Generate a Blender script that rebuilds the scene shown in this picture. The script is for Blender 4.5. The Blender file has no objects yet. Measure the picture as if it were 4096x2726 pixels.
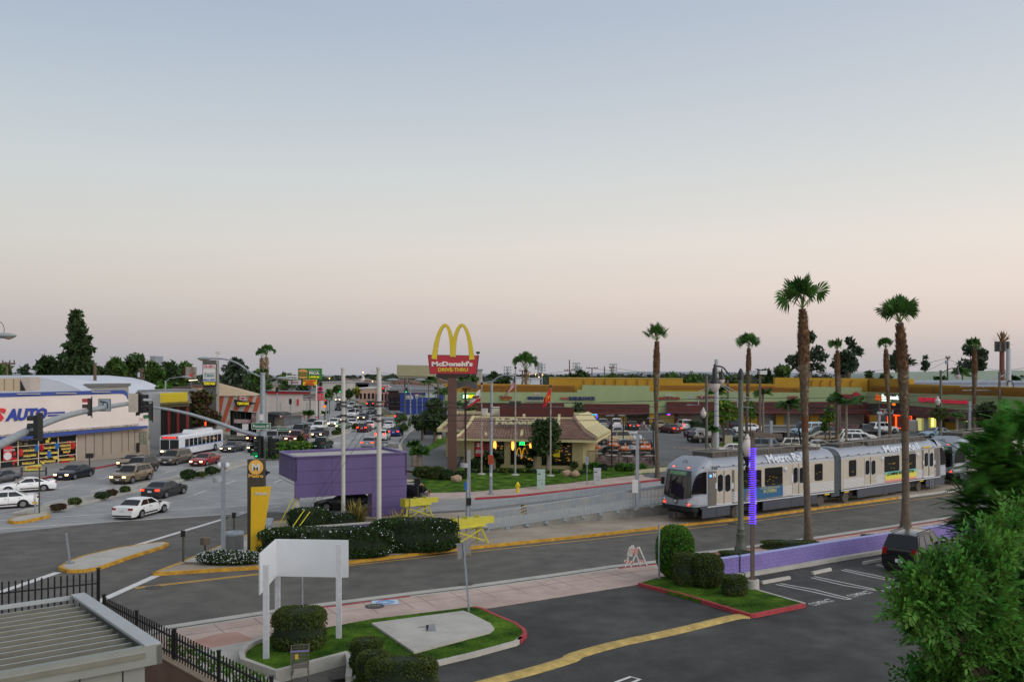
import bpy,bmesh,math,random
from math import sin,cos
from mathutils import Vector,Matrix
SC=bpy.context.scene
COL=SC.collection
PI=math.pi
R=math.radians
# camera
F,CX,YH,H=3600.,2048.,1502.,10.0
cd=bpy.data.cameras.new('camera');cam=bpy.data.objects.new('camera',cd);COL.objects.link(cam)
cam.location=(0,0,H);cam.rotation_euler=(R(90),0,0)
cd.sensor_width=36;cd.lens=36*F/4096;cd.shift_y=(YH-1363)/4096
cd.clip_start=.5;cd.clip_end=30000
SC.camera=cam
SC.render.resolution_x=1024;SC.render.resolution_y=681
# sky and sun (just after sunset, glow behind the camera)
SUN_EL,SUN_AZ=R(4),R(118)
W=bpy.data.worlds.new('World');SC.world=W;W.use_nodes=True
nt=W.node_tree;nt.nodes.clear()
def wn(t,**k):
 n=nt.nodes.new(t)
 for a,b in k.items():setattr(n,a,b)
 return n
out=wn('ShaderNodeOutputWorld');bg=wn('ShaderNodeBackground');bg2=wn('ShaderNodeBackground');add=wn('ShaderNodeAddShader')
sky=wn('ShaderNodeTexSky',sky_type='NISHITA',sun_disc=False,sun_elevation=SUN_EL,sun_rotation=SUN_AZ)
sky.air_density=1.0;sky.dust_density=2.0;sky.ozone_density=2.0
nt.links.new(sky.outputs[0],bg.inputs[0]);bg.inputs[1].default_value=.035
tc=wn('ShaderNodeTexCoord');sep=wn('ShaderNodeSeparateXYZ');nt.links.new(tc.outputs['Generated'],sep.inputs[0])
def lin(c):return tuple(((v/255)/12.92 if v/255<=.04045 else((v/255+.055)/1.055)**2.4)for v in c)
rampL=wn('ShaderNodeValToRGB');rampR=wn('ShaderNodeValToRGB')
def setramp(r,stops):
 e=r.color_ramp.elements
 while len(e)>1:e.remove(e[0])
 for i,(p,c)in enumerate(stops):
  el=e[0]if i==0 else e.new(p)
  el.position=p;el.color=(*lin(c),1)
SKY_L=[(0,(164,165,175)),(.02,(170,169,177)),(.05,(184,176,178)),(.09,(200,191,187)),(.14,(207,202,196)),(.21,(201,204,204)),(.29,(183,192,201)),(.37,(164,177,194)),(.48,(166,174,188)),(1,(182,186,194))]
SKY_R=[(0,(190,184,188)),(.02,(198,190,190)),(.05,(222,205,199)),(.09,(236,219,210)),(.14,(237,226,217)),(.21,(220,219,216)),(.29,(204,208,213)),(.37,(190,198,210)),(.48,(180,186,197)),(1,(188,191,197))]
setramp(rampL,SKY_L);setramp(rampR,SKY_R)
for r in(rampL,rampR):nt.links.new(sep.outputs[2],r.inputs[0])
mr=wn('ShaderNodeMapRange');mr.inputs[1].default_value=-.55;mr.inputs[2].default_value=.6
nt.links.new(sep.outputs[0],mr.inputs[0])
mx=wn('ShaderNodeMixRGB');nt.links.new(mr.outputs[0],mx.inputs[0]);nt.links.new(rampL.outputs[0],mx.inputs[1]);nt.links.new(rampR.outputs[0],mx.inputs[2])
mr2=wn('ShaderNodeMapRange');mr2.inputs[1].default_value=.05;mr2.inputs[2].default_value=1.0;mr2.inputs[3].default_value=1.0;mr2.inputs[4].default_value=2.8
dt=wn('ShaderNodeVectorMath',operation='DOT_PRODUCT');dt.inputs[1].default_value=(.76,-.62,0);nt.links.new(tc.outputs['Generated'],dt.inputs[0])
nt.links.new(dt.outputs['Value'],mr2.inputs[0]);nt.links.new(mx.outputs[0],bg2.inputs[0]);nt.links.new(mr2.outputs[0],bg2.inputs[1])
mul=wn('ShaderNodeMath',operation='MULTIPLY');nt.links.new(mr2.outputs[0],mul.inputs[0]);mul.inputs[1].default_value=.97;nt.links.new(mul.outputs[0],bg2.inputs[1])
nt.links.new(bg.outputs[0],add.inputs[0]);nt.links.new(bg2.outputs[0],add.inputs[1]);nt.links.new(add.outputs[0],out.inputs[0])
sl=bpy.data.lights.new('sun','SUN');sl.energy=.65;sl.angle=R(25);sl.color=(1,.93,.86)
so=bpy.data.objects.new('sun',sl);COL.objects.link(so);so.rotation_euler=(R(60),0,R(62))
SC.view_settings.view_transform='Standard';SC.view_settings.look='None';SC.view_settings.exposure=0.0;SC.view_settings.gamma=1
# materials
MT={}
def C(r,g,b):return(*lin((r,g,b)),1)
def mat(name,c,rough=.8,metal=0.,var=.12,scale=3.,bump=0.,emit=0.,c2=None,bscale=None,spec=.5,coat=0.,island=0.,grain=0.):
 if name in MT:return MT[name]
 m=bpy.data.materials.new(name);MT[name]=m;m.use_nodes=True
 n=m.node_tree;b=n.nodes['Principled BSDF'];L=n.links.new
 b.inputs['Roughness'].default_value=rough;b.inputs['Metallic'].default_value=metal
 b.inputs['Specular IOR Level'].default_value=spec
 if coat:b.inputs['Coat Weight'].default_value=coat;b.inputs['Coat Roughness'].default_value=.08
 col=C(*c)
 if emit:
  b.inputs['Base Color'].default_value=col;b.inputs['Emission Color'].default_value=col;b.inputs['Emission Strength'].default_value=emit
  return m
 tcn=n.nodes.new('ShaderNodeTexCoord')
 if var or c2:
  nz=n.nodes.new('ShaderNodeTexNoise');nz.inputs['Scale'].default_value=scale;nz.inputs['Detail'].default_value=6;nz.inputs['Roughness'].default_value=.65
  L(tcn.outputs['Object'],nz.inputs['Vector'])
  rp=n.nodes.new('ShaderNodeValToRGB');e=rp.color_ramp.elements
  e[0].position=.32;e[1].position=.7
  a=col if not c2 else col;d=C(*c2)if c2 else tuple(min(1,v*(1+var))for v in col[:3])+(1,)
  lo=col if c2 else tuple(v*(1-var)for v in col[:3])+(1,)
  e[0].color=lo;e[1].color=d
  L(nz.outputs['Fac'],rp.inputs[0]);src=rp.outputs[0]
  if island:
   ge=n.nodes.new('ShaderNodeNewGeometry');hs=n.nodes.new('ShaderNodeHueSaturation')
   mr=n.nodes.new('ShaderNodeMapRange');mr.inputs[3].default_value=1-island;mr.inputs[4].default_value=1+island
   L(ge.outputs['Random Per Island'],mr.inputs[0]);L(mr.outputs[0],hs.inputs['Value']);L(src,hs.inputs['Color'])
   mh=n.nodes.new('ShaderNodeMapRange');mh.inputs[3].default_value=.475;mh.inputs[4].default_value=.515
   L(ge.outputs['Random Per Island'],mh.inputs[0]);L(mh.outputs[0],hs.inputs['Hue']);src=hs.outputs[0]
  if grain:
   for gs in(22,.9):
    g1=n.nodes.new('ShaderNodeTexNoise');g1.inputs['Scale'].default_value=gs;g1.inputs['Detail'].default_value=3;L(tcn.outputs['Object'],g1.inputs['Vector'])
    g2=n.nodes.new('ShaderNodeMapRange');g2.inputs[1].default_value=.3;g2.inputs[2].default_value=.7;g2.inputs[3].default_value=1-grain;g2.inputs[4].default_value=1+grain;L(g1.outputs['Fac'],g2.inputs[0])
    g3=n.nodes.new('ShaderNodeHueSaturation');L(g2.outputs[0],g3.inputs['Value']);L(src,g3.inputs['Color']);src=g3.outputs[0]
  L(src,b.inputs['Base Color'])
 else:b.inputs['Base Color'].default_value=col
 if bump:
  nb=n.nodes.new('ShaderNodeTexNoise');nb.inputs['Scale'].default_value=bscale or scale*8;nb.inputs['Detail'].default_value=4
  bp=n.nodes.new('ShaderNodeBump');bp.inputs['Strength'].default_value=bump;bp.inputs['Distance'].default_value=.05
  L(tcn.outputs['Object'],nb.inputs['Vector']);L(nb.outputs['Fac'],bp.inputs['Height']);L(bp.outputs[0],b.inputs['Normal'])
 return m
def leafmat(name,c,c2,island=.35,scale=.8,trans=.25):
 if name in MT:return MT[name]
 m=mat(name,c,rough=.6,c2=c2,scale=scale,island=island,spec=.25)
 n=m.node_tree;b=n.nodes['Principled BSDF'];o=n.nodes['Material Output']
 t=n.nodes.new('ShaderNodeBsdfTranslucent');mxs=n.nodes.new('ShaderNodeMixShader');mxs.inputs[0].default_value=trans
 src=b.inputs['Base Color'].links[0].from_socket
 n.links.new(src,t.inputs[0]);n.links.new(b.outputs[0],mxs.inputs[1]);n.links.new(t.outputs[0],mxs.inputs[2]);n.links.new(mxs.outputs[0],o.inputs[0])
 return m
 # picture rows and columns to places
def G(x,y,z=0.):
 Y=F*(H-z)/(y-YH);return Vector(((x-CX)*Y/F,Y,z))
def D(x,y,Y):return Vector(((x-CX)*Y/F,Y,H-(y-YH)*Y/F))
def zat(y,Y):return H-(y-YH)*Y/F
class Wall:
 def __init__(s,a,b):
  s.a=Vector((a[0],a[1],0));s.b=Vector((b[0],b[1],0));s.u=(s.b-s.a).normalized()
  s.n=Vector((s.u.y,-s.u.x,0))
  if s.n.dot(Vector((0,0,0))-s.a)<0:s.n=-s.n
 def at(s,x,y,off=0.):
  d=Vector(((x-CX)/F,1,-(y-YH)/F));o=Vector((0,0,H));a=s.a+s.n*off
  t=(a-o).dot(s.n)/d.dot(s.n);return o+d*t
  # mesh builder
class MB:
 def __init__(s):s.v=[];s.f=[];s.mi=[];s.m=0
 def add(s,vs,fs,m=None):
  k=len(s.v);s.v+=[tuple(v)for v in vs];s.f+=[tuple(i+k for i in f)for f in fs];s.mi+=[s.m if m is None else m]*len(fs);return s
 def hexa(s,p,m=None):
  return s.add(p,[(3,2,1,0),(4,5,6,7),(0,1,5,4),(1,2,6,5),(2,3,7,6),(3,0,4,7)],m)
 def box(s,c,d,rz=0.,m=None):
  cx,cy,cz=c;a,b,h=d[0]/2,d[1]/2,d[2]/2;co,si=cos(rz),sin(rz)
  P=[(cx+x*co-y*si,cy+x*si+y*co,cz+z)for z in(-h,h)for x,y in((-a,-b),(a,-b),(a,b),(-a,b))]
  return s.hexa(P,m)
 def bar(s,p,q,w,h=None,m=None,up=(0,0,1)):
  p,q=Vector(p),Vector(q);h=h or w;d=(q-p).normalized();u=Vector(up)
  if abs(d.dot(u))>.98:u=Vector((0,1,0))
  x=d.cross(u).normalized()*w/2;y=x.cross(d).normalized()*h/2
  P=[p-x-y,p+x-y,p+x+y,p-x+y,q-x-y,q+x-y,q+x+y,q-x+y]
  return s.hexa(P,m)
 def tube(s,pts,r,n=10,m=None,cap=True):
  pts=[Vector(p)for p in pts];rs=r if isinstance(r,(list,tuple))else[r]*len(pts);vs=[];fs=[]
  ref=Vector((.3,.95,.05))
  for i,p in enumerate(pts):
   d=(pts[min(i+1,len(pts)-1)]-pts[max(i-1,0)]).normalized()
   x=d.cross(ref);x=(x if x.length>.05 else d.cross(Vector((1,0,0)))).normalized();y=d.cross(x)
   for k in range(n):
    a=2*PI*k/n;vs.append(p+(x*cos(a)+y*sin(a))*rs[i])
  for i in range(len(pts)-1):
   for k in range(n):
    a,b=i*n+k,i*n+(k+1)%n;fs.append((a,b,b+n,a+n))
  if cap:fs.append(tuple(range(n-1,-1,-1)));fs.append(tuple(range((len(pts)-1)*n,len(pts)*n)))
  return s.add(vs,fs,m)
 def lathe(s,prof,c=(0,0,0),n=16,m=None):
  return s.tube([(c[0]+1e-5*i,c[1],c[2]+z)for i,(r,z)in enumerate(prof)],[max(r,1e-4)for r,z in prof],n,m)if False else s._lathe(prof,c,n,m)
 def _lathe(s,prof,c,n,m):
  vs=[(c[0]+r*cos(2*PI*k/n),c[1]+r*sin(2*PI*k/n),c[2]+z)for r,z in prof for k in range(n)];fs=[]
  for i in range(len(prof)-1):
   for k in range(n):
    a,b=i*n+k,i*n+(k+1)%n;fs.append((a,b,b+n,a+n))
  fs.append(tuple(range(n-1,-1,-1)));fs.append(tuple(range((len(prof)-1)*n,len(prof)*n)))
  return s.add(vs,fs,m)
 def prism(s,poly,z0,z1,m=None,mside=None):
  n=len(poly);a=sum(poly[i][0]*poly[(i+1)%n][1]-poly[(i+1)%n][0]*poly[i][1]for i in range(n))
  if a<0:poly=poly[::-1]
  vs=[(p[0],p[1],z0)for p in poly]+[(p[0],p[1],z1)for p in poly]
  s.add(vs,[tuple(range(n,2*n)),tuple(range(n-1,-1,-1))],m)
  return s.add(vs,[(i,(i+1)%n,(i+1)%n+n,i+n)for i in range(n)],mside if mside is not None else m)
 def ext(s,pts,d,m=None):
  n=len(pts);d=Vector(d);p=[Vector(q)for q in pts];vs=p+[q+d for q in p]
  return s.add(vs,[tuple(range(n)),tuple(range(2*n-1,n-1,-1))]+[((i+1)%n,i,i+n,(i+1)%n+n)for i in range(n)],m)
 def grid(s,fn,nu,nv,m=None):
  vs=[fn(i/nu,j/nv)for j in range(nv+1)for i in range(nu+1)]
  return s.add(vs,[(j*(nu+1)+i,j*(nu+1)+i+1,(j+1)*(nu+1)+i+1,(j+1)*(nu+1)+i)for j in range(nv)for i in range(nu)],m)
 def ball(s,c,r,n=12,k=8,m=None,sq=1.):
  r=r if isinstance(r,(tuple,list))else(r,r,r)
  def fn(u,v):
   a=2*PI*u;b=PI*(v-.5);return(c[0]+r[0]*cos(a)*cos(b),c[1]+r[1]*sin(a)*cos(b),c[2]+r[2]*sin(b))
  return s.grid(fn,n,k,m)
 def mk(s,name,mats,parent=None,sm=False,lc=False,ang=35,fix=True):
  off=Vector((0,0,0))
  if parent is not None and not lc:
   q=parent
   while q:off+=q.location;q=q.parent
  me=bpy.data.meshes.new(name)
  me.from_pydata([(v[0]-off.x,v[1]-off.y,v[2]-off.z)for v in s.v],[],s.f)
  if not isinstance(mats,(list,tuple)):mats=[mats]
  for q in mats:me.materials.append(q)
  me.polygons.foreach_set('material_index',s.mi)
  if fix and len(s.f)<20000:
   bm=bmesh.new();bm.from_mesh(me);bmesh.ops.remove_doubles(bm,verts=bm.verts,dist=1e-4)if sm else None
   bmesh.ops.recalc_face_normals(bm,faces=bm.faces);bm.to_mesh(me);bm.free()
  if sm:
   me.polygons.foreach_set('use_smooth',[True]*len(me.polygons));me.set_sharp_from_angle(angle=R(ang))
  o=bpy.data.objects.new(name,me);COL.objects.link(o)
  if parent is not None:o.parent=parent
  return o
def tag(o,label=None,cat=None,group=None,kind=None):
 if label:o['label']=label
 if cat:o['category']=cat
 if group:o['group']=group
 if kind:o['kind']=kind
 return o
def thing(name,label,cat,loc=(0,0,0),rz=0.,group=None):
 o=bpy.data.objects.new(name,None);COL.objects.link(o);o.location=loc;o.rotation_euler=(0,0,rz);o.empty_display_size=.3
 return tag(o,label,cat,group)
def copy_tree(o,parent=None):
 c=o.copy();COL.objects.link(c)
 if parent is not None:c.parent=parent
 for ch in[q for q in CH.get(o.name,[])]:copy_tree(ch,c)
 return c
CH={}
def index(o):
 ks=[q for q in bpy.data.objects if q.parent==o];CH[o.name]=ks
 for q in ks:index(q)
def txt(parent,name,s,p,ux,h,m,w=None,d=.03,bold=0.,shear=0.,align='L',nrm=None,up=(0,0,1),lc=False):
 cu=bpy.data.curves.new('t','FONT');cu.body=s;cu.size=1;cu.resolution_u=2;cu.offset=bold;cu.extrude=.5;cu.shear=shear
 o=bpy.data.objects.new('t',cu);COL.objects.link(o)
 me=bpy.data.meshes.new_from_object(o.evaluated_get(bpy.context.evaluated_depsgraph_get()));bpy.data.objects.remove(o);bpy.data.curves.remove(cu)
 xs=[v.co.x for v in me.vertices];ys=[v.co.y for v in me.vertices]
 x0,x1,y0,y1=min(xs),max(xs),min(ys),max(ys)
 sy=h/(y1-y0);sx=(w/(x1-x0))if w else sy
 ux=Vector(ux).normalized();uz=Vector(up);n=Vector(nrm)if nrm is not None else ux.cross(uz);p=Vector(p)
 sh=0 if align=='L'else(x1-x0)*sx*(.5 if align=='C'else 1)
 off=Vector((0,0,0))
 if not lc:
  q=parent
  while q:off+=q.location;q=q.parent
 for v in me.vertices:
  c=v.co.copy();v.co=p-off+ux*((c.x-x0)*sx-sh)+uz*((c.y-y0)*sy)+n*((c.z+.5)*d)
 me.materials.clear();me.materials.append(m)
 o=bpy.data.objects.new(name,me);COL.objects.link(o);o.parent=parent
 return o
RND=random.Random(7)
def rv(r=RND):
 while 1:
  v=Vector((r.uniform(-1,1),r.uniform(-1,1),r.uniform(-1,1)))
  if.05<v.length<1:return v.normalized()
def leaves(mb,clumps,n,size,rnd,m=0,flat=.0,asp=.5,mchoice=None):
 """leaf-sized blades over clumps (centre, (rx,ry,rz))"""
 tot=sum((c[1][0]*c[1][2])**1. for c in clumps)
 for c,r in clumps:
  k=max(6,int(n*(r[0]*r[2])/tot))
  for _ in range(k):
   d=rv(rnd);q=rnd.uniform(.62,1.06)if rnd.random()<.8 else rnd.uniform(.2,.8)
   p=Vector((c[0]+d.x*r[0]*q,c[1]+d.y*r[1]*q,c[2]+d.z*r[2]*q))
   a=(d*.6+rv(rnd)*.9);a.z-=flat
   a=a.normalized();b=a.cross(rv(rnd));b=b.normalized()if b.length>.01 else Vector((1,0,0))
   s=size*rnd.uniform(.6,1.4);w=b*s*asp
   mm=m if mchoice is None else rnd.choice(mchoice)
   mb.add([p-a*s*.5,p+w*.5,p+a*s*.6,p-w*.5],[(0,1,2,3)],mm)
   # shared materials
M_city=mat('city_ground',(92,92,84),c2=(120,116,106),scale=.02,rough=.95)
M_street=mat('street_asphalt',(80,77,71),c2=(96,93,86),scale=.25,rough=.85,grain=.22,bump=.25,bscale=30)
M_blvd=mat('worn_road',(128,128,127),c2=(152,151,148),grain=.1,scale=.18,rough=.85,bump=.2,bscale=20)
M_lot=mat('fresh_asphalt',(28,28,27),c2=(72,71,66),scale=.16,rough=.8,grain=.3,bump=.3,bscale=25)
M_lot2=mat('lot_asphalt',(80,81,80),c2=(100,100,98),scale=.12,rough=.85,bump=.2,bscale=20)
M_pink=mat('pink_pavement',(164,142,130),c2=(184,164,152),scale=.5,rough=.9,grain=.1,bump=.15)
M_conc=mat('concrete',(158,155,146),c2=(182,178,168),scale=.8,rough=.9,bump=.2)
M_track=mat('track_slab',(134,122,106),c2=(168,156,138),scale=.35,rough=.9,bump=.2)
M_cdark=mat('stained_concrete',(104,104,100),c2=(140,138,130),scale=1.2,rough=.9,bump=.3)
M_yk=mat('yellow_kerb_paint',(150,108,30),c2=(210,160,44),scale=2.5,rough=.75,bump=.2)
M_rk=mat('red_kerb_paint',(142,40,48),c2=(168,62,66),scale=1.5,rough=.75)
M_joint=mat('joint_line',(86,78,72),var=.1)
M_wp=mat('white_road_paint',(190,188,184),c2=(214,212,208),scale=4,rough=.8)
M_yp=mat('yellow_road_paint',(196,152,60),c2=(214,172,84),scale=4,rough=.8)
M_sp=mat('worn_yellow_hump',(150,128,72),c2=(206,176,100),scale=2.2,rough=.85,bump=.5,bscale=18)
M_grass=mat('grass_green',(34,72,14),c2=(92,122,36),scale=.9,rough=.95,spec=.1,grain=.3,bump=1.,bscale=60)
M_soil=mat('soil',(86,74,56),c2=(112,96,72),scale=1.5)
M_black=mat('black_metal',(18,17,17),rough=.5,var=.2)
M_dark=mat('dark_plastic',(24,25,27),rough=.55,var=.15)
M_white=mat('white_paint',(206,204,200),rough=.5,var=.05)
M_gal=mat('galvanised_steel',(128,136,142),c2=(154,160,166),scale=6,rough=.5,metal=.3)
M_glass=mat('dark_glass',(20,24,27),rough=.08,var=.2,spec=.8)
M_red=mat('signal_red',(255,40,26),emit=3.0)
M_green=mat('signal_green',(10,235,130),emit=2.2)
M_off=mat('unlit_lens',(34,30,30),rough=.25,var=.1)
M_wood=mat('weathered_wood',(82,66,54),c2=(104,86,70),scale=4,rough=.9)
M_olive=mat('olive_steel',(62,66,58),rough=.5)
def plane(name,pts,z,m,kind='structure',parent=None,thick=0):
 mb=MB();n=len(pts);P=[(p[0],p[1])for p in pts]
 a=sum(P[i][0]*P[(i+1)%n][1]-P[(i+1)%n][0]*P[i][1]for i in range(n))
 if a<0:P=P[::-1]
 if thick:mb.prism(P,z-thick,z)
 else:mb.add([(p[0],p[1],z)for p in P],[tuple(range(n))])
 o=mb.mk(name,m,parent)
 if kind:o['kind']=kind
 return o
def gp(pts,z=0.):return[G(x,y,z)for x,y in pts]
def lev(v,z):return Vector((v.x,v.y,z))
def curve(pts,k=4):
 P=[Vector(p)for p in pts];o=[]
 for i in range(len(P)-1):
  a,b,c,d=P[max(i-1,0)],P[i],P[i+1],P[min(i+2,len(P)-1)]
  for j in range(k):
   t=j/k;o.append(.5*((2*b)+(c-a)*t+(2*a-5*b+4*c-d)*t*t+(3*b-a-3*c+d)*t**3))
 o.append(P[-1]);return o
def strip(mb,pts,w,z0,z1,m=None,side=0.):
 P=[Vector((p[0],p[1],0))for p in pts];L=[];Rr=[]
 for i,p in enumerate(P):
  d=(P[min(i+1,len(P)-1)]-P[max(i-1,0)]).normalized();nrm=Vector((-d.y,d.x,0))
  L.append(p+nrm*(w/2+side));Rr.append(p-nrm*(w/2-side))
 for i in range(len(P)-1):
  q=[Rr[i],Rr[i+1],L[i+1],L[i]]
  mb.hexa([(v.x,v.y,z0)for v in q]+[(v.x,v.y,z1)for v in q],m)
def S(name,pts,w,z0,z1,m,side=0.,kind='structure',parent=None,closed=False):
 mb=MB();pts=list(pts)
 if closed:pts=pts+[pts[0]]
 strip(mb,pts,w,z0,z1,None,side);o=mb.mk(name,m,parent)
 if kind:o['kind']=kind
 return o
plane('ground',[(-9000,-60),(9000,-60),(9000,16000),(-9000,16000)],-.02,M_city)
road=plane('road',[(-75,8),(120,8),(120,178),(-75,178)],0,M_street)
BL=[(-47,40),(-46,88),(-44.6,101),(-44,139),(-43,186)];BR=[(-12.5,78),(-14.5,110),(-17,141),(-19.5,185)]
near=gp([(-250,2160),(0,2132),(458,2084),(969,2053),(1100,2046),(1290,2062),(1640,2052),(1900,2035),(2672,1942),(3100,1890),(3600,1838)])
far_k=gp([(3600,1800),(3100,1855),(2672,1911),(2230,1962),(1900,1992),(1690,1996)])
plane('road',[(p.x,p.y)for p in near]+[(p.x,p.y)for p in far_k]+BR+[(-20,185),(60,188),(60,213),(-21,213),(-21,240),(-28,290),(-45,360),(-72,480),(-125,680),(-260,1050),(-290,1050),(-150,680),(-100,480),(-78,380),(-63,300),(-54,250),(-50,213),(-160,211),(-160,187),(-43,186)]+BL[::-1][1:],.006,M_blvd)
# road paint
mk=MB()
def mark(x0,y0,x1,y1,w,z=.014,m=0,mb=mk):
 a,b=G(x0,y0,z),G(x1,y1,z);strip(mb,[a,b],w,z-.003,z,m)
A_=lambda x,y:(x*.5268,1900+y*.5268);B_=lambda x,y:(900+x*.6225,1750+y*.6225);C_=lambda x,y:(1900+x*.6225,1750+y*.6225);D_=lambda x,y:(2900+x*.5586,1850+y*.5586)
E_=lambda x,y:(x*.5741,1200+y*.5741);F_=lambda x,y:(900+x*.4244,1350+y*.4244);G_=lambda x,y:(1700+x*.4464,1250+y*.4464);H_=lambda x,y:(2500+x*.5741,1050+y*.5741);I_=lambda x,y:(3200+x*.574,1050+y*.574)
mark(*A_(-60,905),*A_(440,735),.42);mark(*A_(705,975),*A_(1190,758),.42);mark(*A_(1040,527),*A_(1850,285),.36)
mark(*A_(-60,408),*A_(1840,288),.16);mark(*A_(370,318),*A_(2150,210),.14);mark(*A_(-40,345),*A_(70,335),.16)
mark(*B_(-5,520),*B_(110,478),.3);mark(*B_(100,478),*B_(360,440),.14)
for X,ya,yb,st in((-21.8,84,186,7.5),(-26,68,186,7.5),(-35.6,70,186,7.5),(-39.6,72,186,7.5),(-31,232,240,20)):
 y=ya
 while y<yb:strip(mk,[(X+(y-100)*.03,y),(X+(y+3-100)*.03,y+3)],.13,.011,.014);y+=st
mark(*F_(1020,1012),*F_(1420,868),.15);mark(*F_(1000,1000),*F_(1060,985),.5)
for x0,x1,y in((-43,-32,183),(-30,-20,187),(-48,-36,216)):strip(mk,[(x0,y),(x1,y)],.4,.011,.014)
mk.mk('lane_markings',M_wp,road)
yk=MB();mark(*A_(1025,857),*A_(1975,750),.1,mb=yk);mark(*A_(1025,850),*A_(1975,743),.1,mb=yk)
strip(yk,gp([(1390,2262),(1827,2213),(2336,2160),(2672,2122),(3000,2086),(3243,2052),(3595,2005),(3833,1974),(4150,1930)]),.1,.011,.014)
yk.mk('yellow_lane_lines',M_yp,road)
mh=MB()
for c in(C_(305,931),C_(1652,553),B_(1547,940),A_(1163,850)):
 p=G(*c);mh.lathe([(.38,0),(.38,.008)],(p.x,p.y,.008),20)
tag(mh.mk('manhole_cover',mat('cast_iron',(58,52,48),c2=(74,66,60),scale=8,rough=.7),road))
ck=MB();r=random.Random(3)
for k in range(26):
 x,y=(r.uniform(-9,9),r.uniform(12,34))if k<12 else(r.uniform(-46,-16),r.uniform(60,150))
 a=r.uniform(0,PI);pts=[(x,y)]
 for q in range(14):a+=r.uniform(-.5,.5);x+=.35*cos(a)*(1 if k<12 else 1.6);y+=.35*sin(a)*(1 if k<12 else 1.6);pts.append((x,y))
 zz=.119 if k<12 else.009
 strip(ck,pts,.03 if k<12 else.05,zz-.002,zz+.004)
ck.mk('tar_crack',mat('tar',(26,26,26),var=.1,rough=.5),road)
# car park in front
lot=plane('car_park',[(p.x,p.y)for p in gp([(1958,2428),(2585,2329),(2700,2316),(2900,2318),(3780,2180),(4300,2100),(5200,2000)],.12)]+[(60,18),(30,5),(-12,5),(-7,18),(-6.6,24)],.12,M_lot,thick=.12)
pk=MB()
def dline(pts,w=.09,m=M_wp):
 strip(pk,[G(*p,.13)for p in pts],w,.126,.129)
for a in([(395,862),(640,905),(905,972)],[(365,868),(620,920),(862,975)],[(640,812),(880,862),(1145,918)],[(618,820),(850,875),(1100,916)],[(855,760),(1060,800),(1245,843)],[(832,766),(1050,815),(1232,850)],[(1090,724),(1225,750)],[(1080,732),(1215,756)]):
 dline([D_(*p)for p in a])
dline([D_(862,975),D_(905,972)]);dline([C_(900,1568),C_(1000,1532),C_(1060,1548),C_(985,1580)],.12)
lp=pk.mk('bay_lines',M_wp,lot)
for(x,y)in((645,1022),(920,962),(1200,905)):
 p=G(*D_(x,y),.13);q=G(*D_(x+150,y-36),.13);ux=(q-p).normalized()
 txt(lot,'bay_lettering','COMPACT',p+Vector((0,0,.0)),ux,.42,M_wp,w=(q-p).length,d=.004,nrm=(0,0,1),up=Vector((-ux.y,ux.x,0)))
hump=gp([C_(-160,1640),C_(100,1565),C_(350,1500),C_(600,1425),C_(650,1395),C_(900,1325),C_(1250,1250),C_(1500,1190),C_(1680,1148),C_(1770,1148)],.12)
mb=MB();hs=curve(hump,3)
for i in range(len(hs)-1):
 d=(hs[min(i+1,len(hs)-1)]-hs[max(i-1,0)]).normalized();nr=Vector((-d.y,d.x,0));e=hs[i+1];d2=(hs[min(i+2,len(hs)-1)]-hs[i]).normalized();n2=Vector((-d2.y,d2.x,0))
 prof=[(-.34,0),(-.2,.05),(0,.075),(.2,.05),(.34,0)]
 vs=[hs[i]+nr*a+Vector((0,0,b))for a,b in prof]+[e+n2*a+Vector((0,0,b))for a,b in prof]
 mb.add(vs,[(k,k+1,k+6,k+5)for k in range(4)])
tag(mb.mk('speed_hump',M_sp,sm=True),'long worn yellow asphalt hump crossing the dark car park','speed hump')
# near pavement, gutter and kerbs
edge=[(560,2560),(685,2516),(1100,2453),(1305,2425),(1666,2379),(1900,2351),(2200,2310),(2473,2270),(2672,2248),(2803,2217),(2956,2199),(3285,2154),(3816,2073),(4300,2000)]
inner=[(4300,2040),(3780,2120),(3400,2190),(3000,2250),(2700,2300),(2585,2329),(1958,2428),(1896,2430),(1485,2478),(1283,2515),(1053,2560),(960,2640),(1105,2780),(900,2900),(500,2900)]
E3=gp(edge,.15)
pav=plane('pavement',[(p.x,p.y)for p in E3+gp(inner,.15)],.135,M_pink,thick=.135)
S('kerb',E3,.16,0,.142,M_conc);S('gutter',gp(edge,0),.5,.002,.012,M_conc,side=.45)
mb=MB();strip(mb,gp([(1100,2453),(1305,2425),(1640,2382)],.15),.17,.0,.147);strip(mb,gp([(2473,2270),(2672,2248),(2803,2217),(2956,2199),(3285,2154),(3816,2073)],.15),.17,0,.147)
o=mb.mk('kerb',M_rk);o['kind']='structure'
jm=MB()
for i in range(len(edge)-2):
 a,b=G(*edge[i],.15),G(*edge[i+1],.15);L=(b-a).length;d=(b-a).normalized();nr=Vector((d.y,-d.x,0));t=0
 while t<L:p=a+d*t;strip(jm,[p,p+nr*2.05],.022,.135,.138);t+=1.6
 strip(jm,[a+nr*1.05,b+nr*1.05],.02,.135,.1385)
jm.mk('paving_joints',M_joint,pav)
mb=MB()
for q in([(440,1270),(1000,1180)],):
 pass
plane('pavement',[(p.x,p.y)for p in gp([A_(1440,1262),A_(1660,1200),A_(1800,1185),A_(1960,1255),A_(1720,1300),A_(1590,1310)],.14)],.142,mat('terracotta_paving',(160,122,108),c2=(176,140,124),scale=1,rough=.9))
plane('pavement',[(p.x,p.y)for p in gp([A_(1480,1340),A_(1590,1312),A_(1860,1262),A_(1975,1240),A_(1830,1400),A_(1990,1500),A_(2300,1650),A_(2300,1900),A_(1700,1900)],.14)],.146,M_conc)
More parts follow.
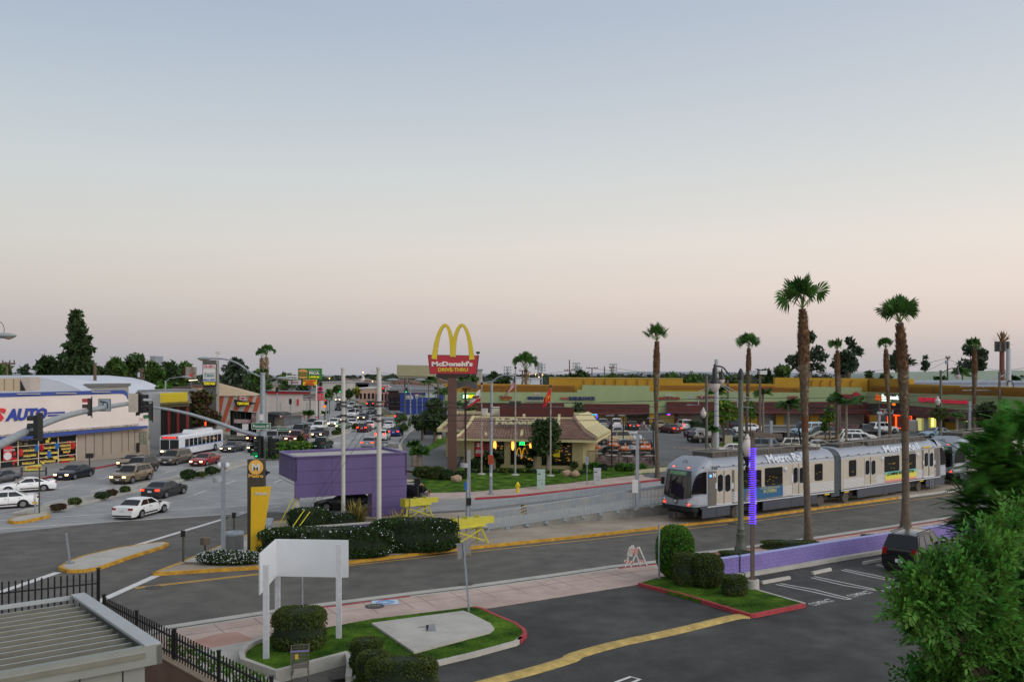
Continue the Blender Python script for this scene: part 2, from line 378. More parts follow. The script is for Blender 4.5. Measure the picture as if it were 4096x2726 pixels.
p=G(*B_(1030,1056),.14);t=thing('street_marker','blue and white round emblem painted on the pink pavement','pavement marking',p)
MB().box((0,0,.006),(1.15,.8,.004),R(12)).mk('ground_panel',mat('pale_blue',(178,196,214),rough=.7),t,lc=True)
mb=MB();
for rr,w in((.4,.03),(.3,.05),(.18,.03)):
 strip(mb,[(rr*cos(a*PI/10),rr*.85*sin(a*PI/10))for a in range(21)],w,.008,.013)
mb.mk('emblem',mat('emblem_blue',(46,104,160)),t,lc=True)
p=G(*B_(962,1081),.14);t=thing('access_cover','dark round access cover in the pink pavement beside the blue emblem','manhole cover',p)
MB().lathe([(.42,0),(.42,.01),(.36,.014)],n=24).mk('cover_plate',MT['cast_iron'],t,lc=True)
txt(t,'cover_lettering','LWA',(0,0,.015),(1,.2,0),.16,M_conc,d=.003,nrm=(0,0,1),up=(-.2,1,0),align='C',lc=True)
# front planted islands
L1=[(1053,2547),(1283,2510),(1485,2473),(1896,2423),(1940,2432),(1975,2453),(2060,2488),(2085,2502),(2100,2530),(2062,2562),(1900,2606),(1640,2668),(1560,2740),(1420,2740),(1391,2603),(1105,2680),(985,2640),(965,2620),(981,2581)]
plane('lawn',[(p.x,p.y)for p in gp(L1,.28)],.27,M_grass,thick=.27)
wl=gp([(1053,2547),(1015,2560),(981,2581),(966,2605),(972,2630),(1105,2677),(1391,2603)],.42)
t=tag(S('planter_wall',wl,.2,.0,.42,M_conc,kind=None),'low curved concrete wall round the lawn with the blank sign','planter wall')
t=tag(S('planter_wall',gp([(1391,2603),(1400,2640),(1394,2700)],.42),.2,.0,.4,M_conc,kind=None),'short concrete wall end beside the clipped dark bushes','planter wall')
S('kerb',gp([(1390,2725),(1440,2690),(1600,2680),(1625,2671),(1767,2637),(1900,2606),(2062,2562),(2085,2545)],.28),.16,.1,.285,M_conc)
S('kerb',gp([(2075,2556),(2100,2530),(2096,2515),(2060,2488),(1975,2453),(1925,2430),(1896,2424)],.28),.16,.1,.285,M_rk)
pd=[B_(940,1188),B_(1530,1110),B_(1570,1122),B_(1705,1190),B_(1730,1222),B_(1700,1245),B_(1215,1375)]
o=plane('concrete_pad',[(p.x,p.y)for p in gp(pd,.34)],.35,M_conc,kind=None,thick=.12);tag(o,'pale concrete footing slab with a sawn-off bolt set in the front lawn','concrete slab')
p=G(*B_(1300,1235),.35)
mb=MB();mb.tube([(p.x,p.y,.35),(p.x,p.y,.48)],.03);mb.box((p.x,p.y,.5),(.09,.05,.1));mb.mk('bolt_stub',M_dark,o)
mb=MB();mb.prism([(p.x-.45,p.y+.4),(p.x+.2,p.y+.9),(p.x+.3,p.y+.2),(p.x+.35,p.y-.15),(p.x-.05,p.y-.2),(p.x-.1,p.y+.3)],.35,.358);mb.mk('patch',mat('grey_grout',(140,140,140),c2=(120,120,122),scale=5),o)
L2=[(2557,2329),(2640,2305),(2760,2290),(2920,2322),(3034,2358),(3215,2410),(3012,2452),(2985,2447)]
plane('lawn',[(p.x,p.y)for p in gp(L2,.27)],.26,M_grass,thick=.2)
S('kerb',gp([(2557,2329),(2750,2378),(2985,2449),(3005,2454),(3020,2452),(3217,2412)],.27),.17,.1,.275,M_rk)
S('kerb',gp([(3217,2410),(3034,2358)],.27),.16,.1,.275,M_conc)
mb=MB();r=random.Random(5)
# traffic islands in the street
iso=[(455,692),(520,650),(650,603),(900,547),(1100,517),(1240,503),(1272,512),(1230,535),(1000,605),(750,692),(640,712),(520,715)]
I1=gp([A_(*p)for p in iso],.16)
plane('traffic_island',[(p.x,p.y)for p in I1],.15,M_conc,thick=.15);S('kerb',I1,.17,0,.158,M_yk,closed=True)
fr=[(616,2288),(1037,2262),(1395,2242),(1827,2190),(2336,2138),(2672,2100),(3000,2065),(3243,2031),(3595,1985),(3833,1955),(4250,1900)]
bk=[(4250,1800),(3600,1850),(3100,1900),(2672,1950),(1900,2043),(1640,2058),(1290,2066),(1100,2082),(982,2140),(895,2175),(732,2243)]
plane('track_bed',[(p.x,p.y)for p in gp(fr+bk,.15)],.15,M_track,thick=.15)
S('kerb',gp(fr[:-2],.16),.2,0,.165,M_yk);S('kerb',gp(fr[-3:],.16),.2,0,.167,M_conc);S('kerb',gp(bk[5:]+[fr[0]],.16),.16,0,.165,M_yk)
tr=MB();n_=Vector((-.6,.8,0))
T0=G(2030,2105,.15);T1=G(3900,1885,.15)
for off in(.6,2.2):strip(tr,[T0+n_*(off-1.2)+Vector((4,2.6,0)),T1+n_*(off+.1)],.08,.15,.18)
o=tr.mk('track_rails',mat('rail_steel',(96,84,76),rough=.4,metal=.6));o['kind']='structure'
plane('soil_bed',[(p.x,p.y)for p in gp([(720,2255),(860,2210),(1120,2120),(1290,2075),(1640,2068),(1810,2100),(1840,2180),(1395,2232),(1037,2254)],.16)],.158,M_soil)
plane('pavement',[(p.x,p.y)for p in gp([(725,2246),(890,2178),(985,2146),(1060,2150),(1000,2215),(840,2248)],.16)],.164,M_conc)
MED=curve([(-34.9,64.5,0),(-33.4,76.6,0),(-31.5,93,0),(-30.2,108,0),(-30.2,128,0),(-29.6,150,0),(-29.3,181,0)],4)
o=S('median_strip',MED,1.9,0,.16,mat('pale_gravel',(136,132,122),c2=(176,172,162),scale=2.5,bump=.8,bscale=25))
S('kerb',MED,.18,0,.2,M_conc,side=.95);S('kerb',MED,.18,0,.2,M_conc,side=-.95)
nose=gp([A_(65,338),A_(120,316),A_(270,290),A_(360,288),A_(372,300),A_(200,340),A_(110,348)],.2)
plane('median_nose',[(p.x,p.y)for p in nose],.2,M_conc,thick=.2);S('kerb',nose,.16,0,.205,M_yk,closed=True)
MED2=curve([(-30.5,222,0),(-36,252,0),(-46,290,0),(-60,345,0),(-84,440,0),(-120,570,0),(-200,860,0)],4)
S('median_strip',MED2,3,0,.2,mat('median_planting',(70,84,50),c2=(120,118,96),scale=.5));S('kerb',MED2,.25,0,.24,M_conc,side=1.5);S('kerb',MED2,.25,0,.24,M_conc,side=-1.5)
S('kerb',[(-31.9,224),(-31,221.5),(-29.6,221.4),(-28.8,224)],.3,0,.26,M_yk)
# far pavements
lk=[(-62,60),(-46.3,60),(-45.3,88),(-44.4,101),(-43.8,139),(-42.6,184),(-160,184),(-160,60)]
plane('pavement',lk,.15,mat('grey_pavement',(122,120,116),c2=(146,143,138),scale=.4),thick=.15)
S('kerb',[(-46.3,60),(-45.3,88),(-44.4,101)],.18,0,.165,M_rk);S('kerb',[(-44.4,101),(-43.8,139),(-42.6,184)],.18,0,.165,M_conc)
kk=[(1640,1986),(1690,1993),(1900,1990),(2060,1980),(2230,1962),(2672,1911),(3100,1856),(3700,1790)]
KW=gp(kk,.15)
plane('pavement',[(p.x,p.y)for p in KW]+[(45,124),(12,90),(2,84),(-6,84),(-10.5,86),(-13,110),(-15.8,141),(-18,184),(-19.5,184),(-17,141),(-14.5,110),(-12.6,80)],.15,M_pink,thick=.15)
S('kerb',[(p.x,p.y)for p in KW[2:]],.2,0,.165,M_rk);S('kerb',[(-19.5,184),(-17,141),(-14.5,110),(-12.6,80)]+[(p.x,p.y)for p in KW[:3]],.2,0,.163,M_conc)
lot2=plane('road',[(-17.5,140),(-13.4,112),(-11.8,95),(-8.5,90),(-6,96),(-6.3,118),(10,118),(13,104),(13,88),(17.5,79.5),(50,118),(60,130),(78,130),(70,172),(-18,174)],.155,M_lot2)
lw=gp([(1628,1932),(1735,1885),(1860,1868),(2160,1866),(2420,1862),(2560,1860),(2620,1868),(2690,1858),(2700,1870),(2560,1895),(2260,1930),(2080,1948),(1900,1962),(1760,1967),(1620,1968)],.2)
plane('lawn',[(p.x,p.y)for p in lw],.2,M_grass,thick=.2)
plane('lawn',[(p.x,p.y)for p in gp([(1710,1788),(1745,1755),(1800,1740),(1795,1765),(1720,1800),(1690,1810)],.2)],.2,M_grass,thick=.1)
for q in([(2838,1775),(2990,1748),(3030,1760),(3090,1762),(3070,1772),(2960,1802),(2860,1812)],[(2960,1742),(3020,1728),(3110,1735),(3090,1750),(3010,1752)],[(3140,1748),(3260,1740),(3300,1752),(3180,1766)],[(2390,1742),(2500,1740),(2560,1742),(2540,1750),(2390,1752)]):
 o=gp(q,.3);plane('lawn',[(p.x,p.y)for p in o],.3,M_grass,thick=.15);S('kerb',o,.16,.1,.31,M_conc,closed=True)
wb=MB()
for x in range(2400,2700,50):
 a,b=G(x,1722,.17),G(x-18,1702,.17);strip(wb,[a,b],.14,.158,.163)
strip(wb,[G(2390,1725,.17),G(2690,1725,.17)],.5,.158,.162)
wb.mk('bay_lines',M_wp,lot2)
t=MB();a=G(2720,1790,.17)
for dx,dy,l in((0,0,3.5),(.5,1.3,2.2),(-.4,-1.2,3.2)):strip(t,[(a.x+dx,a.y+dy),(a.x+dx+l,a.y+dy-.3)],.35,.158,.163)
t.mk('painted_arrow',mat('faded_orange',(150,126,112)),lot2)
txt(lot2,'road_lettering','EXIT',G(2700,1792,.17),(1,0,0),2.2,MT['faded_orange'],w=5.0,d=.004,nrm=(0,0,1),up=(0,1,0))
def post_thing(name,label,cat,x,y,ztop,r,m,z0=0.,group=None,n=12,cap=None,base=None,lean=0.):
 p=G(x,y,z0);t=thing(name,label,cat,p,0,group)
 mb=MB();mb.tube([(0,0,0),(lean,0,ztop-z0)],r,n);mb.mk('post',m,t,sm=True,lc=True)
 if cap:q=MB();q.lathe([(r[-1]*1.15 if isinstance(r,list)else r*1.15,ztop-z0-.12),(r*1.15 if not isinstance(r,list)else r[-1]*1.15,ztop-z0+.02)],n=n);q.mk('cap',m,t,lc=True,sm=True)
 if base:q=MB();q.lathe([(base,0),(base,.03),(base*.6,.06),(base*.5,.12)],n=n);q.mk('base_plate',m,t,lc=True,sm=True)
 return t
M_brz=mat('bronze_panel',(72,66,56),c2=(84,78,66),rough=.35,metal=.5,scale=.6)
yy=lambda y,z:F*(H-z)/(y-YH)
M_sgnl=mat('signal_housing',(20,24,22),rough=.5)
def head(parent,c,rz=0.,lit=None,s=1.,n=3,name='signal_head'):
 """black housing with visors; the lenses look along local -y turned by rz"""
 c=Vector(c);co,si=cos(rz),sin(rz);T=lambda x,y,z:(c.x+(x*co-y*si)*s,c.y+(x*si+y*co)*s,c.z+z*s)
 h=.36*n;mb=MB();P=[T(x,y,z)for z in(-h/2,h/2)for x,y in((-.2,-.12),(.2,-.12),(.2,.12),(-.2,.12))];mb.hexa(P)
 P=[T(x,y,z)for z in(-h/2-.12,h/2+.12)for x,y in((-.33,.1),(.33,.1),(.33,.13),(-.33,.13))];mb.hexa(P)
 o=mb.mk(name,M_sgnl,parent)
 for k in range(n):
  z=(n-1)/2*.36-k*.36;col={0:M_red,2:M_green}.get(k,M_off)if lit==k else M_off
  m=MB();m.add([T(.14*cos(a*PI/8),-.13,z+.14*sin(a*PI/8))for a in range(16)],[tuple(range(16))]);m.mk('lens',col,o)
  m=MB();N=10;vs=[]
  for yy_ in(-.12,-.42):
   for a in range(N+1):th=-.35+(PI+.7)*a/N;vs.append(T(.165*cos(th),yy_-(0 if yy_>-.2 else.0),z+.165*sin(th)))
  m.add(vs,[(i,i+1,i+N+2,i+N+1)for i in range(N)])
  vm=M_sgnl if lit!=k else(mat('visor_red_glow',(150,20,16),rough=.4)if k==0 else mat('visor_green_glow',(8,90,56),rough=.4))
  m.mk('visor',vm,o)
 return o
M_cob=mat('lamp_head_grey',(138,146,146),rough=.45)
def cobra(parent,c,L,d=-1,nm='lamp_head',glow=False):
 m=MB();m.ball(Vector(c)+Vector((d*L*.45,0,-.02)),(L*.55,L*.24,L*.13),14,8);o=m.mk(nm,M_cob,parent,sm=True)
 m=MB();m.ball(Vector(c)+Vector((d*L*.62,0,-.06*L)),(L*.25,L*.18,L*.15),12,6);m.mk('lens',mat('lamp_lens',(170,150,116),rough=.2),o,sm=True);return o
M_sg=mat('street_sign_green',(6,96,62),rough=.5,var=.05)
def blade(parent,c,w,h,s,m=M_sg,tm=M_white,th=None,name='name_plate'):
 c=Vector(c);mb=MB();mb.box(c,(w,.05,h));o=mb.mk(name,m,parent)
 mb=MB()
 for z in(-1,1):mb.box(c+Vector((0,-.03,z*(h/2-.02))),(w,.01,.025))
 for x in(-1,1):mb.box(c+Vector((x*(w/2-.012),-.03,0)),(.025,.01,h))
 mb.mk('border',tm,o)
 txt(o,'lettering',s,c+Vector((0,-.03,-(th or h*.5)/2)),(1,0,0),th or h*.5,tm,w=w*.84,bold=.012,align='C',d=.01);return o
M_lampg=mat('lamp_post_green',(74,78,66),c2=(86,90,78),rough=.5,scale=3);M_globe=mat('frosted_globe',(196,186,180),rough=.25,var=.04);M_blk=mat('cast_black',(26,22,22),rough=.45)
def wire(label,pts,r=.012,grp='overhead wires',sag=.3):
 P=[]
 for a,b in zip(pts[:-1],pts[1:]):
  for k in range(12):u=k/12;q=Vector(a)*(1-u)+Vector(b)*u;q.z-=sag*4*u*(1-u);P.append(q)
 P.append(Vector(pts[-1]));mb=MB();mb.tube(P,r,5)
 return tag(mb.mk('overhead_wire',M_dark,sm=True),label,'wire',grp)
 # buildings
def pan(mb,wall,pts,off=0.,th=.1,m=None):
 mb.ext([wall.at(x,y,off)for x,y in pts],-wall.n*th,m)
def rect(x0,y0,x1,y1,y0b=None,y1b=None):return[(x0,y1),(x1,y1b if y1b is not None else y1),(x1,y0b if y0b is not None else y0),(x0,y0)]
def part(name,wall,pts,m,parent,off=0.,th=.1):mb=MB();pan(mb,wall,pts,off,th);return mb.mk(name,m,parent)
# long white shop on the left
WL=Wall((-60.5,95.7),(-50.0,112.3));WLn=WL.n
a0,a1=G(0,1878),G(589,1828)
WL=Wall((a0.x,a0.y),(a1.x,a1.y))
M_lw=mat('white_render',(204,192,184),c2=(212,202,194),scale=.4,rough=.85,bump=.1);M_blue=mat('blue_trim',(38,62,128),c2=(46,70,138),rough=.6);M_cream=mat('cream_panel',(196,178,150),c2=(206,188,160),rough=.8)
t=thing('corner_shop','long white shop with blue bands, big slanted lettering and painted windows','shop',(a0.x,a0.y,.15))
E0=-140
def ex(y0,y1,x0=0,x1=589,x=E0):return y0+(y1-y0)*(x-x0)/(x1-x0)
c0=lambda x,y:(x*.2551,1500+y*.2551)
part('wall',WL,[(E0,1900),(600,1828),(594,1704),(E0,1770)],M_cream,t,-.5,.4)
part('sign_band',WL,[c0(-550,1040),c0(2330,790),c0(2330,730)]and[(E0,1764),(594,1700),(594,1640),c0(2010,380),c0(1985,330),c0(1945,295),c0(1880,288),(E0,1592)],M_lw,t,0,.5)
part('upper_trim',WL,[(E0,1592),c0(1880,288),c0(1945,295),c0(1985,330),c0(2012,385),c0(2012,340),c0(2000,270),c0(1975,245),c0(1935,230),(E0,1575)],M_blue,t,.06,.5)
part('awning_trim',WL,[(E0,1778),c0(2315,825),c0(2315,790),(E0,1757)],M_blue,t,.55,.5)
part('gravel_ledge',WL,[(E0,1757),c0(2180,785),c0(2180,760),(E0,1750)],mat('gravel_edge',(110,100,90),c2=(190,184,174),scale=2.5,rough=1),t,.3,.3)
pb,pf=WL.at(E0,1600,-.5),WL.at(594,1600,-.5);nb_=-WL.n
mb=MB();zr_=WL.at(300,1564).z-1.1;mb.prism([(pb.x,pb.y),(pf.x,pf.y),(pf.x+nb_.x*22,pf.y+nb_.y*22),(pb.x+nb_.x*22,pb.y+nb_.y*22)],.1,zr_);mb.mk('rear_block',M_lw,t)
for xa,xb,y in((270,635,291),(880,1200,282),(1440,1735,260)):part('tube_light',WL,[c0(xa,y+6),c0(xb,y+2),c0(xb,y-6),c0(xa,y-3)],mat('tube_light',(200,196,170),rough=.4),t,.25,.12)
ux=WL.u if WL.u.x>0 else-WL.u
mlb=mat('letter_blue',(24,52,140),rough=.5,var=.03);mlr=mat('letter_red',(196,30,44),rough=.5,var=.03)
pA=WL.at(*c0(80,722),.02);zH=WL.at(*c0(560,545),0).z-WL.at(*c0(560,712),0).z
txt(t,'wall_lettering','AUTO',pA,ux,1.35,mlb,w=(WL.at(*c0(735,600),0)-WL.at(*c0(80,600),0)).length,bold=.05,shear=.25,d=.12,nrm=WL.n)
pS=WL.at(*c0(-150,742),.02);txt(t,'wall_lettering','S',pS,ux,1.5,mlr,w=(WL.at(*c0(90,600),0)-WL.at(*c0(-150,600),0)).length,bold=.06,shear=.25,d=.12,nrm=WL.n)
for y in(570,612):part('wall_stripe',WL,[c0(748,y+32),c0(1015,y+22),c0(1026,y-2),c0(760,y+8)],mlb,t,.1,.12)
part('window',WL,[(E0,1885),c0(1200,1330),c0(1200,935),(E0,1790)],M_glass,t,-.42,.05)
rr_=random.Random(8)
for k,(xa,xb)in enumerate(((E0/.2551,60),(190,280),(300,570),(615,900),(930,1160))):
 mb=MB()
 for j in range(9):x=rr_.uniform(xa,xb-60);y=rr_.uniform(1010,1420)-x*.06;w=rr_.uniform(20,70);h=rr_.uniform(15,60);pan(mb,WL,[c0(x,y+h),c0(x+w,y+h),c0(x+w,y),c0(x,y)],-.40,.01)
 mb.mk('window_display',[mat('display_yellow',(190,164,60),emit=.35),mat('display_red',(150,36,30),emit=.35),mat('display_dim',(74,62,40),emit=.6)][k%3],t)
for x in(-250,0,285,605,915,1200):part('window_frame',WL,[c0(x-7,1440-x*.09),c0(x+7,1440-x*.09),c0(x+7,960),c0(x-7,960)],M_cream,t,-.34,.08)
for y0,y1 in((1145,1035),(1375,1235)):part('window_frame',WL,[c0(-550,y0+48),c0(1205,y1+5),c0(1205,y1-5),c0(-550,y0+38)],M_cream,t,-.33,.06)
M_bal=[mat('balloon_red',(200,44,44),rough=.4),mat('balloon_blue',(40,110,190),rough=.4)];M_lt=mat('painted_gold',(206,178,78),rough=.6)
for(x,y,c)in((320,1210,0),(565,1140,1),(648,1130,0),(760,1240,1),(885,1105,1),(1140,1100,0)):
 q=WL.at(*c0(x,y),-.3);mb=MB();mb.ball(q,(.32,.05,.42),12,8);mb.mk('painted_balloon',M_bal[c],t)
for(xa,y,xb,s)in((345,1190,560,'WE SERVICE'),(375,1270,560,'FLEETS'),(355,1390,535,'WE REPAIR'),(640,1150,860,'WE BEAT ALL'),(630,1230,900,'COVER & TIRE DEALS'),(640,1360,860,'ALL BRAKES'),(950,1110,1100,'FOREIGN'),(970,1160,1105,'ENGINE'),(1000,1210,1090,'WORK'),(930,1330,1160,'GUARANTEED')):
 a,b=WL.at(*c0(xa,y),-.36),WL.at(*c0(xb,y-(xb-xa)*.06),-.36);part('painted_banner',WL,[c0(xa-8,y+10),c0(xb+8,y-6),c0(xb+8,y-42),c0(xa-8,y-26)],M_lt,t,-.37,.01)
 txt(t,'painted_lettering',s,a+Vector((0,0,.08)),ux,.2,mat('ink_dark',(60,40,24)),w=(b-a).length,bold=.03,d=.01,nrm=WL.n)
part('red_poster',WL,[c0(50,1338),c0(188,1325),c0(190,1100),c0(55,1110)],mlr,t,-.3,.03)
q=WL.at(*c0(118,1265),-.28);mb=MB();mb.ext([q+ux*(.42*cos(a*PI/10))+Vector((0,0,.42*sin(a*PI/10)))for a in range(20)],WL.n*.02);mb.mk('poster_disc',M_white,t);txt(t,'poster_lettering','EVALUATION',WL.at(*c0(62,1195),-.28),ux,.22,M_white,w=1.15,bold=.03,d=.01,nrm=WL.n)
for x in(1345,1480,1615,1745,1915,2015,2115):part('panel_seam',WL,[c0(x-4,1290-(x-1345)*.15),c0(x+4,1290-(x-1345)*.15),c0(x+4,935-(x-1345)*.09),c0(x-4,935-(x-1345)*.09)],mat('seam_brown',(112,92,74)),t,-.46,.05)
for(xa,xb,ya,yb)in((2185,2225,890,1075),(2245,2300,880,1080),(2335,2352,900,1010)):part('poster_window',WL,[c0(xa,yb),c0(xb,yb),c0(xb,ya),c0(xa,ya)],mat('poster_teal',(74,92,84),c2=(132,128,100),scale=2),t,-.42,.05)
part('drain_box',WL,[c0(2155,1205),c0(2190,1203),c0(2190,1058),c0(2155,1060)],M_black,t,-.2,.2)
txt(t,'phone_lettering','261-5121',WL.at(*c0(2175,715),.02),ux,.4,mat('faded_red',(176,120,110)),w=2.4,d=.01,nrm=WL.n)
q=WL.at(60,1560,-6);mb=MB();Yq=q.y
t2=thing('roof_unit','beige rooftop air-conditioning unit with duct on the long white shop','air conditioner',(q.x,q.y,zr_));hp=lambda x,y:D(x,y,Yq)
mb.ext([hp(-40,1564),hp(82,1564),hp(82,1512),hp(-40,1512)],(0,2.5,0));mb.mk('casing',mat('unit_beige',(176,158,130),c2=(186,168,140)),t2)
mb=MB();mb.ext([hp(83,1564),hp(120,1562),hp(122,1507),hp(105,1507),hp(83,1512)],(0,2.2,0));mb.mk('duct',mat('duct_grey',(172,162,152)),t2)
mb=MB();mb.ext([hp(82.5,1562),hp(103,1561),hp(83,1520)],(0,-.1,0));mb.mk('intake',M_black,t2)
for x in(18,55):mb=MB();mb.ext([hp(x,1560),hp(x+1.2,1560),hp(x+1.2,1514),hp(x,1514)],(0,-.06,0));mb.mk('seam',MT['seam_brown'],t2)
Yv=145;t2=thing('vaulted_hall','large low hall with a smooth white curved roof behind the long shop','hall',(D(100,1500,Yv).x,Yv,0));mb=MB()
vp=[D(-200,1500,Yv),D(60,1500,Yv),D(122,1506,Yv),D(180,1511,Yv),D(240,1524,Yv),D(290,1543,Yv),D(335,1566,Yv),D(400,1600,Yv)]
mb.ext([lev(vp[0],.1)]+vp+[lev(vp[-1],.1)],(-3,40,0));mb.mk('roof',mat('membrane_white',(186,190,198),c2=(198,202,208),scale=.15,rough=.6),t2)
c5=lambda x,y:(500+x*.2551,1400+y*.2551)
Yy=118.;WY=Wall((-55,Yy),(0,Yy));t=thing('boarded_building','low building with bright yellow boarding on its roof and a dark red porch','shop',(-48,Yy,.15))
mb=MB();mb.box((-45.2,Yy+7,3.3),(2.0,10,6.4));mb.mk('main_block',mat('porch_dark',(50,42,34)),t)
part('yellow_boards',WY,[c5(553,820),c5(972,800),c5(972,655),c5(553,672)],mat('yellow_boards',(208,184,34),c2=(220,198,50),scale=3,rough=.7),t,.8,.15)
for k in range(5):part('board_gap',WY,[c5(556,700+k*24),c5(970,682+k*24),c5(970,679+k*24),c5(556,697+k*24)],mat('board_line',(150,130,30)),t,.82,.02)
part('roof_edge',WY,[c5(550,855),c5(1000,828),c5(975,800),c5(550,825)],mat('porch_khaki',(112,100,56)),t,1.2,1.2);part('fascia',WY,[c5(550,900),c5(1000,875),c5(1000,830),c5(550,856)],mat('olive_fascia',(84,78,52)),t,1.0,.2)
for xa in(668,812,955):part('red_post',WY,[c5(xa,1330),c5(xa+30,1330),c5(xa+30,890),c5(xa,895)],mat('post_red',(110,34,28)),t,.6,.3)
part('porch_recess',WY,[c5(560,1380),c5(1020,1350),c5(1020,880),c5(560,900)],mat('recess_brown',(34,24,22)),t,.1,.1)
mb=MB();mb.ext([WY.at(*c5(270,760),-.2),WY.at(*c5(548,760),-.2),WY.at(*c5(548,670),-.2),WY.at(*c5(270,660),-.2)],(0,8,0));mb.mk('parapet',mat('grey_render',(148,150,150),c2=(166,168,168),scale=2),t)
part('neon_sign',WY,[c5(1252,1180),c5(1268,1180),c5(1268,1120),c5(1252,1120)],mat('neon_orange',(255,70,20),emit=3),t,2,.1)
Ym=132.;WM=Wall((-40,Ym),(0,Ym));t=thing('clinic_sign','tall corrugated sign tower with clinic and restaurant panels','sign tower',(WM.at(840,1700).x,Ym,.1))
mb=MB();a,b=WM.at(810,1700),WM.at(866,1700);mb.ext([lev(a,.1),lev(b,.1),lev(b,WM.at(866,1439).z),lev(a,WM.at(812,1439).z)],(0,1.2,0));mb.mk('tower',mat('corrugated_grey',(126,126,118),c2=(140,140,132),scale=3),t)
mb=MB()
for k in range(16):x=812+k*3.4;q=WM.at(x,1570,.03);mb.bar(lev(q,.2),lev(q,WM.at(x,1440).z),.08,.06)
mb.mk('ribs',mat('rib_dark',(92,92,86)),t)
part('sign_box',WM,rect(810,1455,864,1543),M_black,t,.35,.3)
for(ya,yb,m,s,lm,h,w)in((1457,1473,M_white,'276-288 S.',mat('ink_pink',(196,70,96)),.45,1.7),(1474,1490,M_white,'',None,0,0),(1491,1508,M_white,"Clinic",mat('ink_teal',(40,130,120)),.34,1.5),(1509,1525,M_white,'MEDICAL CENTER',mat('ink_blue',(50,100,160)),.3,1.7),(1527,1541,M_black,'TERIYAKI',mat('ink_yellow',(226,206,30),emit=.5),.4,1.7)):
 part('sign_panel',WM,rect(812,ya,862,yb),m,t,.4,.05)
 if s:txt(t,'sign_lettering',s,WM.at(837,yb-2.5,.42),(1,0,0),h,lm,w=w,align='C',bold=.02,d=.02)
txt(t,'sign_lettering',"Women's",WM.at(837,1498,.42),(1,0,0),.2,MT['ink_teal'],w=1.5,align='C',d=.02)
Yt=136.;WT=Wall((-45,Yt),(0,Yt));M_st1=mat('stripe_rust',(164,76,48),c2=(172,86,56),scale=2);M_st2=mat('stripe_grey',(160,158,150),c2=(172,170,162),scale=2)
t=thing('striped_restaurant','restaurant with slanting rust and grey stripes and a tan swept roof','restaurant',(WT.at(960,1700).x,Yt,.15))
part('wall',WT,[c5(1480,1290),c5(1640,1330),c5(1640,940),c5(2060,980),c5(2060,1320),c5(2230,1300),c5(2230,720),c5(1430,715)],M_st2,t,0,.3)
for k,(xt,xb)in enumerate(((1485,1440),(1635,1500),(1880-90,1590),(1975,1870),(2100,2010))):
 w=70
 yb_=1280 if k<2 else 965
 if k==2:P=[c5(1690,935),c5(1770,945),c5(1850,725),c5(1780,722)]
 elif k<2:P=[c5(xb,1000 if k==0 else 1150),c5(xb+w*.9,1000 if k==0 else 1150),c5(xt+w,718),c5(xt,718)]
 else:P=[c5(xb-10,960),c5(xb+60,966),c5(xt+45,722),c5(xt-30,722)]
 part('stripe',WT,P,M_st1,t,.02,.03)
part('stripe',WT,[c5(1565,1270),c5(1640,1280),c5(1640,1070)],M_st1,t,.02,.03)
part('glazed_front',WT,[c5(1650,1320),c5(2060,1320),c5(2060,980),c5(1650,940)],M_glass,t,-1.2,.1)
for x in(1690,1800,1880,1985):part('mullion',WT,[c5(x,1300),c5(x+10,1300),c5(x+10,975),c5(x,970)],MT['olive_steel'],t,-1.1,.1)
part('poster_panel',WT,[c5(1985,1130),c5(2110,1130),c5(2110,990),c5(1985,985)],mat('photo_panel',(150,110,112),c2=(196,176,172),scale=1.5),t,-.9,.1)
part('poster_panel',WT,[c5(1710,1140),c5(1970,1145),c5(1970,1085),c5(1710,1080)],MT['photo_panel'],t,-1.0,.05)
mb=MB();A_1,B1,C1=D(*c5(1430,500),Yt+2),D(*c5(2040,712),Yt-.3),D(*c5(1430,716),Yt-.3);D1=D(*c5(2140,690),Yt+14);mb.add([A_1,C1,B1,D1,D(*c5(1500,560),Yt+14)],[(0,1,2),(0,2,3),(0,3,4)]);mb.mk('swept_roof',mat('tan_shingles',(168,148,120),c2=(186,166,138),scale=2.5,rough=.95),t,fix=False)
mb=MB();mb.box((-42.4,Yt+7,3.1),(3.6,9,5.8));mb.mk('rear_block',M_st2,t)
part('name_board',WT,[c5(1700,770),c5(2075,830),c5(1760,895),c5(1720,830)],M_black,t,.6,.12);txt(t,'name_lettering','TERIYAKI',WT.at(*c5(1755,855),.62),(1,0,0),.52,MT['ink_yellow'],w=(WT.at(*c5(1940,800))-WT.at(*c5(1755,800))).length,bold=.02,d=.02)
for q in[o for o in bpy.data.objects if o.name.startswith('name_lettering')][-1:]:
 zs=[v.co.z for v in q.data.vertices];z0=min(zs)
 for v in q.data.vertices:v.co.z=z0+(v.co.z-z0)*.75
part('name_board',WT,[c5(1797,780),c5(1890,780),c5(1890,728),c5(1797,728)],M_white,t,.6,.12);txt(t,'name_lettering','YUMMY',WT.at(*c5(1803,770),.62),(1,0,0),.34,mlr,w=.82,bold=.03,d=.02)
Yf=128;t=thing('poster_stand','low white panel and stand before the striped restaurant','sign',(D(960,1700,Yf).x,Yf,.15));WF=Wall((-40,Yf),(0,Yf));part('panel',WF,[c5(1838,1245),c5(1930,1250),c5(1930,1155),c5(1838,1155)],M_white,t,0,.1);part('screen_wall',WF,[c5(1755,1340),c5(1925,1330),c5(1925,1300),c5(1755,1255)],M_lw,t,0,.1)
c10=lambda x,y:(1000+x*.2551,1450+y*.2551)
t=thing('iron_fence','dark mesh fence and khaki wall at the junction corner before the petrol station','fence',G(1140,1700,.15));Yq=168;WQ=Wall((-50,Yq),(0,Yq))
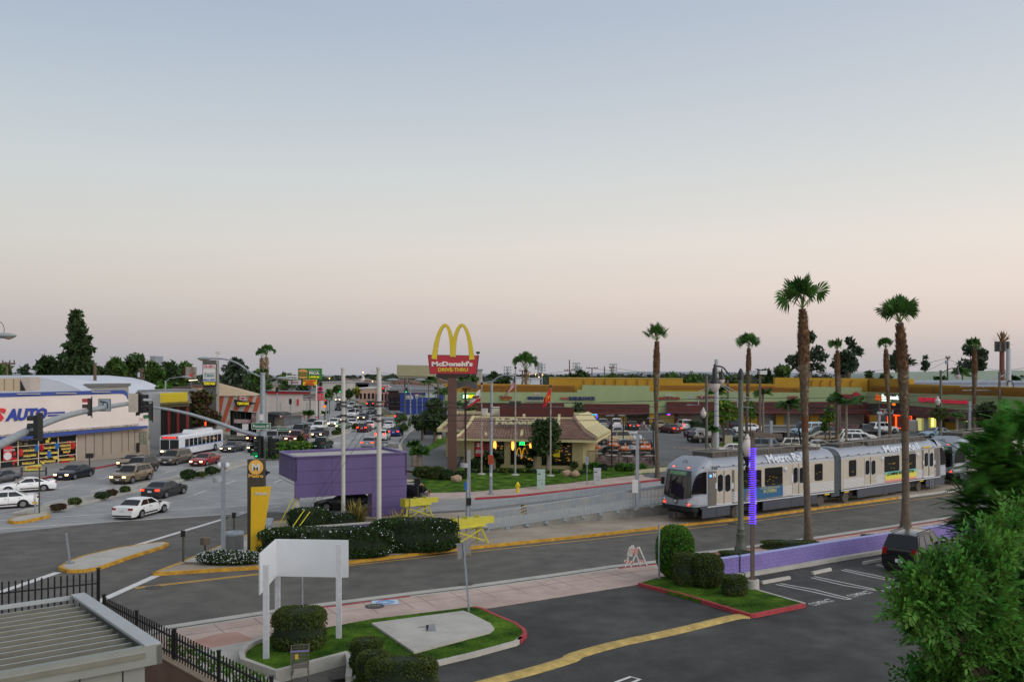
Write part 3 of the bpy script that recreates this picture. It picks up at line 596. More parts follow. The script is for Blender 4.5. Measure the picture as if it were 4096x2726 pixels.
part('solid_panel',WQ,[c10(360,960),c10(530,1000),c10(530,850),c10(360,860)],mat('khaki_wall',(104,98,84),c2=(118,112,98)),t,0,.2)
mb=MB()
for k in range(34):x=530+k*8.3;pan(mb,WQ,[c10(x,985-k*1.0),c10(x+3,985-k*1.0),c10(x+3,800-k*.9),c10(x,800-k*.9)],0,.06)
for y in(0,90,180):pan(mb,WQ,[c10(530,810+y),c10(806,770+y),c10(806,766+y),c10(530,806+y)],.02,.1)
mb.mk('bars',M_black,t)
t=thing('low_shed','low dark roofed shed beside the striped restaurant','shed',G(1090,1700,.15));mb=MB();mb.ext([WQ.at(*c10(230,1000),1),WQ.at(*c10(360,1000),1),WQ.at(*c10(360,800),1),WQ.at(*c10(230,800),1)],(0,5,0));mb.mk('walls',M_dark,t);mb=MB();mb.ext([WQ.at(*c10(225,800),1.5),WQ.at(*c10(540,830),1.5),WQ.at(*c10(470,785),1.5),WQ.at(*c10(225,782),1.5)],(0,6,0));mb.mk('roof',mat('roof_tarred',(58,60,62)),t)
Yg=225;WG=Wall((-80,Yg),(0,Yg));t=thing('gym_building','long white building with a red fascia band behind the petrol station','building',(WG.at(1180,1600).x,Yg,0))
mb=MB();a,b=WG.at(1064,1633),WG.at(1303,1633);mb.box(((a.x+b.x)/2-.6,Yg+3,2.85),(b.x-a.x-1.2,6,5.7));a_=WG.at(1064,1570);mb.mk('main_block',mat('pink_white_render',(188,176,168),c2=(198,188,180),scale=.2),t)
part('red_fascia',WG,[c10(268,485),c10(925,485),c10(965,450),c10(268,445)],mat('fascia_red',(176,34,42)),t,.6,.6);part('canopy',WG,[c10(250,442),c10(1190,462),c10(1190,445),c10(250,430)],M_gal,t,1,1)
for s,y,h,w in(('MUAY THAI',525,.5,2.95),('KICKBOXING',562,.52,3.0),('(323) 261-9192',592,.32,3.0)):txt(t,'wall_lettering',s,WG.at(*c10(838,y),.02),(1,0,0),h,M_dark,w=w,d=.05)
part('red_sign',WG,[c10(738,668),c10(762,668),c10(762,570),c10(738,570)],mlr,t,.3,.2)
for i,x in enumerate((470,890)):
 Yq2=205;p=D(*c10(x,700),Yq2);t=thing('fuel_pump',['red and white fuel pump on the forecourt, left','fuel canopy post on the forecourt, right'][i],'fuel pump',(p.x,Yq2,.15));mb=MB();mb.box((0,0,.9),(.8,.6,1.7));mb.mk('pump_body',[M_white,M_conc][i],t,lc=True);mb=MB();mb.box((-.55,0,.6),(.15,.5,1.2));mb.box((.55,0,.6),(.15,.5,1.2));mb.mk('pump_frame',mlr,t,lc=True)
 mb=MB();mb.box((0,.6,2),(.5,.4,4));mb.mk('canopy_post',M_conc,t,lc=True)
Yq=195;WS=Wall((-80,Yq),(0,Yq));t=thing('fuel_price_sign','red and grey petrol station price sign on a red-footed post','sign',(WS.at(1280,1650).x,Yq,.15));part('price_panel',WS,[c10(1052,590),c10(1150,590),c10(1150,480),c10(1052,478)],mlr,t,0,.5);part('brand_panel',WS,[c10(1055,475),c10(1155,475),c10(1155,368),c10(1055,368)],mat('panel_lilac',(164,158,166)),t,0,.5)
q=WS.at(*c10(1102,412),.05);mb=MB();mb.ext([q+Vector((.54*cos(a*PI/12),0,.54*sin(a*PI/12)))for a in range(24)],(0,-.1,0));mb.mk('emblem',mlr,t);txt(t,'emblem_lettering','76',q+Vector((0,-.15,-.25)),(1,0,0),.5,mat('deep_blue',(24,28,84)),w=.75,align='C',bold=.06,shear=.2,d=.05)
part('band',WS,[c10(1055,474),c10(1155,474),c10(1155,455),c10(1055,455)],M_dark,t,.05,.1)
for k in range(4):txt(t,'price_lettering','3.99 9',WS.at(*c10(1062,508+k*22),.05),(1,0,0),.18,M_white,w=1.1,d=.05)
mb=MB();a=WS.at(*c10(1042,600));mb.tube([(a.x,Yq,0),(a.x,Yq,a.z+3.5)],.13,10);mb.mk('post',M_white,t,sm=True);mb=MB();mb.lathe([(.38,0),(.28,.9),(.15,1.1)],(a.x,Yq,.1),10);mb.mk('foot',mlr,t)
def billboard(pts,Y,lab,m,name='billboard',post=None,d=.6):
 Wb=Wall((-99,Y),(99,Y));c=D(sum(p[0]for p in pts)/len(pts),1600,Y);t=thing(name,lab,'billboard',(c.x,Y,0));part('board',Wb,pts,m,t,0,d)
 if post:x,r=post;q=D(x,1600,Y);top=max(D(a,b,Y).z for a,b in pts);mb=MB();mb.tube([(q.x,Y+d,0),(q.x,Y+d,top-1)],r,12);mb.mk('post',mat('billboard_post',(84,84,82),rough=.6),t,sm=True)
 return t,Wb
t,Wb=billboard([c10(753,256),c10(1122,265),c10(1122,88),c10(753,88)],200,'green billboard with a burger picture and the word PICA',mat('billboard_green',(44,104,40),c2=(58,124,48),scale=.3),post=(1272,.14))
def disc(mb,W_,x,y,rx,ry,off,th,n=20,a0=0,a1=2*PI):q=W_.at(*c10(x,y),off);s=Yb_/F*.2551;mb.ext([q+Vector((rx*s*cos(a0+(a1-a0)*k/n),0,ry*s*sin(a0+(a1-a0)*k/n)))for k in range(n)],(0,th,0))
Yb_=200;mb=MB();disc(mb,Wb,832,150,72,48,.08,.05,20,0,PI);disc(mb,Wb,832,212,74,34,.08,.05,20,PI,2*PI);mb.mk('bun_picture',mat('bun_orange',(204,128,70),c2=(220,160,100),scale=1),t)
mb=MB();disc(mb,Wb,832,182,76,24,.06,.05);mb.mk('patty_picture',mat('patty_brown',(96,60,36),c2=(150,140,60),scale=2),t)
txt(t,'board_lettering','PICA',Wb.at(*c10(928,186),.05),(1,0,0),.66,M_white,w=2.3,bold=.05,d=.1);txt(t,'board_lettering','PRUEBA CUANTO',Wb.at(*c10(928,135),.05),(1,0,0),.26,mat('pale_green',(170,200,160)),w=2.3,bold=.02,d=.1);txt(t,'board_lettering','2 POR $5',Wb.at(*c10(928,240),.05),(1,0,0),.42,MT['ink_yellow'],w=2.2,bold=.03,d=.1)
t,Wb=billboard([c10(830,355),c10(1040,355),c10(1040,264),c10(830,264)],199,'small yellow sign board with red lettering under the burger billboard',mat('sign_yellow',(226,190,20)),name='sign_board',post=(1238,.1))
for k,s in enumerate(('BROTMAN','AUTO','CENTER')):txt(t,'board_lettering',s,Wb.at(*c10(935,292+k*29),.05),(1,0,0),.33,mlr,w=(2.8,1.6,2.2)[k],align='C',bold=.05,d=.1)
t,Wb=billboard([c10(563,258),c10(752,258),c10(752,200),c10(563,200)],236,'white billboard with dark lettering left of the burger billboard',M_white,post=(1165,.12));txt(t,'board_lettering','earchamps',Wb.at(*c10(582,246),.05),(1,0,0),.5,mat('ink_navy',(40,50,90)),w=2.6,d=.1)
t,Wb=billboard([c10(600,345),c10(790,345),c10(790,268),c10(600,275)],238,'white board with red lettering below the white billboard',mat('board_pale',(190,188,190)),name='sign_board',post=(1180,.12));txt(t,'board_lettering','OPEN TO YORK',Wb.at(*c10(640,315),.05),(1,0,0),.3,mlr,w=2.1,d=.1)
c14=lambda x,y:(1400+x*.20408,1420+y*.20408)
t,Wb=billboard([c14(918,404),c14(1672,415),c14(1672,202),c14(918,188)],170,'large empty olive-grey billboard behind the red restaurant sign',mat('empty_billboard',(142,138,106),c2=(156,152,118),scale=.25,rough=.7),post=(1618,.13))
part('catwalk',Wb,[c14(960,445),c14(1500,450),c14(1500,425),c14(960,418)],mat('catwalk',(130,126,110)),t,1.5,2);
t,Wb=billboard([c5(950,450),c5(1105,440),c5(1105,262),c5(950,260)],165,'grey weathered poster board with dark maroon side',mat('weathered_poster',(92,84,76),c2=(160,150,136),scale=.7),post=(760,.2));part('poster_patch',Wb,[c5(995,425),c5(1060,395),c5(1060,362),c5(998,390)],mlr,t,.05,.05);part('board_side',Wb,[c5(912,450),c5(950,450),c5(950,262),c5(920,258)],mat('maroon_side',(62,26,28)),t,-.1,.6)
part('floodlights',Wb,[c5(1000,478),c5(1125,470),c5(1125,460),c5(1000,466)],mat('flood_lit',(255,236,200),emit=1.6),t,1.5,.4)
def block(x0,x1,yt,Y,dep,c,lab,roof=None,name='building',win=0,gable=False,zoff=0):
 a,b=D(x0,yt,Y),D(x1,yt,Y);t=thing(name,lab,'building',((a.x+b.x)/2,Y,0));h=a.z;mb=MB()
 mb.box(((a.x+b.x)/2,Y+dep/2,h/2),(b.x-a.x,dep,h));mb.mk('walls',mat('wall_%d_%d_%d'%c,c,c2=tuple(min(255,v+14)for v in c),scale=.15,rough=.9),t)
 mb=MB()
 if gable:mb.ext([Vector((a.x-.5,Y-.4,h)),Vector((b.x+.5,Y-.4,h)),Vector(((a.x+b.x)/2,Y-.4,h+gable))],(0,dep+.8,0))
 else:mb.box(((a.x+b.x)/2,Y+dep/2,h+.25),(b.x-a.x+.6,dep+.6,.5))
 rc=roof or(128,128,126);mb.mk('roof',mat('roof_%d_%d_%d'%rc,rc,rough=.9),t)
 if win:
  mb=MB();
  for k in range(win):x=a.x+(b.x-a.x)*(k+.5)/win;mb.box((x,Y-.03,min(h*.5,3.2 if h<8 else h*.6)),((b.x-a.x)/win*.55,.1,min(h*.4,2.4)))
  mb.mk('windows',M_glass,t)
 return t
block(672,762,1556,185,12,(178,150,124),'low pink house row with brown roofs behind the yellow boards',(88,70,60),win=6)
block(762,800,1548,182,12,(184,142,124),'small pink house beside the poster board post',(96,74,64),win=2)
block(950,1040,1545,260,20,(168,156,130),'cream block half hidden behind the trees right of the clinic tower',(130,124,112),win=6)
block(345,412,1546,150,10,(148,146,138),'small flat roofed house behind the blue trim with twin lamp',(110,108,104),win=2)
block(560,672,1572,135,12,(150,150,148),'grey parapet house between white shop and yellow boards',(130,130,130))
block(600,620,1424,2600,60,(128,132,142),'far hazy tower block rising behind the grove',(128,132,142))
block(1500,1560,1553,300,30,(170,120,112),'pink shop with a flat white canopy far up the boulevard, right of the yellow tree',(180,178,170),win=5)
block(1435,1500,1555,330,30,(182,148,128),'pink and cream far shop left of the pink one',(190,186,178),win=4)
block(1400,1512,1534,400,50,(128,128,132),'long grey flat warehouse far behind the boulevard',(120,120,124))
block(1290,1390,1530,380,40,(168,164,156),'pale low warehouse behind the petrol sign',(150,150,148))
t=block(1554,1602,1566,260,25,(52,34,32),'dark brown corner shop with white posters under the tacos sign',(44,30,28),win=3)
t=block(1600,1790,1570,235,30,(34,54,120),'bright blue shop with a grey roof behind the parked cars',(128,126,130),win=0);Wb=Wall((-99,235),(99,235))
part('roof_slope',Wb,[c14(760,690),c14(1860,690),c14(1820,620),c14(840,575)],MT['roof_128_126_130'],t,.3,6);part('wall_panel',Wb,[c14(1075,860),c14(1235,860),c14(1235,800),c14(1075,800)],M_white,t,.2,.15);txt(t,'wall_lettering','Pick a Part',Wb.at(*c14(1085,848),.25),(1,0,0),.45,M_dark,w=1.9,d=.1)
part('poster_panel',Wb,[c14(1480,830),c14(1665,830),c14(1665,715),c14(1480,715)],mat('panel_teal',(120,150,150),c2=(190,190,180),scale=.3),t,.2,.15);txt(t,'wall_lettering','323-785-1306',Wb.at(*c14(1085,795),.25),(1,0,0),.25,M_white,w=1.8,d=.1);txt(t,'wall_lettering','Los Primos',Wb.at(*c14(1240,790),.25),(1,0,0),.5,mat('ink_orange',(200,120,50)),w=2.3,d=.1)
t,Wb=billboard([c14(625,630),c14(763,625),c14(763,585),c14(625,585)],262,'white sign with red TACOS lettering right of the right pale column',M_white,name='sign_board',post=(1546,.12));txt(t,'board_lettering','TACOS',Wb.at(*c14(628,618),.05),(1,0,0),.38,mlr,w=1.9,bold=.05,d=.1)
t,Wb=billboard([c14(680,712),c14(765,705),c14(765,640),c14(680,645)],264,'white board with dark arrow under the tacos sign',M_white,name='sign_board',post=(1546,.12))
def far_signal(x,y,Y,lit,lab,parent_x=None,post=False):
 c=D(x,y,Y);t=thing('traffic_light',lab,'traffic light',(c.x,c.y,0),0,'traffic lights at the far junction');head(t,c,0,lit,Y/215.)
 mb=MB();
 if post:mb.tube([(c.x,c.y+.3,0),(c.x,c.y+.3,c.z+.5)],.12,8)
 else:mb.tube([c+Vector((0,.2,.4)),c+Vector((parent_x,.2,.2))],.12,8);mb.tube([(c.x+parent_x,c.y+.2,0),(c.x+parent_x,c.y+.2,c.z+1)],.2,8)
 mb.mk('support',M_gal,t,sm=True)
far_signal(1303,1606,172,0,'red traffic light with orange hand signal beside the petrol station palms',post=True)
mb=MB();q=D(1300,1625,171);mb.box(q,(.42,.3,.45));mb.mk('walk_signal',M_sgnl,[o for o in bpy.data.objects if o.get('label','').startswith('red traffic light with orange hand')][0]);
mb=MB();mb.box(q+Vector((0,-.16,0)),(.32,.02,.34));mb.mk('hand_lamp',mat('hand_orange',(255,90,20),emit=3),[o for o in bpy.data.objects if o.get('label','').startswith('red traffic light with orange hand')][0])
far_signal(1534,1558,205,0,'red traffic light right of the right pale column',12.0)
far_signal(1625,1561,200,2,'green traffic light under the empty billboard',9.0)
far_signal(1361,1559,330,2,'small far green traffic light up the boulevard',post=True)
far_signal(1320,1537,420,2,'farthest small green traffic light above the petrol price sign',post=True)
far_signal(1107,1558,185,None,'unlit traffic light with its back turned above the gym roof',post=True);far_signal(1161,1605,176,None,'dark traffic light pair at the corner fence',post=True)
for x,y,Y,s,lab in((1311,1595,190,'Beverly Bl','small green street sign beside the petrol price sign'),(1689,1584,195,'Atlantic Bl','small green street sign in front of the blue shop')):
 q=D(x,y,Y);t=thing('street_sign',lab,'street sign',(q.x,Y,0));blade(t,q,1.5,.45,s);mb=MB();mb.tube([(q.x,Y+.3,0),(q.x,Y+.3,q.z)],.1,8);mb.mk('post',M_gal,t)
q=D(1667,1585,190);t=thing('speed_sign','white 35 speed limit sign before the blue shop','road sign',(q.x,190,0));mb=MB();mb.box(q,(.6,.05,.8));mb.mk('sign_face',M_white,t);txt(t,'sign_lettering','35',q+Vector((0,-.04,-.3)),(1,0,0),.4,M_black,w=.45,align='C',bold=.04,d=.02);mb=MB();mb.tube([(q.x,190.2,0),(q.x,190.2,q.z)],.1,8);mb.mk('post',M_gal,t)
# street furniture on the boulevard pavement left
p=G(155,1902,.15);t=thing('bus_bench','dark bus bench with a yellow advertising back on the left pavement','bench',p);WB_=Wall((p.x-3,p.y),(p.x+3,p.y+1.3));part('advert_back',WB_,[c0(395,1525),c0(655,1480),c0(638,1388),c0(388,1430)],mat('advert_yellow',(206,200,96)),t,0,.05);txt(t,'advert_lettering','ADVERTISE HERE',WB_.at(*c0(415,1468),.02),WB_.u if WB_.u.x>0 else-WB_.u,.24,mat('ink_orange_red',(200,90,50)),w=1.35*1.0,bold=.03,d=.01,nrm=WB_.n)
mb=MB();a,b=WB_.at(*c0(330,1530),.4),WB_.at(*c0(715,1500),.4);mb.bar(lev(a,.6),lev(b,.6),.45,.06);mb.mk('seat',M_black,t)
for q in(a,b):mb=MB();mb.tube([lev(q,.15),lev(q,.95),lev(q-WB_.n*.35,.95),lev(q-WB_.n*.35,.15)],.04,6);mb.mk('arm_frame',M_black,t)
p=G(358,1868,.15);t=thing('news_box','small black newspaper box on a stalk behind the dark blue car','newspaper box',p);mb=MB();mb.tube([(0,0,0),(0,0,1.0)],.06,8);mb.mk('stalk',M_black,t,lc=True);mb=MB();mb.box((0,0,1.25),(.75,.45,.5),R(15));mb.mk('box',M_black,t,lc=True);
def power_pole(x,yt,Y,lab,arms=((0,44),),xf=False,r=.22):
 q=D(x,yt,Y);t=thing('power_pole',lab,'power pole',(q.x,Y,0),0,'wooden power poles');mb=MB();mb.tube([(0,0,0),(0,0,q.z)],[r*1.2,r*.8],8);mb.mk('pole',M_wood,t,lc=True,sm=True)
 for dy,w in arms:z=zat(yt+dy,Y);ww=w*Y/F;mb=MB();mb.box((0,-.2,z),(ww,.25,.28));[mb.box((ww*f,-.2,z+.35),(.15,.15,.5))for f in(-.45,-.2,.2,.45)];mb.mk('cross_arm',M_wood,t,lc=True)
 if xf:mb=MB();mb.lathe([(.28,-.5),(.28,.5)],(-.5,-.3,zat(yt+20,Y)),12);mb.mk('transformer',mat('transformer_grey',(150,156,164)),t,lc=True,sm=True)
 return t
power_pole(567,1478,185,'wooden power pole with grey transformer before the grove',((6,20),(34,26)),True)
power_pole(28,1452,150,'dark power pole at the left edge',((2,70),))
power_pole(380,1450,160,'thin dark pointed pole before the tall conifer',(),r=.3)
for x,yt,arms,lab,Y in((2278,1438,((43,42),),'tall dark pole with low cross-arm above the yellow wall',300),(2368,1470,((2,46),),'wide-armed power pole above the yellow wall',320),(2418,1465,(),'bare short pole above the yellow wall',300),(2446,1468,((2,20),),'power pole right of the bare pole',320),(2090,1480,((2,30),),'power pole left of the shaggy palm',320),(2765,1486,((3,12),),'power pole above the dark trees left of the catenary pole',300),(3100,1470,((4,14),),'power pole left of the tallest palm',300),(3790,1428,((4,18),),'brown power pole with transformer near the green barrel roof',240),(3492,1488,((2,12),),'small power pole between gum trees',300),(3290,1488,((2,30),),'wide far power pole right of the tallest palm',320)):
 power_pole(x,yt,Y,lab,arms,'transformer'in lab)
def sport_light(x,yt,Y,lab,w=3.2):
 q=D(x,yt,Y);t=thing('stadium_light',lab,'floodlight tower',(q.x,Y,0),0,'stadium floodlight towers');mb=MB();mb.tube([(0,0,0),(0,0,q.z)],.3,8);mb.mk('mast',M_gal,t,lc=True)
 mb=MB();
 for j in range(3):
  for k in range(4):mb.box(((k-1.5)*w*.3,0,q.z-j*1.3),(w*.2,.5,.8))
 mb.mk('lamp_rack',M_cob,t,lc=True)
for x,yt,lab in((2153,1452,'left stadium floodlight tower right of the shaggy palm'),(2167,1458,'second stadium floodlight tower right of the shaggy palm'),(2305,1453,'stadium floodlight tower right of the tall dark pole'),(2314,1470,'shorter stadium floodlight tower right of the tall dark pole'),(2453,1457,'stadium floodlight tower over the third power pole'),(2030,1468,'stadium floodlight tower above the flag')):sport_light(x,yt,420,lab)
for i,(x0,y0,x1,y1,Y)in enumerate(((2368,1472,3100,1476,305),(2446,1470,3290,1492,310),(3100,1474,3790,1432,270),(3490,1492,3790,1440,270),(3790,1436,4200,1446,240),(1480,1484,2278,1482,320))):wire(['thin far power line over the shopping centre, upper','thin far power line over the shopping centre, lower','thin power line running to the brown power pole, upper','thin power line running to the brown power pole, lower','thin power line leaving the brown power pole to the right','thin far power line over the boulevard'][i],[D(x0,y0,Y),D(x1,y1,Y)],.05,'far power lines',2.5)
# shopping centre
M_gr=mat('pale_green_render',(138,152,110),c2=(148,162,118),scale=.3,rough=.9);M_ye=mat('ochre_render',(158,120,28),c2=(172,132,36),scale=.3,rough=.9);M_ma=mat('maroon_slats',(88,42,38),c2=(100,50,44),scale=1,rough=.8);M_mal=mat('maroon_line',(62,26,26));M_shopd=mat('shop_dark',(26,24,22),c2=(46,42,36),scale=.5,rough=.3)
W1=Wall((-20,177),(69.5,177));W2=Wall((69.5,178),(78.5,130))
t=thing('shopping_centre','long L-shaped shopping centre, pale green band over maroon awnings with ochre upper walls','shopping centre',(20,177,.1))
g=lambda x,y:G_(x,y)
xl=1780
part('green_band',W1,[(xl,1609),(2256,1612),(2256,1653),(2333,1653),(2333,1614),(2598,1618),(2598,1653),(2666,1653),(2666,1606),(3470,1613),(3470,1569),(3447,1566),(3447,1549),(3203,1545),(3203,1569),(2599,1564),(2599,1542),(2329,1539),(2329,1558),(2309,1558),(2309,1568),(xl,1567)],M_gr,t,0,.8)
part('upper_wall',W1,[(xl,1575),(3470,1575),(3470,1512),(3100,1509),(3100,1535),(2732,1531),(2732,1512),(2197,1508),(2197,1538),(1834,1532),(xl,1532)],M_ye,t,-1.6,1.2)
part('roof_edge',W1,[(2197,1510.5),(2732,1514.5),(2732,1512),(2197,1508)],mat('coping_pale',(190,168,96)),t,-1.5,1.4)
mb=MB();mb.box((28.5,196,3.0),(83,34,6.0));mb.mk('rear_block',mat('flat_roof',(150,148,142),c2=(132,130,124),scale=.1),t)
for(xa,xb,ya,yb)in((1880,2256,1611,1650),(2333,2598,1614,1652),(2666,3470,1605,1650)):
 mb=MB();a,b=W1.at(xa,ya,.1),W1.at(xb,ya+1,.1);c,d=W1.at(xb,yb,1.6),W1.at(xa,yb,1.6);mb.add([a,b,c,d,lev(d,d.z-.15),lev(c,c.z-.15),W1.at(xb,yb+2,0),W1.at(xa,yb+2,0)],[(0,1,2,3),(3,2,5,4),(4,5,6,7)]);mb.add([a,d,lev(d,d.z-.15),W1.at(xa,yb+2,0)],[(0,1,2,3)]);mb.add([b,c,lev(c,c.z-.15),W1.at(xb,yb+2,0)],[(3,2,1,0)]);o=mb.mk('awning',M_ma,t,fix=False)
 mb=MB();
 for k in range(1,9):u=k/9;mb.bar(a.lerp(d,u)+Vector((0,-.05,.05)),b.lerp(c,u)+Vector((0,-.05,.05)),.07,.07)
 mb.mk('slats',M_mal,o)
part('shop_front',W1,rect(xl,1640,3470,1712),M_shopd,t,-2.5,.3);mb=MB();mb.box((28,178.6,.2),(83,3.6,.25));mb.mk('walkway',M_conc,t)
for(xa,xb,ya,yb,m)in((2336,2346,1652,1710,M_ma),(2480,2500,1652,1712,M_ye),(2598,2628,1652,1712,M_ye),(2700,2712,1650,1706,M_ma),(2840,2860,1650,1706,M_ma),(2940,3030,1660,1702,M_ye),(3105,3135,1655,1705,M_ye),(3240,3275,1650,1690,M_ye),(3300,3330,1645,1690,M_ye),(3030,3034,1648,1704,M_ma),(2395,2402,1660,1712,M_ye)):part('pillar',W1,rect(xa,ya,xb,yb),m,t,-.3,.8)
for(xa,xb,ya,yb,c,e)in((2640,2700,1660,1700,(120,104,60),.3),(2720,2770,1652,1690,(150,110,90),0),(2770,2840,1655,1702,(126,128,116),0),(3138,3165,1690,1706,(190,196,196),0),(3080,3095,1660,1690,(140,138,130),0),(2350,2392,1655,1690,(150,128,60),.7),(2400,2470,1660,1692,(60,52,30),.5),(2510,2590,1660,1700,(40,36,28),.3),(3255,3268,1662,1678,(150,70,60),0)):part('shop_window',W1,rect(xa,ya,xb,yb),mat('shopwin_%d'%xa,c,c2=tuple(v//2 for v in c),scale=.5,rough=.3)if not e else mat('shopwinlit_%d'%xa,c,emit=e),t,-1.9,.2)
part('teal_counter',W1,rect(2655,1691,2688,1703),mat('counter_teal',(60,150,136)),t,-1.2,.3);part('door',W1,rect(2606,1685,2620,1712),M_gal,t,.3,.2)
def shop_sign(s,x,y,x1,h,m,W_=W1,bold=.05,off=.05,d=.25,shear=0):a,b=W_.at(x,y,off),W_.at(x1,y,off);u=(b-a);u.z=0;return txt(t,'shop_lettering',s,a,u.normalized(),h,m,w=u.length,bold=bold,d=d,nrm=W_.n,shear=shear)
mnv=mat('letter_navy',(26,40,92),rough=.5);mrd=mat('letter_brick',(140,44,38),rough=.5);mlit=mat('letter_yellow_lit',(236,214,30),emit=1.1);mlw=mat('letter_white_lit',(226,240,226),emit=1.1)
part('sign_backing',W1,[(1846,1595),(1905,1594),(1905,1572),(1846,1574)],mat('sign_green_lit',(20,120,50),emit=.35),t,.06,.12)
shop_sign('SUB',*G_(337,765),G_(388,0)[0],.68,mlw,shear=.2,off=.12);shop_sign('WAY',*G_(388,765),G_(455,0)[0],.68,mlit,shear=.2,off=.12)
shop_sign('Yum Yum',*G_(672,772),G_(778,0)[0],.68,mrd);shop_sign('CHINESE FOOD',*G_(680,782),G_(768,0)[0],.24,mat('ink_amber',(200,140,30)),bold=.02)
shop_sign('DELICIOUS',*G_(920,778),G_(1062,0)[0],.62,mnv);shop_sign('BAKERY AND DELI',*G_(903,794),G_(1060,0)[0],.22,M_white,bold=.02);shop_sign('INSURANCE',*G_(1290,783),G_(1522,0)[0],.72,mnv);shop_sign("Adriana's",*G_(1215,775),G_(1286,0)[0],.5,mat('script_red',(190,80,80)),bold=.02,shear=.2)
shop_sign('International',*H_(277,930),H_(338,0)[0],.3,M_white,bold=.01,shear=.2);shop_sign('BEAUTY SALON',*H_(236,952),H_(380,0)[0],.5,mrd);shop_sign('DENTAL',*H_(505,950),H_(650,0)[0],.65,mrd);shop_sign('WIC',*H_(1133,958),H_(1203,0)[0],.85,mrd);shop_sign('PHARMACY',*H_(1483,950),H_(1590,0)[0],1.0,mrd);shop_sign('99c',*H_(1592,948),H_(1640,0)[0],1.4,mat('ink_rose',(190,50,66)))
part('sign_plate',W1,rect(2138,1572,2160,1582),M_white,t,.05,.1);txt(t,'shop_lettering','HAIR',W1.at(2140,1580.5,.08),(1,0,0),.4,mrd,w=.95,d=.02)
mneb=mat('neon_blue',(40,60,255),emit=3.2);mner=mat('neon_red',(255,60,20),emit=3.2)
for x in(1472,1540):part('neon_frame',W1,[G_(x-2,950),G_(x+3,950),G_(x+3,892),G_(x-2,892)],mneb,t,.4,.1)
for s,x,y,x1,m,h in(('TACOS',1480,905,1535,mner,.6),('MEXICAN',1482,920,1538,mat('neon_cyan',(60,220,255),emit=2.4),.45),('OPEN',1548,907,1588,mner,.7)):shop_sign(s,*G_(x,y),G_(x1,0)[0],h,m,off=.45,bold=.04,d=.05)
part('neon_ring',W1,rect(2669,1654,2682,1657),mneb,t,.2,.1);part('neon_ring',W1,rect(2671,1657.5,2680,1659.5),mner,t,.2,.1)
mb=MB()
for xa,xb,ys_ in((1850,2300,(1540,1545,1550,1556,1562)),(2640,3100,(1542,1548,1554)),(3040,3190,(1548,1553,1558,1564))):
 for y in ys_:mb.bar(W1.at(xa,y,-1.4),W1.at(xb,y+3,-1.4),.09)
for x in(2336,2378,2420,2462,2505,2550,2592):mb.bar(W1.at(x,1541,-1.4),W1.at(x,1517,-1.4),.12)
for x in(3246,3283,3322,3362,3403):mb.bar(W1.at(x,1546,-1.4),W1.at(x,1524,-1.4),.12);mb.bar(W1.at(x,1524,-1.4),W1.at(x+9,1520,-1.4),.12)
mb.mk('wall_rails',mat('rail_maroon',(124,66,44)),t)
part('green_band',W2,[(3470,1613),(3518,1618),(3522,1655),(3545,1655),(3535,1622),(4130,1664),(4130,1588),(3452,1566)]and[(3450,1612),(3516,1612),(3516,1655),(3518,1655),(3519,1612),(4130,1664),(4130,1589),(3450,1566)],M_gr,t,0,.8)
part('upper_wall',W2,[(3450,1575),(4130,1592),(4130,1550),(3634,1535),(3633,1515),(3450,1512)],M_ye,t,-1.6,1.2)
mb=MB()
for k in range(5):mb.bar(W2.at(3484,1544+k*5,-1.4),W2.at(4130,1556+k*8,-1.4),.08)
for x in(3644,3732,3818,3904):mb.bar(W2.at(x,1580,-1.4),W2.at(x,1548,-1.4),.08)
mb.mk('wall_rails',MT['rail_maroon'],t)
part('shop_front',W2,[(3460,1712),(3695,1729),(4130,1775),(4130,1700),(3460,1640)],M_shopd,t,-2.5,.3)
mb=MB();a,b=W2.at(3519,1611,.1),W2.at(4130,1662,.1);c,d=W2.at(4130,1702,1.6),W2.at(3519,1650,1.6);e1,e2=W2.at(3519,1652,0),W2.at(4130,1704,0);mb.add([a,b,c,d,e2,e1],[(0,1,2,3),(3,2,4,5),(0,3,5)]);o=mb.mk('awning',M_ma,t,fix=False);mb=MB()
for k in range(1,9):u=k/9;mb.bar(a.lerp(d,u)+W2.n*.06,b.lerp(c,u)+W2.n*.06,.07,.07)
mb.mk('slats',M_mal,o)
mb=MB();mb.prism([(71.5,180),(80.5,130),(112,130),(112,212),(71.5,212)],.1,6.0);mb.mk('rear_block',MT['flat_roof'],t)
c33=lambda x,y:(3300+x*.29711,1450+y*.29711)
for s,xa,y,xb,h,m in(('boost',772,490,995,.95,mlw),('mobile',772,516,880,.36,mlw)):a,b=W2.at(*c33(xa,y),.2),W2.at(*c33(xb,y),.2);u=b-a;u.z=0;txt(t,'shop_lettering',s,a,u.normalized(),h,m,w=u.length,bold=.05,d=.15,nrm=W2.n)
part('sign_backing',W2,[c33(768,522),c33(1005,500),c33(1005,425),c33(768,415)],M_dark,t,.1,.15)
part('sign_emblem',W2,[c33(670,500),c33(690,420),c33(720,440),c33(765,450),c33(735,515),c33(715,500)],mat('emblem_orange',(226,100,30),emit=.4),t,.2,.15)
part('sign_backing',W2,[c33(893,612),c33(1008,608),c33(1003,540),c33(893,536)],M_dark,t,1.7,.1)
a,b=W2.at(*c33(903,575),1.75),W2.at(*c33(950,575),1.75);u=b-a;u.z=0;txt(t,'shop_lettering','40',a,u.normalized(),.5,mat('amber_lit',(255,120,20),emit=1.2),w=u.length,bold=.04,d=.05,nrm=W2.n)
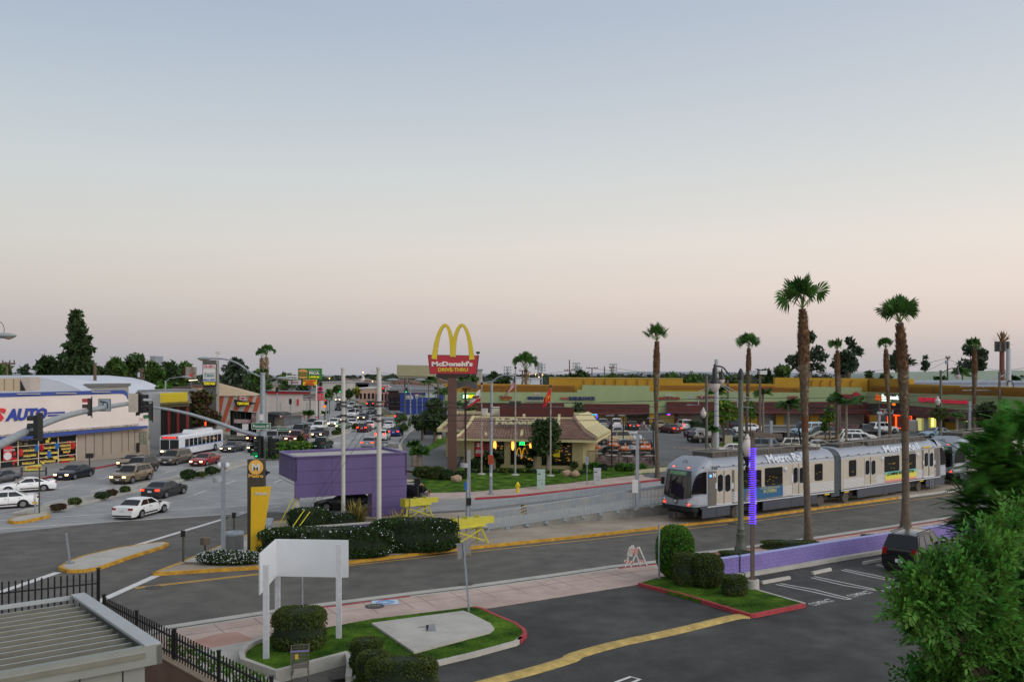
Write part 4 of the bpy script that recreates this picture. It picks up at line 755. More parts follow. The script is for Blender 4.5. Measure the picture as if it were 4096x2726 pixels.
for s,xa,y,xb,h in(("MOMMY'S",1278,525,1560,.85),('NUTRITIONAL CENTER',1578,541,1940,.6)):a,b=W2.at(*c33(xa,y),.1),W2.at(*c33(xb,y+8),.1);u=b-a;u.z=0;txt(t,'shop_lettering',s,a,u.normalized(),h,mat('letter_rose',(190,44,66),emit=.35),w=u.length,bold=.05,d=.3,nrm=W2.n)
part('banner',W2,[c33(742,706),c33(918,718),c33(918,628),c33(738,616)],M_white,t,2.0,.05)
for s,xa,y,xb,h,m in(('4.99',745,668,792,.55,mlr),('PHONE',826,660,905,.42,M_black),('ACCESSORIES',798,708,915,.42,M_black)):a,b=W2.at(*c33(xa,y),2.05),W2.at(*c33(xb,y+3),2.05);u=b-a;u.z=0;txt(t,'banner_lettering',s,a,u.normalized(),h,m,w=u.length,bold=.03,d=.03,nrm=W2.n)
mnor=mat('neon_orange',(255,70,20),emit=3)
for P in([(838,850),(848,850),(848,718),(838,715)],[(945,870),(960,872),(960,702),(945,700)],[(838,705),(1168,718),(1168,708),(838,695)],[(1108,890),(1118,890),(1118,720),(1108,718)],[(900,880),(1140,888),(1140,882),(900,872)],[(1158,800),(1166,800),(1166,720),(1158,718)]):part('neon_tube',W2,[c33(*p)for p in P],mnor,t,-1.9,.1)
for xa,xb,ya,yb,c,e in((1230,1300,745,910,(196,190,120),.8),(1300,1330,745,910,(150,150,90),.6),(1395,1490,740,880,(214,206,96),1.0),(1440,1462,745,850,(255,250,170),1.6),(1870,1960,740,800,(196,190,110),.7),(520,556,685,735,(255,40,30),1.5),(600,700,700,800,(120,90,40),.5),(860,935,725,860,(90,40,30),.4),(970,1020,725,880,(70,44,40),.4)):part('lit_window',W2,[c33(xa,yb),c33(xb,yb+4),c33(xb,ya+4),c33(xa,ya)],mat('litwin_%d'%xa,c,emit=e),t,-2.1,.1)
for xa,xb,ya,yb,m in((1332,1392,745,925,M_white),(1332,1392,910,935,mat('green_base',(60,130,70))),(1620,1760,800,945,M_ye),(1170,1190,700,920,M_ma),(1805,1865,740,950,M_conc),(1555,1620,700,930,mat('pillar_brown',(96,74,50)))):part('pillar',W2,[c33(xa,yb),c33(xb,yb+3),c33(xb,ya),c33(xa,ya)],m,t,-1.4,.5)
part('blue_kerb',W2,[c33(905,960),c33(1330,966),c33(1330,944),c33(905,936)],mat('kerb_blue',(30,70,140)),t,2.6,.3)
p=G(*c33(1163,930),.2);o=MB();o.lathe([(1.0,0),(1.1,.3),(1.0,2.0),(.8,2.1)],n=14);q=o.mk('litter_drum',M_conc,sm=True);q.location=p;tag(q,'round concrete litter drum at the blue kerb','litter bin')
Yq=260;t=thing('barrel_hall','green barrel-roofed hall behind the ochre wall on the right','hall',(D(3700,1500,Yq).x,Yq,0));mb=MB();P=[D(3525,1530,Yq)]+[D(3535,1512-0,Yq),D(3545,1500,Yq),D(3565,1490,Yq),D(3800,1484,Yq),D(4090,1480,Yq),D(4170,1500,Yq),D(4180,1530,Yq)];mb.ext([lev(P[0],.1)]+P+[lev(P[-1],.1)],(0,30,0));mb.mk('roof',mat('barrel_green',(142,158,144),c2=(152,168,154),scale=.1,rough=.6),t)
block(3636,4130,1531,205,20,(140,146,160),'flat grey roof with vents behind the right wing',(150,158,172))
block(2010,2090,1512,330,20,(196,198,202),'small white warehouse left of the shaggy palm trunk',(180,182,186),win=3)
block(2085,2160,1516,335,20,(186,190,194),'long white warehouse right of the shaggy palm trunk',(176,180,184))
block(1905,1925,1480,380,15,(150,146,140),'narrow pale tower block right of the red sign board',(140,138,134))
block(1950,2010,1530,300,20,(150,150,146),'low grey roof above the yellow wall behind the flags',(120,120,118))
# fast food restaurant
M_tan=mat('tan_stucco',(160,146,104),c2=(172,158,116),scale=.8,rough=.9,bump=.1);M_tile=mat('roof_tiles',(122,98,86),c2=(158,130,114),scale=1.4,rough=.85);M_beam=mat('cream_beam',(190,178,130),c2=(200,188,142),scale=2,rough=.7)
t=thing('fast_food_restaurant','tan fast food restaurant with a tiled mansard roof and cream roof beams','restaurant',(1,101,.2))
def c17(x,y):return(1700+x*.2551,1600+y*.2551)
def c22(x,y):return(2250+x*.2551,1600+y*.2551)
ZE,ZR=3.35,5.42
eL=D(*c17(480,578),1);
def at_z(x,y,z):return D(x,y,F*(H-z)/(y-YH))
EL,ER=at_z(*c17(485,590),ZE),at_z(*c22(530,625),ZE)
RL,RR_=at_z(*c17(760,262),ZR),at_z(*c22(180,275),ZR)
fu=(ER-EL).normalized();fn=Vector((fu.y,-fu.x,0));EBR=ER-fn*13;EBL=EL-fn*13;RBR=RR_-fn*13;RBL=RL-fn*13
WFr=Wall(EL-fn*.9,ER-fn*.9)
mb=MB();a,b=WFr.at(*c17(610,800)),WFr.at(*c22(320,800));mb.prism([(a.x,a.y),(b.x,b.y),(b.x-fn.x*12,b.y-fn.y*12),(a.x-fn.x*12,a.y-fn.y*12)],.1,ZE);mb.mk('walls',M_tan,t)
mb=MB();mb.prism([(EL.x,EL.y),(ER.x,ER.y),(EBR.x,EBR.y),(EBL.x,EBL.y)],ZE-.28,ZE);mb.mk('eaves',M_beam,t)
def tiles(mb,A,B,Cc,Dd,nc,nr):
 nrm=(B-A).cross(Dd-A).normalized();nrm=nrm if nrm.z>0 else-nrm;N=nc*4;M_=nr*3;L=(Dd-A).length
 def fn_(u,v):
  c=v*nr;f=c-math.floor(c)if v<1 else 1;lo,hi=A.lerp(B,u),Dd.lerp(Cc,u);p=lo.lerp(hi,v)
  sag=-.32*sin(PI*v);return p+nrm*(.055*sin(2*PI*u*nc)+.07*(1-f)+sag)
 us=N;vs=[];rows=[]
 for r_ in range(nr):
  for vv in(r_/nr+.001,(r_+1)/nr-.001):rows.append(vv)
 k=len(mb.v);pts=[fn_(i/us,v)for v in rows for i in range(us+1)];fs=[(j*(us+1)+i,j*(us+1)+i+1,(j+1)*(us+1)+i+1,(j+1)*(us+1)+i)for j in range(len(rows)-1)for i in range(us)]
 mb.add(pts,fs)
mb=MB();tiles(mb,EL,ER,RR_,RL,44,13);mb.mk('tiled_roof',M_tile,t,fix=False)
mb=MB();tiles(mb,EBL,EL,RL,RBL,60,13);mb.mk('tiled_roof',M_tile,t,fix=False);mb=MB();tiles(mb,ER,EBR,RBR,RR_,60,13);mb.mk('tiled_roof',M_tile,t,fix=False)
mb=MB();mb.prism([(RL.x,RL.y),(RR_.x,RR_.y),(RBR.x,RBR.y),(RBL.x,RBL.y)],ZR-1.2,ZR-.9);mb.mk('flat_roof',M_conc,t)
mb=MB()
for a,b in((RL,RR_),(RR_,RBR),(RBR,RBL),(RBL,RL)):mb.bar(lev(a,ZR-.25),lev(b,ZR-.25),.3,.6)
mb.mk('parapet',M_beam,t)
for a,b in(((1000,225),(955,565)),((1555,240),(1515,575)),((2105,245),(2092,400))):
 q,e=at_z(*c17(*a),ZR+.1),at_z(*c17(*b),ZE+.15 if b[1]>500 else ZE+1.5);mid=q.lerp(e,.5)+Vector((0,0,-.12));mb=MB();mb.bar(q,mid,.28,.4);mb.bar(mid,e+fn*.15,.28,.4);mb.mk('roof_beam',M_beam,t)
for a,b in((RL,EL),(RR_,ER)):m_=a.lerp(b,.5)+Vector((0,0,-.38));mb=MB();mb.tube([a+Vector((0,0,.1)),a.lerp(b,.25)+Vector((0,0,-.2)),m_,a.lerp(b,.75)+Vector((0,0,-.2)),b+Vector((0,0,.1))],.2,8);mb.mk('ridge_tiles',M_tile if a is RR_ else M_beam,t,sm=True)
for k in range(8):
 f=.5+k*1.45;q=RR_-fn*f;e=ER-fn*f+fu*.15;m_=q.lerp(e,.5)+Vector((0,0,-.3));mb=MB();mb.bar(q+Vector((0,0,.15)),m_+Vector((0,0,.25)),.3,.24);mb.bar(m_+Vector((0,0,.25)),e+Vector((0,0,.25)),.3,.24);mb.mk('side_beam',M_beam,t)
q0=at_z(1752,1721,ZE);q1=q0+fu*6;r0=q0+Vector((2.2,2.6,ZR-ZE));r1=q1+Vector((0,2.6,ZR-ZE));mb=MB();tiles(mb,q0,q1,r1,r0,22,13);tiles(mb,q0-fn*9,q0,r0,r0-fn*9,24,13);mb.mk('tiled_roof',M_tile,t,fix=False)
mb=MB();a=q0+Vector((.9,.8,0));mb.prism([(a.x,a.y),(a.x+6,a.y-.2),(a.x+6,a.y+9),(a.x,a.y+9)],.1,ZE);mb.mk('walls',M_tan,t);mb=MB();mb.bar(q0,q1,.3,.3);mb.bar(q0,q0-fn*9,.3,.3);mb.bar(q0+Vector((0,0,.1)),r0+Vector((0,0,.1)),.35,.3);mb.bar(r0,r1,.3,.4);mb.mk('eaves',M_beam,t)
for i,(xa,xb)in enumerate(((785,1230),(1350,1720),(1840,2295))):
 ya=655+i*8;yb=985+i*12;part('window_frame',WFr,[c17(xa-10,yb+8),c17(xb+10,yb+12),c17(xb+10,ya-8),c17(xa-10,ya-10)],mat('window_bronze',(40,28,20)),t,.06,.1);o=part('window',WFr,[c17(xa,yb),c17(xb,yb+4),c17(xb,ya+2),c17(xa,ya)],mat('dark_interior',(22,20,16),rough=.1,spec=.8),t,.09,.05)
 mb=MB();r=random.Random(i+2)
 for k in range(34):x=r.uniform(xa+140,xb-30);y=r.uniform(ya+20,yb-60);w=r.uniform(8,46);h=r.uniform(3,12);pan(mb,WFr,[c17(x,y+h),c17(min(xb-4,x+w),y+h),c17(min(xb-4,x+w),y),c17(x,y)],.10,.01)
 mb.mk('lit_interior',mat('warm_interior',(190,134,50),emit=.55),o)
 part('window_mullion',WFr,[c17((xa+xb)/2+(-6),yb),c17((xa+xb)/2+6,yb),c17((xa+xb)/2+6,ya),c17((xa+xb)/2-6,ya)],MT['window_bronze'],t,.13,.05)if i!=1 else None
part('poster',WFr,[c17(790,880),c17(925,880),c17(925,660),c17(790,660)],mat('poster_red',(176,20,32),rough=.4),t,.14,.02);part('poster',WFr,[c17(935,800),c17(1080,800),c17(1080,662),c17(935,662)],mat('poster_maroon',(92,22,24),c2=(130,60,50),scale=2),t,.14,.02)
for s,x,y,x1,h in(('$1',815,740,885,.32),('ANY SIZE',797,810,915,.16),('SOFT DRINK',797,832,915,.14)):a,b=WFr.at(*c17(x,y),.15),WFr.at(*c17(x1,y),.15);txt(t,'poster_lettering',s,a,(b-a),h*1.6,M_white,w=(b-a).length,bold=.04,d=.02,nrm=WFr.n)
mlamp=mat('pendant_glow',(255,178,70),emit=2.0)
for x in(1095,1377,1662):q=WFr.at(*c17(x,705),.12);mb=MB();mb.ball(q,(.18,.06,.55),10,8);mb.mk('pendant_lamp',mlamp,t,sm=True)
a,b=WFr.at(*c17(1478,703),.15),WFr.at(*c17(1560,703),.15);txt(t,'neon_lettering','ATM',a,(b-a),.42,mat('neon_green',(40,255,120),emit=2.2),w=(b-a).length,bold=.04,d=.03,nrm=WFr.n)
part('yellow_sticker',WFr,[c17(2015,885),c17(2115,888),c17(2115,790),c17(2090,762),c17(2015,752)],mat('sticker_bright',(222,194,30)),t,.15,.02)
a,b=WFr.at(*c17(2040,830),.17),WFr.at(*c17(2098,830),.17);txt(t,'sticker_lettering','24',a,(b-a),.5,M_black,w=(b-a).length,bold=.02,d=.01,nrm=WFr.n)
def arches(parent,wall,P,wid,m,off,th,name):
 L=curve([Vector((x,y,0))for x,y in P],6);n=len(L);lo,hi=[],[]
 for i,p in enumerate(L):
  d=(L[min(i+1,n-1)]-L[max(i-1,0)]).normalized();nn=Vector((-d.y,d.x,0));u=i/(n-1);w=wid(u);lo.append(p-nn*w/2);hi.append(p+nn*w/2)
 mb=MB()
 for i in range(n-1):pan(mb,wall,[(lo[i].x,lo[i].y),(lo[i+1].x,lo[i+1].y),(hi[i+1].x,hi[i+1].y),(hi[i].x,hi[i].y)],off,th)
 return mb.mk(name,m,parent)
M_arch=mat('arch_yellow',(198,172,8),c2=(206,182,18),scale=1,rough=.45);wf=lambda u:9.5-5.0*sin(PI*u)
for P in([c17(x,y)for x,y in((1437,850),(1445,790),(1465,750),(1490,760),(1512,905))],[c17(x,y)for x,y in((1512,905),(1540,770),(1575,748),(1600,800),(1612,850))]):arches(t,WFr,P,lambda u:4.2-1.5*sin(PI*u),mat('arch_lit',(226,160,20),emit=.5),.15,.02,'window_emblem')
a,b=WFr.at(*c17(1440,885),.16),WFr.at(*c17(1550,885),.16);txt(t,'window_lettering','McDo',a,(b-a),.34,M_white,w=(b-a).length,d=.01,nrm=WFr.n)
WLt=Wall(RL.lerp(EL,.35)+fn*.15,RR_.lerp(ER,.35)+fn*.15);a,b=WLt.at(*c17(1115,375),.1),WLt.at(*c17(1965,375),.1);M_rl=mat('roof_letters',(204,198,156),c2=(214,208,170),rough=.5)
txt(t,'roof_lettering',"McDonald's",a,(b-a),.7,M_rl,w=(b-a).length,bold=.045,d=.3,nrm=WLt.n)
mb=MB();q,e=WLt.at(*c17(1115,382),0),WLt.at(*c17(1965,386),0);mb.bar(q,e,.2,.12);mb.mk('letter_rail',M_gal,t)
RF=random.Random(3);Yq=106
for i,(xa,xb,ya,yb,c,lab)in enumerate(((1225,1460,140,248,(84,84,80),'dark louvred rooftop unit on the restaurant, left'),(1315,1510,25,150,(66,60,52),'tall dark rooftop cooler at the back of the restaurant roof'),(1470,1565,158,235,(76,72,68),'small dark rooftop box beside the white fan'),(1670,2000,152,245,(176,166,148),'long cream rooftop unit on the restaurant'),(2000,2160,115,250,(58,60,58),'dark louvred rooftop unit on the restaurant, right'),(1560,1690,155,225,(180,184,186),'white domed rooftop fan'),(2170,2260,175,255,(90,96,98),'grey round rooftop fan at the right roof end'),(880,980,140,240,(170,168,160),'white rooftop duct at the left roof end'),(1040,1165,120,245,(188,180,158),'cream rooftop housing left of the dark unit'))):
 Yk=Yq+(6 if 'tall'in lab else RF.uniform(0,4));a,b=D(*c17(xa,yb),Yk),D(*c17(xb,ya),Yk);o=thing('rooftop_unit',lab,'roof equipment',((a.x+b.x)/2,Yk,ZR-.9));mb=MB();w,h=b.x-a.x,b.z-(ZR-.9)
 if 'fan'in lab:mb.lathe([(w*.3,0),(w*.3,h*.5),(w*.5,h*.55),(w*.45,h*.8),(w*.2,h)],n=16)
 else:mb.box((0,1,h/2),(w,2,h));mb.box((0,1,h+.04),(w*1.04,2.1,.08))
 mb.mk('casing',mat('unit_%d'%i,c,c2=tuple(min(255,v+16)for v in c),scale=2),o,lc=True)
 if 'louvred'in lab or 'cooler'in lab:mb=MB();[mb.box((-w*.45+w*.9*k/9,-.02,h*.5),(.05,.06,h*.9))for k in range(10)];mb.mk('louvres',M_black,o,lc=True)
part('back_screen',Wall((EL-fn*10),(ER-fn*10)),[c17(1170,300),c17(2330,300),c17(2330,110),c17(1170,90)],mat('roof_screen_red',(84,36,30)),t,0,.2)
Ys=91.5;WN=Wall((-30,Ys),(30,Ys));gx=lambda x,y:G_(x,y)
p=G(1809,1899,.2);Ys=p.y;WN=Wall((-30,Ys),(30,Ys));t=thing('restaurant_sign','tall brown sign post with a red sign board topped by yellow double arches','restaurant sign',(p.x,p.y,.2))
mb=MB();mb.box((p.x,p.y,(zat(1500,Ys)+.1)/2),(.85,.85,zat(1500,Ys)-.1));mb.mk('post',mat('sign_post_brown',(84,58,48),c2=(92,66,54),scale=2,rough=.7),t)
part('sign_bracket',WN,[gx(110,578),gx(372,578),gx(388,548),gx(100,548)],mat('bracket_brown',(52,38,34)),t,.5,1)
part('sign_frame',WN,[gx(43,548),gx(462,552),gx(482,383),gx(24,376)],mat('frame_dark',(60,24,26)),t,.42,.84)
part('sign_face',WN,[gx(48,544),gx(457,548),gx(476,387),gx(29,380)],mat('sign_face_red',(164,22,38),c2=(172,28,44),scale=.6,rough=.35),t,.46,.06)
a,b=WN.at(*gx(60,480),.47),WN.at(*gx(428,482),.47);txt(t,'sign_lettering',"McDonald's",a,(1,0,0),.5,mat('letter_pale',(214,206,196),rough=.5),w=b.x-a.x,bold=.05,d=.06)
a,b=WN.at(*gx(117,528),.47),WN.at(*gx(385,529),.47);txt(t,'sign_lettering','DRIVE-THRU',a,(1,0,0),.38,M_arch,w=b.x-a.x,bold=.04,d=.06)
M_edge=mat('arch_edge',(190,176,130),rough=.5)
for k,P in enumerate(([gx(x,y)for x,y in((80,415),(104,260),(138,155),(178,111),(214,150),(238,262),(249,395))],[gx(x,y)for x,y in((249,395),(262,262),(292,150),(330,111),(370,155),(402,265),(420,420))])):
 arches(t,WN,P,lambda u:23-11*sin(PI*u)**.8,M_edge,.50+k*.012,.62,'arch_rim');arches(t,WN,P,lambda u:20.5-10.5*sin(PI*u)**.8,M_arch,.54+k*.012,.7+k*.02,'arch')
mb=MB();q=D(1912,1410,Ys);mb.box(q,(.35,.4,.22));mb.bar(q,D(1910,1425,Ys),.06);mb.mk('floodlight',M_black,t)
p=G(1862,1890,.2);Yq=p.y+3;t=thing('floodlight_pole','dark slim pole with two tilted floodlights beside the brown sign post','lamp post',(p.x,p.y,.2));mb=MB();mb.bar(p,D(*gx(362,680),p.y),.2,.2);mb.mk('post',mat('post_maroon',(62,38,34)),t)
mb=MB();mb.bar(D(*gx(330,682),p.y),D(*gx(405,682),p.y),.1);mb.mk('cross_bar',MT['post_maroon'],t)
for x,s in((320,-1),(418,1)):mb=MB();q=D(*gx(x,645),p.y);mb.hexa([q+Vector((a*.55,b*.4,c_*.3-s*a*.2))for c_ in(-1,1)for a,b in((-1,-1),(1,-1),(1,1),(-1,1))]);mb.mk('floodlight',MT['billboard_post'],t)
post_thing('slim_post','slim brown lamp post rising left of the tiled roof','lamp post',1753,1752,zat(1530,yy(1752,.2)),.13,M_wood,.2);p=G(1753,1752,.2);o=MB();o.lathe([(.55,0),(.55,1.25),(.5,1.3)],n=14);q=o.mk('concrete_bollard',mat('cream_base',(186,180,150)),sm=True);q.location=(p.x,p.y-.7,.15);tag(q,'round cream concrete base under the slim brown lamp post','bollard')
def flag_pole(x,yb,yt,lab,r=.09,y0=1885):p=G(x,yb,.2);t=thing('flag_pole',lab,'flag pole',p);mb=MB();mb.tube([p,D(x+1,yt,p.y)],[r,r*.6],10);mb.mk('pole',mat('flag_pole_grey',(150,144,134),rough=.5),t,sm=True);q=MB();q.ball(D(x+1,yt-2,p.y),.13,8,6);q.mk('finial',M_blk if 'M_blk'in globals()else M_dark,t);q=MB();q.lathe([(.42,0),(.4,.08),(.15,.14)],n=14);q.mk('base_plate',M_conc,t,lc=True);return t,p.y
def flag(corners,Y,lab,m,nm='flag'):
 P=[D(x,y,Y)for x,y in corners]
 def fn_(u,v):a=P[0].lerp(P[3],u);b=P[1].lerp(P[2],u);q=b.lerp(a,v);return q+Vector((0,.22*sin(u*7+v*2)*u,.08*sin(u*6)))
 mb=MB();mb.grid(fn_,16,10);return mb,fn_
t,Yq=flag_pole(1926,1896,1535,'left flag pole, flying the white and red flag');Yq-=.1
mb,fn_=flag([(1922,1556),(1922,1605),(1862,1632),(1886,1590)],Yq,'',None)
mm=[];
for j in range(10):
 for i in range(16):mm.append(1 if j<3 else 0)
mb.mi=mm;o=mb.mk('flag',[mat('flag_white',(206,202,198),rough=.8),mat('flag_red',(176,28,44),rough=.8)],fix=False);tag(o,'white state flag with a red bottom stripe hanging from the left pole','flag')
bm_=MB();c=fn_(.45,.62);bm_.ball(c+Vector((0,-.12,0)),(.32,.03,.16),10,6);bm_.ball(c+Vector((.3,-.12,.08)),(.12,.03,.1),8,6);bm_.mk('bear_emblem',mat('bear_brown',(96,70,50)),o)
t,Yq=flag_pole(2061,1899,1472,'tall middle flag pole, flying the stars and stripes',.1);Yq-=.1
mb,fn_=flag([(2060,1493),(2058,1560),(2012,1588),(2050,1545)],Yq,'',None)
def fn2(u,v):hx=Vector(D(2062,1490,Yq)).lerp(D(2063,1545,Yq),1-v);ex_=Vector(D(2048,1535,Yq)).lerp(D(2010,1590,Yq),1-v);q=hx.lerp(ex_,u);return q+Vector((0,.2*sin(u*8+v*3),0))
mb=MB();mb.grid(fn2,20,13);mm=[]
for j in range(13):
 for i in range(20):mm.append(2 if(j>=6 and i<8)else(1 if j%2==0 else 0))
mb.mi=mm;o=mb.mk('flag',[MT['flag_white'],MT['flag_red'],mat('flag_navy',(34,38,84),rough=.8)],fix=False);tag(o,'stars and stripes flag hanging limp from the tall middle pole','flag')
t,Yq=flag_pole(2202,1902,1545,'right flag pole, flying the plain red flag');Yq-=.1
mb,fn_=flag([(2204,1552),(2204,1602),(2170,1630),(2176,1590)],Yq,'',None);o=mb.mk('flag',mat('flag_scarlet',(196,22,22),rough=.8),fix=False);tag(o,'scarlet flag with a small yellow emblem on the right pole','flag')
for P in([(2183,1606),(2186,1588),(2190,1582),(2193,1590),(2194,1600)],[(2194,1600),(2196,1586),(2200,1580),(2202,1588),(2203,1600)]):arches(o,Wall((-30,Yq-.25),(30,Yq-.25)),P,lambda u:1.5,M_arch,0,.02,'flag_emblem')
M_umb=mat('umbrella_orange',(168,84,40),c2=(182,98,50),scale=2,rough=.8);M_tt=mat('table_cream',(190,180,168),rough=.4);UM=[]
def table_set(x,y,umb,lab,s=1.):
 p=G(x,y,.2);t=thing('patio_table','round cream patio table, '+lab,'table',p,0,'round tables of the restaurant patio');mb=MB();mb.lathe([(.68,.78),(.7,.81),(.68,.85)],n=18);mb.mk('table_top',M_tt,t,lc=True,sm=True);mb=MB();mb.lathe([(.3,0),(.07,.08),(.06,.78)],n=10);mb.mk('leg',M_black,t,lc=True)
 for k in range(4):a=k*PI/2+.6;mb=MB();mb.lathe([(.2,.44),(.22,.48),(.2,.5)],(1.0*cos(a),1.0*sin(a),0),12);mb.mk('seat',M_tt,t,lc=True);mb=MB();mb.bar((.1*cos(a),.1*sin(a),.2),(1.0*cos(a),1.0*sin(a),.44),.05);mb.mk('seat_arm',M_black,t,lc=True)
 if umb:
  zt_,zr=zat(umb[0],p.y)-.2,zat(umb[1],p.y)-.2;u=thing('parasol','orange parasol '+umb[3],'umbrella',p,0,'orange parasols of the restaurant patio');r=umb[2]*p.y/F/2;mb=MB();n=8;vs=[(0,0,zt_)]+[(r*cos(2*PI*k/n+.2),r*sin(2*PI*k/n+.2),zr)for k in range(n)]+[(r*.5*cos(2*PI*(k)/n+.2),r*.5*sin(2*PI*(k)/n+.2),zt_+(zr-zt_)*.42)for k in range(n)]
  mb.add(vs,[(0,9+k,9+(k+1)%n)for k in range(n)]+[(9+k,1+k,1+(k+1)%n,9+(k+1)%n)for k in range(n)]);mb.add([(r*cos(2*PI*k/n+.2),r*sin(2*PI*k/n+.2),zr-(0 if j==0 else.1))for j in range(2)for k in range(n)],[(k,(k+1)%n,n+(k+1)%n,n+k)for k in range(n)]);mb.mk('canopy',M_umb,u,lc=True,fix=False);mb=MB();mb.tube([(0,0,0),(0,0,zt_+.1)],.035,8);mb.ball((0,0,zt_+.12),.09,8,6);mb.mk('pole',M_beam,u,lc=True)
  tl=txt(u,'canopy_lettering','McCafe',(-.5,-r*.72,(zt_+zr)/2-.15),(1,0,0),.28,M_white,w=1.0,d=.02,bold=.02,lc=True,up=(0,.45,.9))
table_set(2384,1840,(1774,1789,54,'nearest the restaurant wall, leftmost'),'leftmost, partly in the shade of the wall');table_set(2452,1826,(1765,1779,58,'second from the left, in front of its twin behind'),'second from the left')
table_set(2451,1812,(1752,1767,54,'behind the second one, with the paler top'),'behind the second table');table_set(2501,1835,(1778,1793,62,'third along the front, above the middle tables'),'in the middle of the patio')
table_set(2546,1812,(1761,1773,56,'half hidden behind the grey mast with floodlights'),'behind the square mast');table_set(2578,1836,(1774,1791,72,'rightmost in front, largest'),'rightmost in front');table_set(2574,1815,(1758,1771,46,'right at the back'),'right at the back')
table_set(2445,1848,None,'low left front without parasol');table_set(2510,1852,None,'front middle without parasol');table_set(2600,1850,None,'front right without parasol')
def bar_fence(a,b,h,lab,n,z=.2,name='iron_fence',grp='black fences round the patio',m=M_black,w=.03,pk=3.0):
 t=thing(name,lab,'fence',a,0,grp);mb=MB()
 for i in range(n+1):p=a.lerp(b,i/n);mb.bar(lev(p,z),lev(p,z+h),w)
 mb.mk('bars',m,t);mb=MB();mb.bar(lev(a,z+h-.08),lev(b,z+h-.08),.05);mb.bar(lev(a,z+.15),lev(b,z+.15),.05);mb.mk('rails',m,t)
 k=max(1,int((b-a).length/pk))
 for i in range(k+1):p=a.lerp(b,i/k);mb=MB();mb.bar(lev(p,0),lev(p,z+h+.05),.07);mb.mk('post',m,t)
 return t
bar_fence(G(*c22(320,1040),.2),G(*c22(1440,1030),.2),1.75,'front run of the black patio fence',90);bar_fence(G(*c22(1440,1030),.2),G(*c22(1385,830),.2),1.7,'right run of the black patio fence',40);bar_fence(G(*c22(385,880),.2),G(*c22(1385,860),.2),1.9,'back run of the black patio fence',70)
o=plane('pavement',[(p.x,p.y)for p in(G(*c22(320,1050),.2),G(*c22(1445,1040),.2),G(*c22(1385,820),.2),G(*c22(340,860),.2))],.2,mat('patio_paving',(120,92,84),c2=(140,112,102),scale=1))
mb=MB();a,b=G(*c22(1135,1150),.2),G(*c22(1710,1092),.2);mb.bar(lev(a,.3),lev(b,.3),.2,.5);o=mb.mk('low_wall',mat('cream_wall',(178,168,136)));tag(o,'low cream wall beside the lawn left of the train front','low wall')
t=thing('bus_shelter','brown-roofed bus shelter under the dark street trees','bus shelter',G(1725,1760,.15));p=t.location;mb=MB();mb.ext([(-1.9,0,3.0),(1.9,0,3.0),(1.5,0,3.5),(-1.5,0,3.5)],(0,1.8,0));mb.mk('roof',mat('shelter_brown',(92,50,40)),t,lc=True)
for x in(-1.6,1.6):mb=MB();mb.box((x,.9,1.5),(.12,.12,3));mb.mk('post',M_wood,t,lc=True)
mb=MB();mb.box((0,1.7,1.6),(3.2,.06,1.8));mb.mk('back_panel',M_glass,t,lc=True)
t=thing('lease_sign','white and green letting board behind the purple canopy corner','sign',D(1565,1790,95));Wq=Wall((-30,95),(30,95));part('white_panel',Wq,[F_(1540,1052),F_(1645,1058),F_(1638,990),F_(1540,985)],M_white,t,0,.08);part('green_panel',Wq,[F_(1478,1030),F_(1538,1034),F_(1538,985),F_(1478,982)],mat('cb_green',(20,84,72)),t,0,.08)
for s,y,h in(('RETAIL CENTER',1005,.12),('MANAGEMENT & LEASING',1018,.12),('SPACE FOR LEASE',1042,.25)):txt(t,'board_lettering',s,Wq.at(*F_(1590,y),.02),(1,0,0),h,M_black,w=1.05,align='C',d=.02)
txt(t,'board_lettering','CBM',Wq.at(*F_(1508,1020),.02),(1,0,0),.3,M_white,w=.55,align='C',bold=.04,d=.02);mb=MB();q=Wq.at(*F_(1560,1060));mb.bar(lev(q,.1),q,.1);mb.mk('post',M_wood,t)
# near metal shed and fences
zs_=4.2;A1,B1_=G(*A_(0,985),zs_),G(*A_(590,903),zs_);C1_,D1_=G(*A_(1160,1285),zs_),G(*A_(0,1545),zs_)
u1=(B1_-A1).normalized();v1=(C1_-B1_).normalized();Q0=B1_;Q1=C1_;Q2=C1_-u1*9;Q3=B1_-u1*9
t=thing('metal_shed','near grey metal shed roof with ribbed decking and broad flat edge trim','shed',(Q1.x,Q1.y,0));M_sh=mat('shed_metal',(128,132,124),c2=(138,142,134),scale=2,rough=.5,metal=.2);M_shl=mat('shed_pale_trim_lit_ribs',(152,156,156),c2=(162,166,166),scale=2,rough=.5);M_deck=mat('deck_grey',(92,90,78),c2=(108,106,92),scale=1.5,rough=.6)
mb=MB();L=(Q1-Q0).length;n=13
def dk(p,z):return Vector((p.x,p.y,zs_-.22+z))
for k in range(n):
 a=Q0+v1*(L*k/n+.1);b=Q0+v1*(L*(k+.8)/n+.1);c=Q0+v1*(L*(k+1)/n+.1)
 for p,q,zp,zq,mi_ in((a,b,0,0,0),(b,b+v1*.02,0,.11,0),(b+v1*.02,c-v1*.02,.11,.11,1),(c-v1*.02,c,.11,0,0)):
  mb.add([dk(p-u1*.18,zp),dk(q-u1*.18,zq),dk(q-u1*9,zq),dk(p-u1*9,zp)],[(0,1,2,3)],mi_)
mb.mk('ribbed_deck',[M_deck,M_shl],t,fix=False)  # rib tops paler, flats darker: light on the ridges put into the colours
mb=MB();mb.bar(Q0+v1*0-u1*.0,Q1,.34,.06);mb.bar(Q0+v1*.0+Vector((0,0,-.06)),Q3+Vector((0,0,-.06)),.08,.1);mb.mk('edge_trim',M_shl,t)
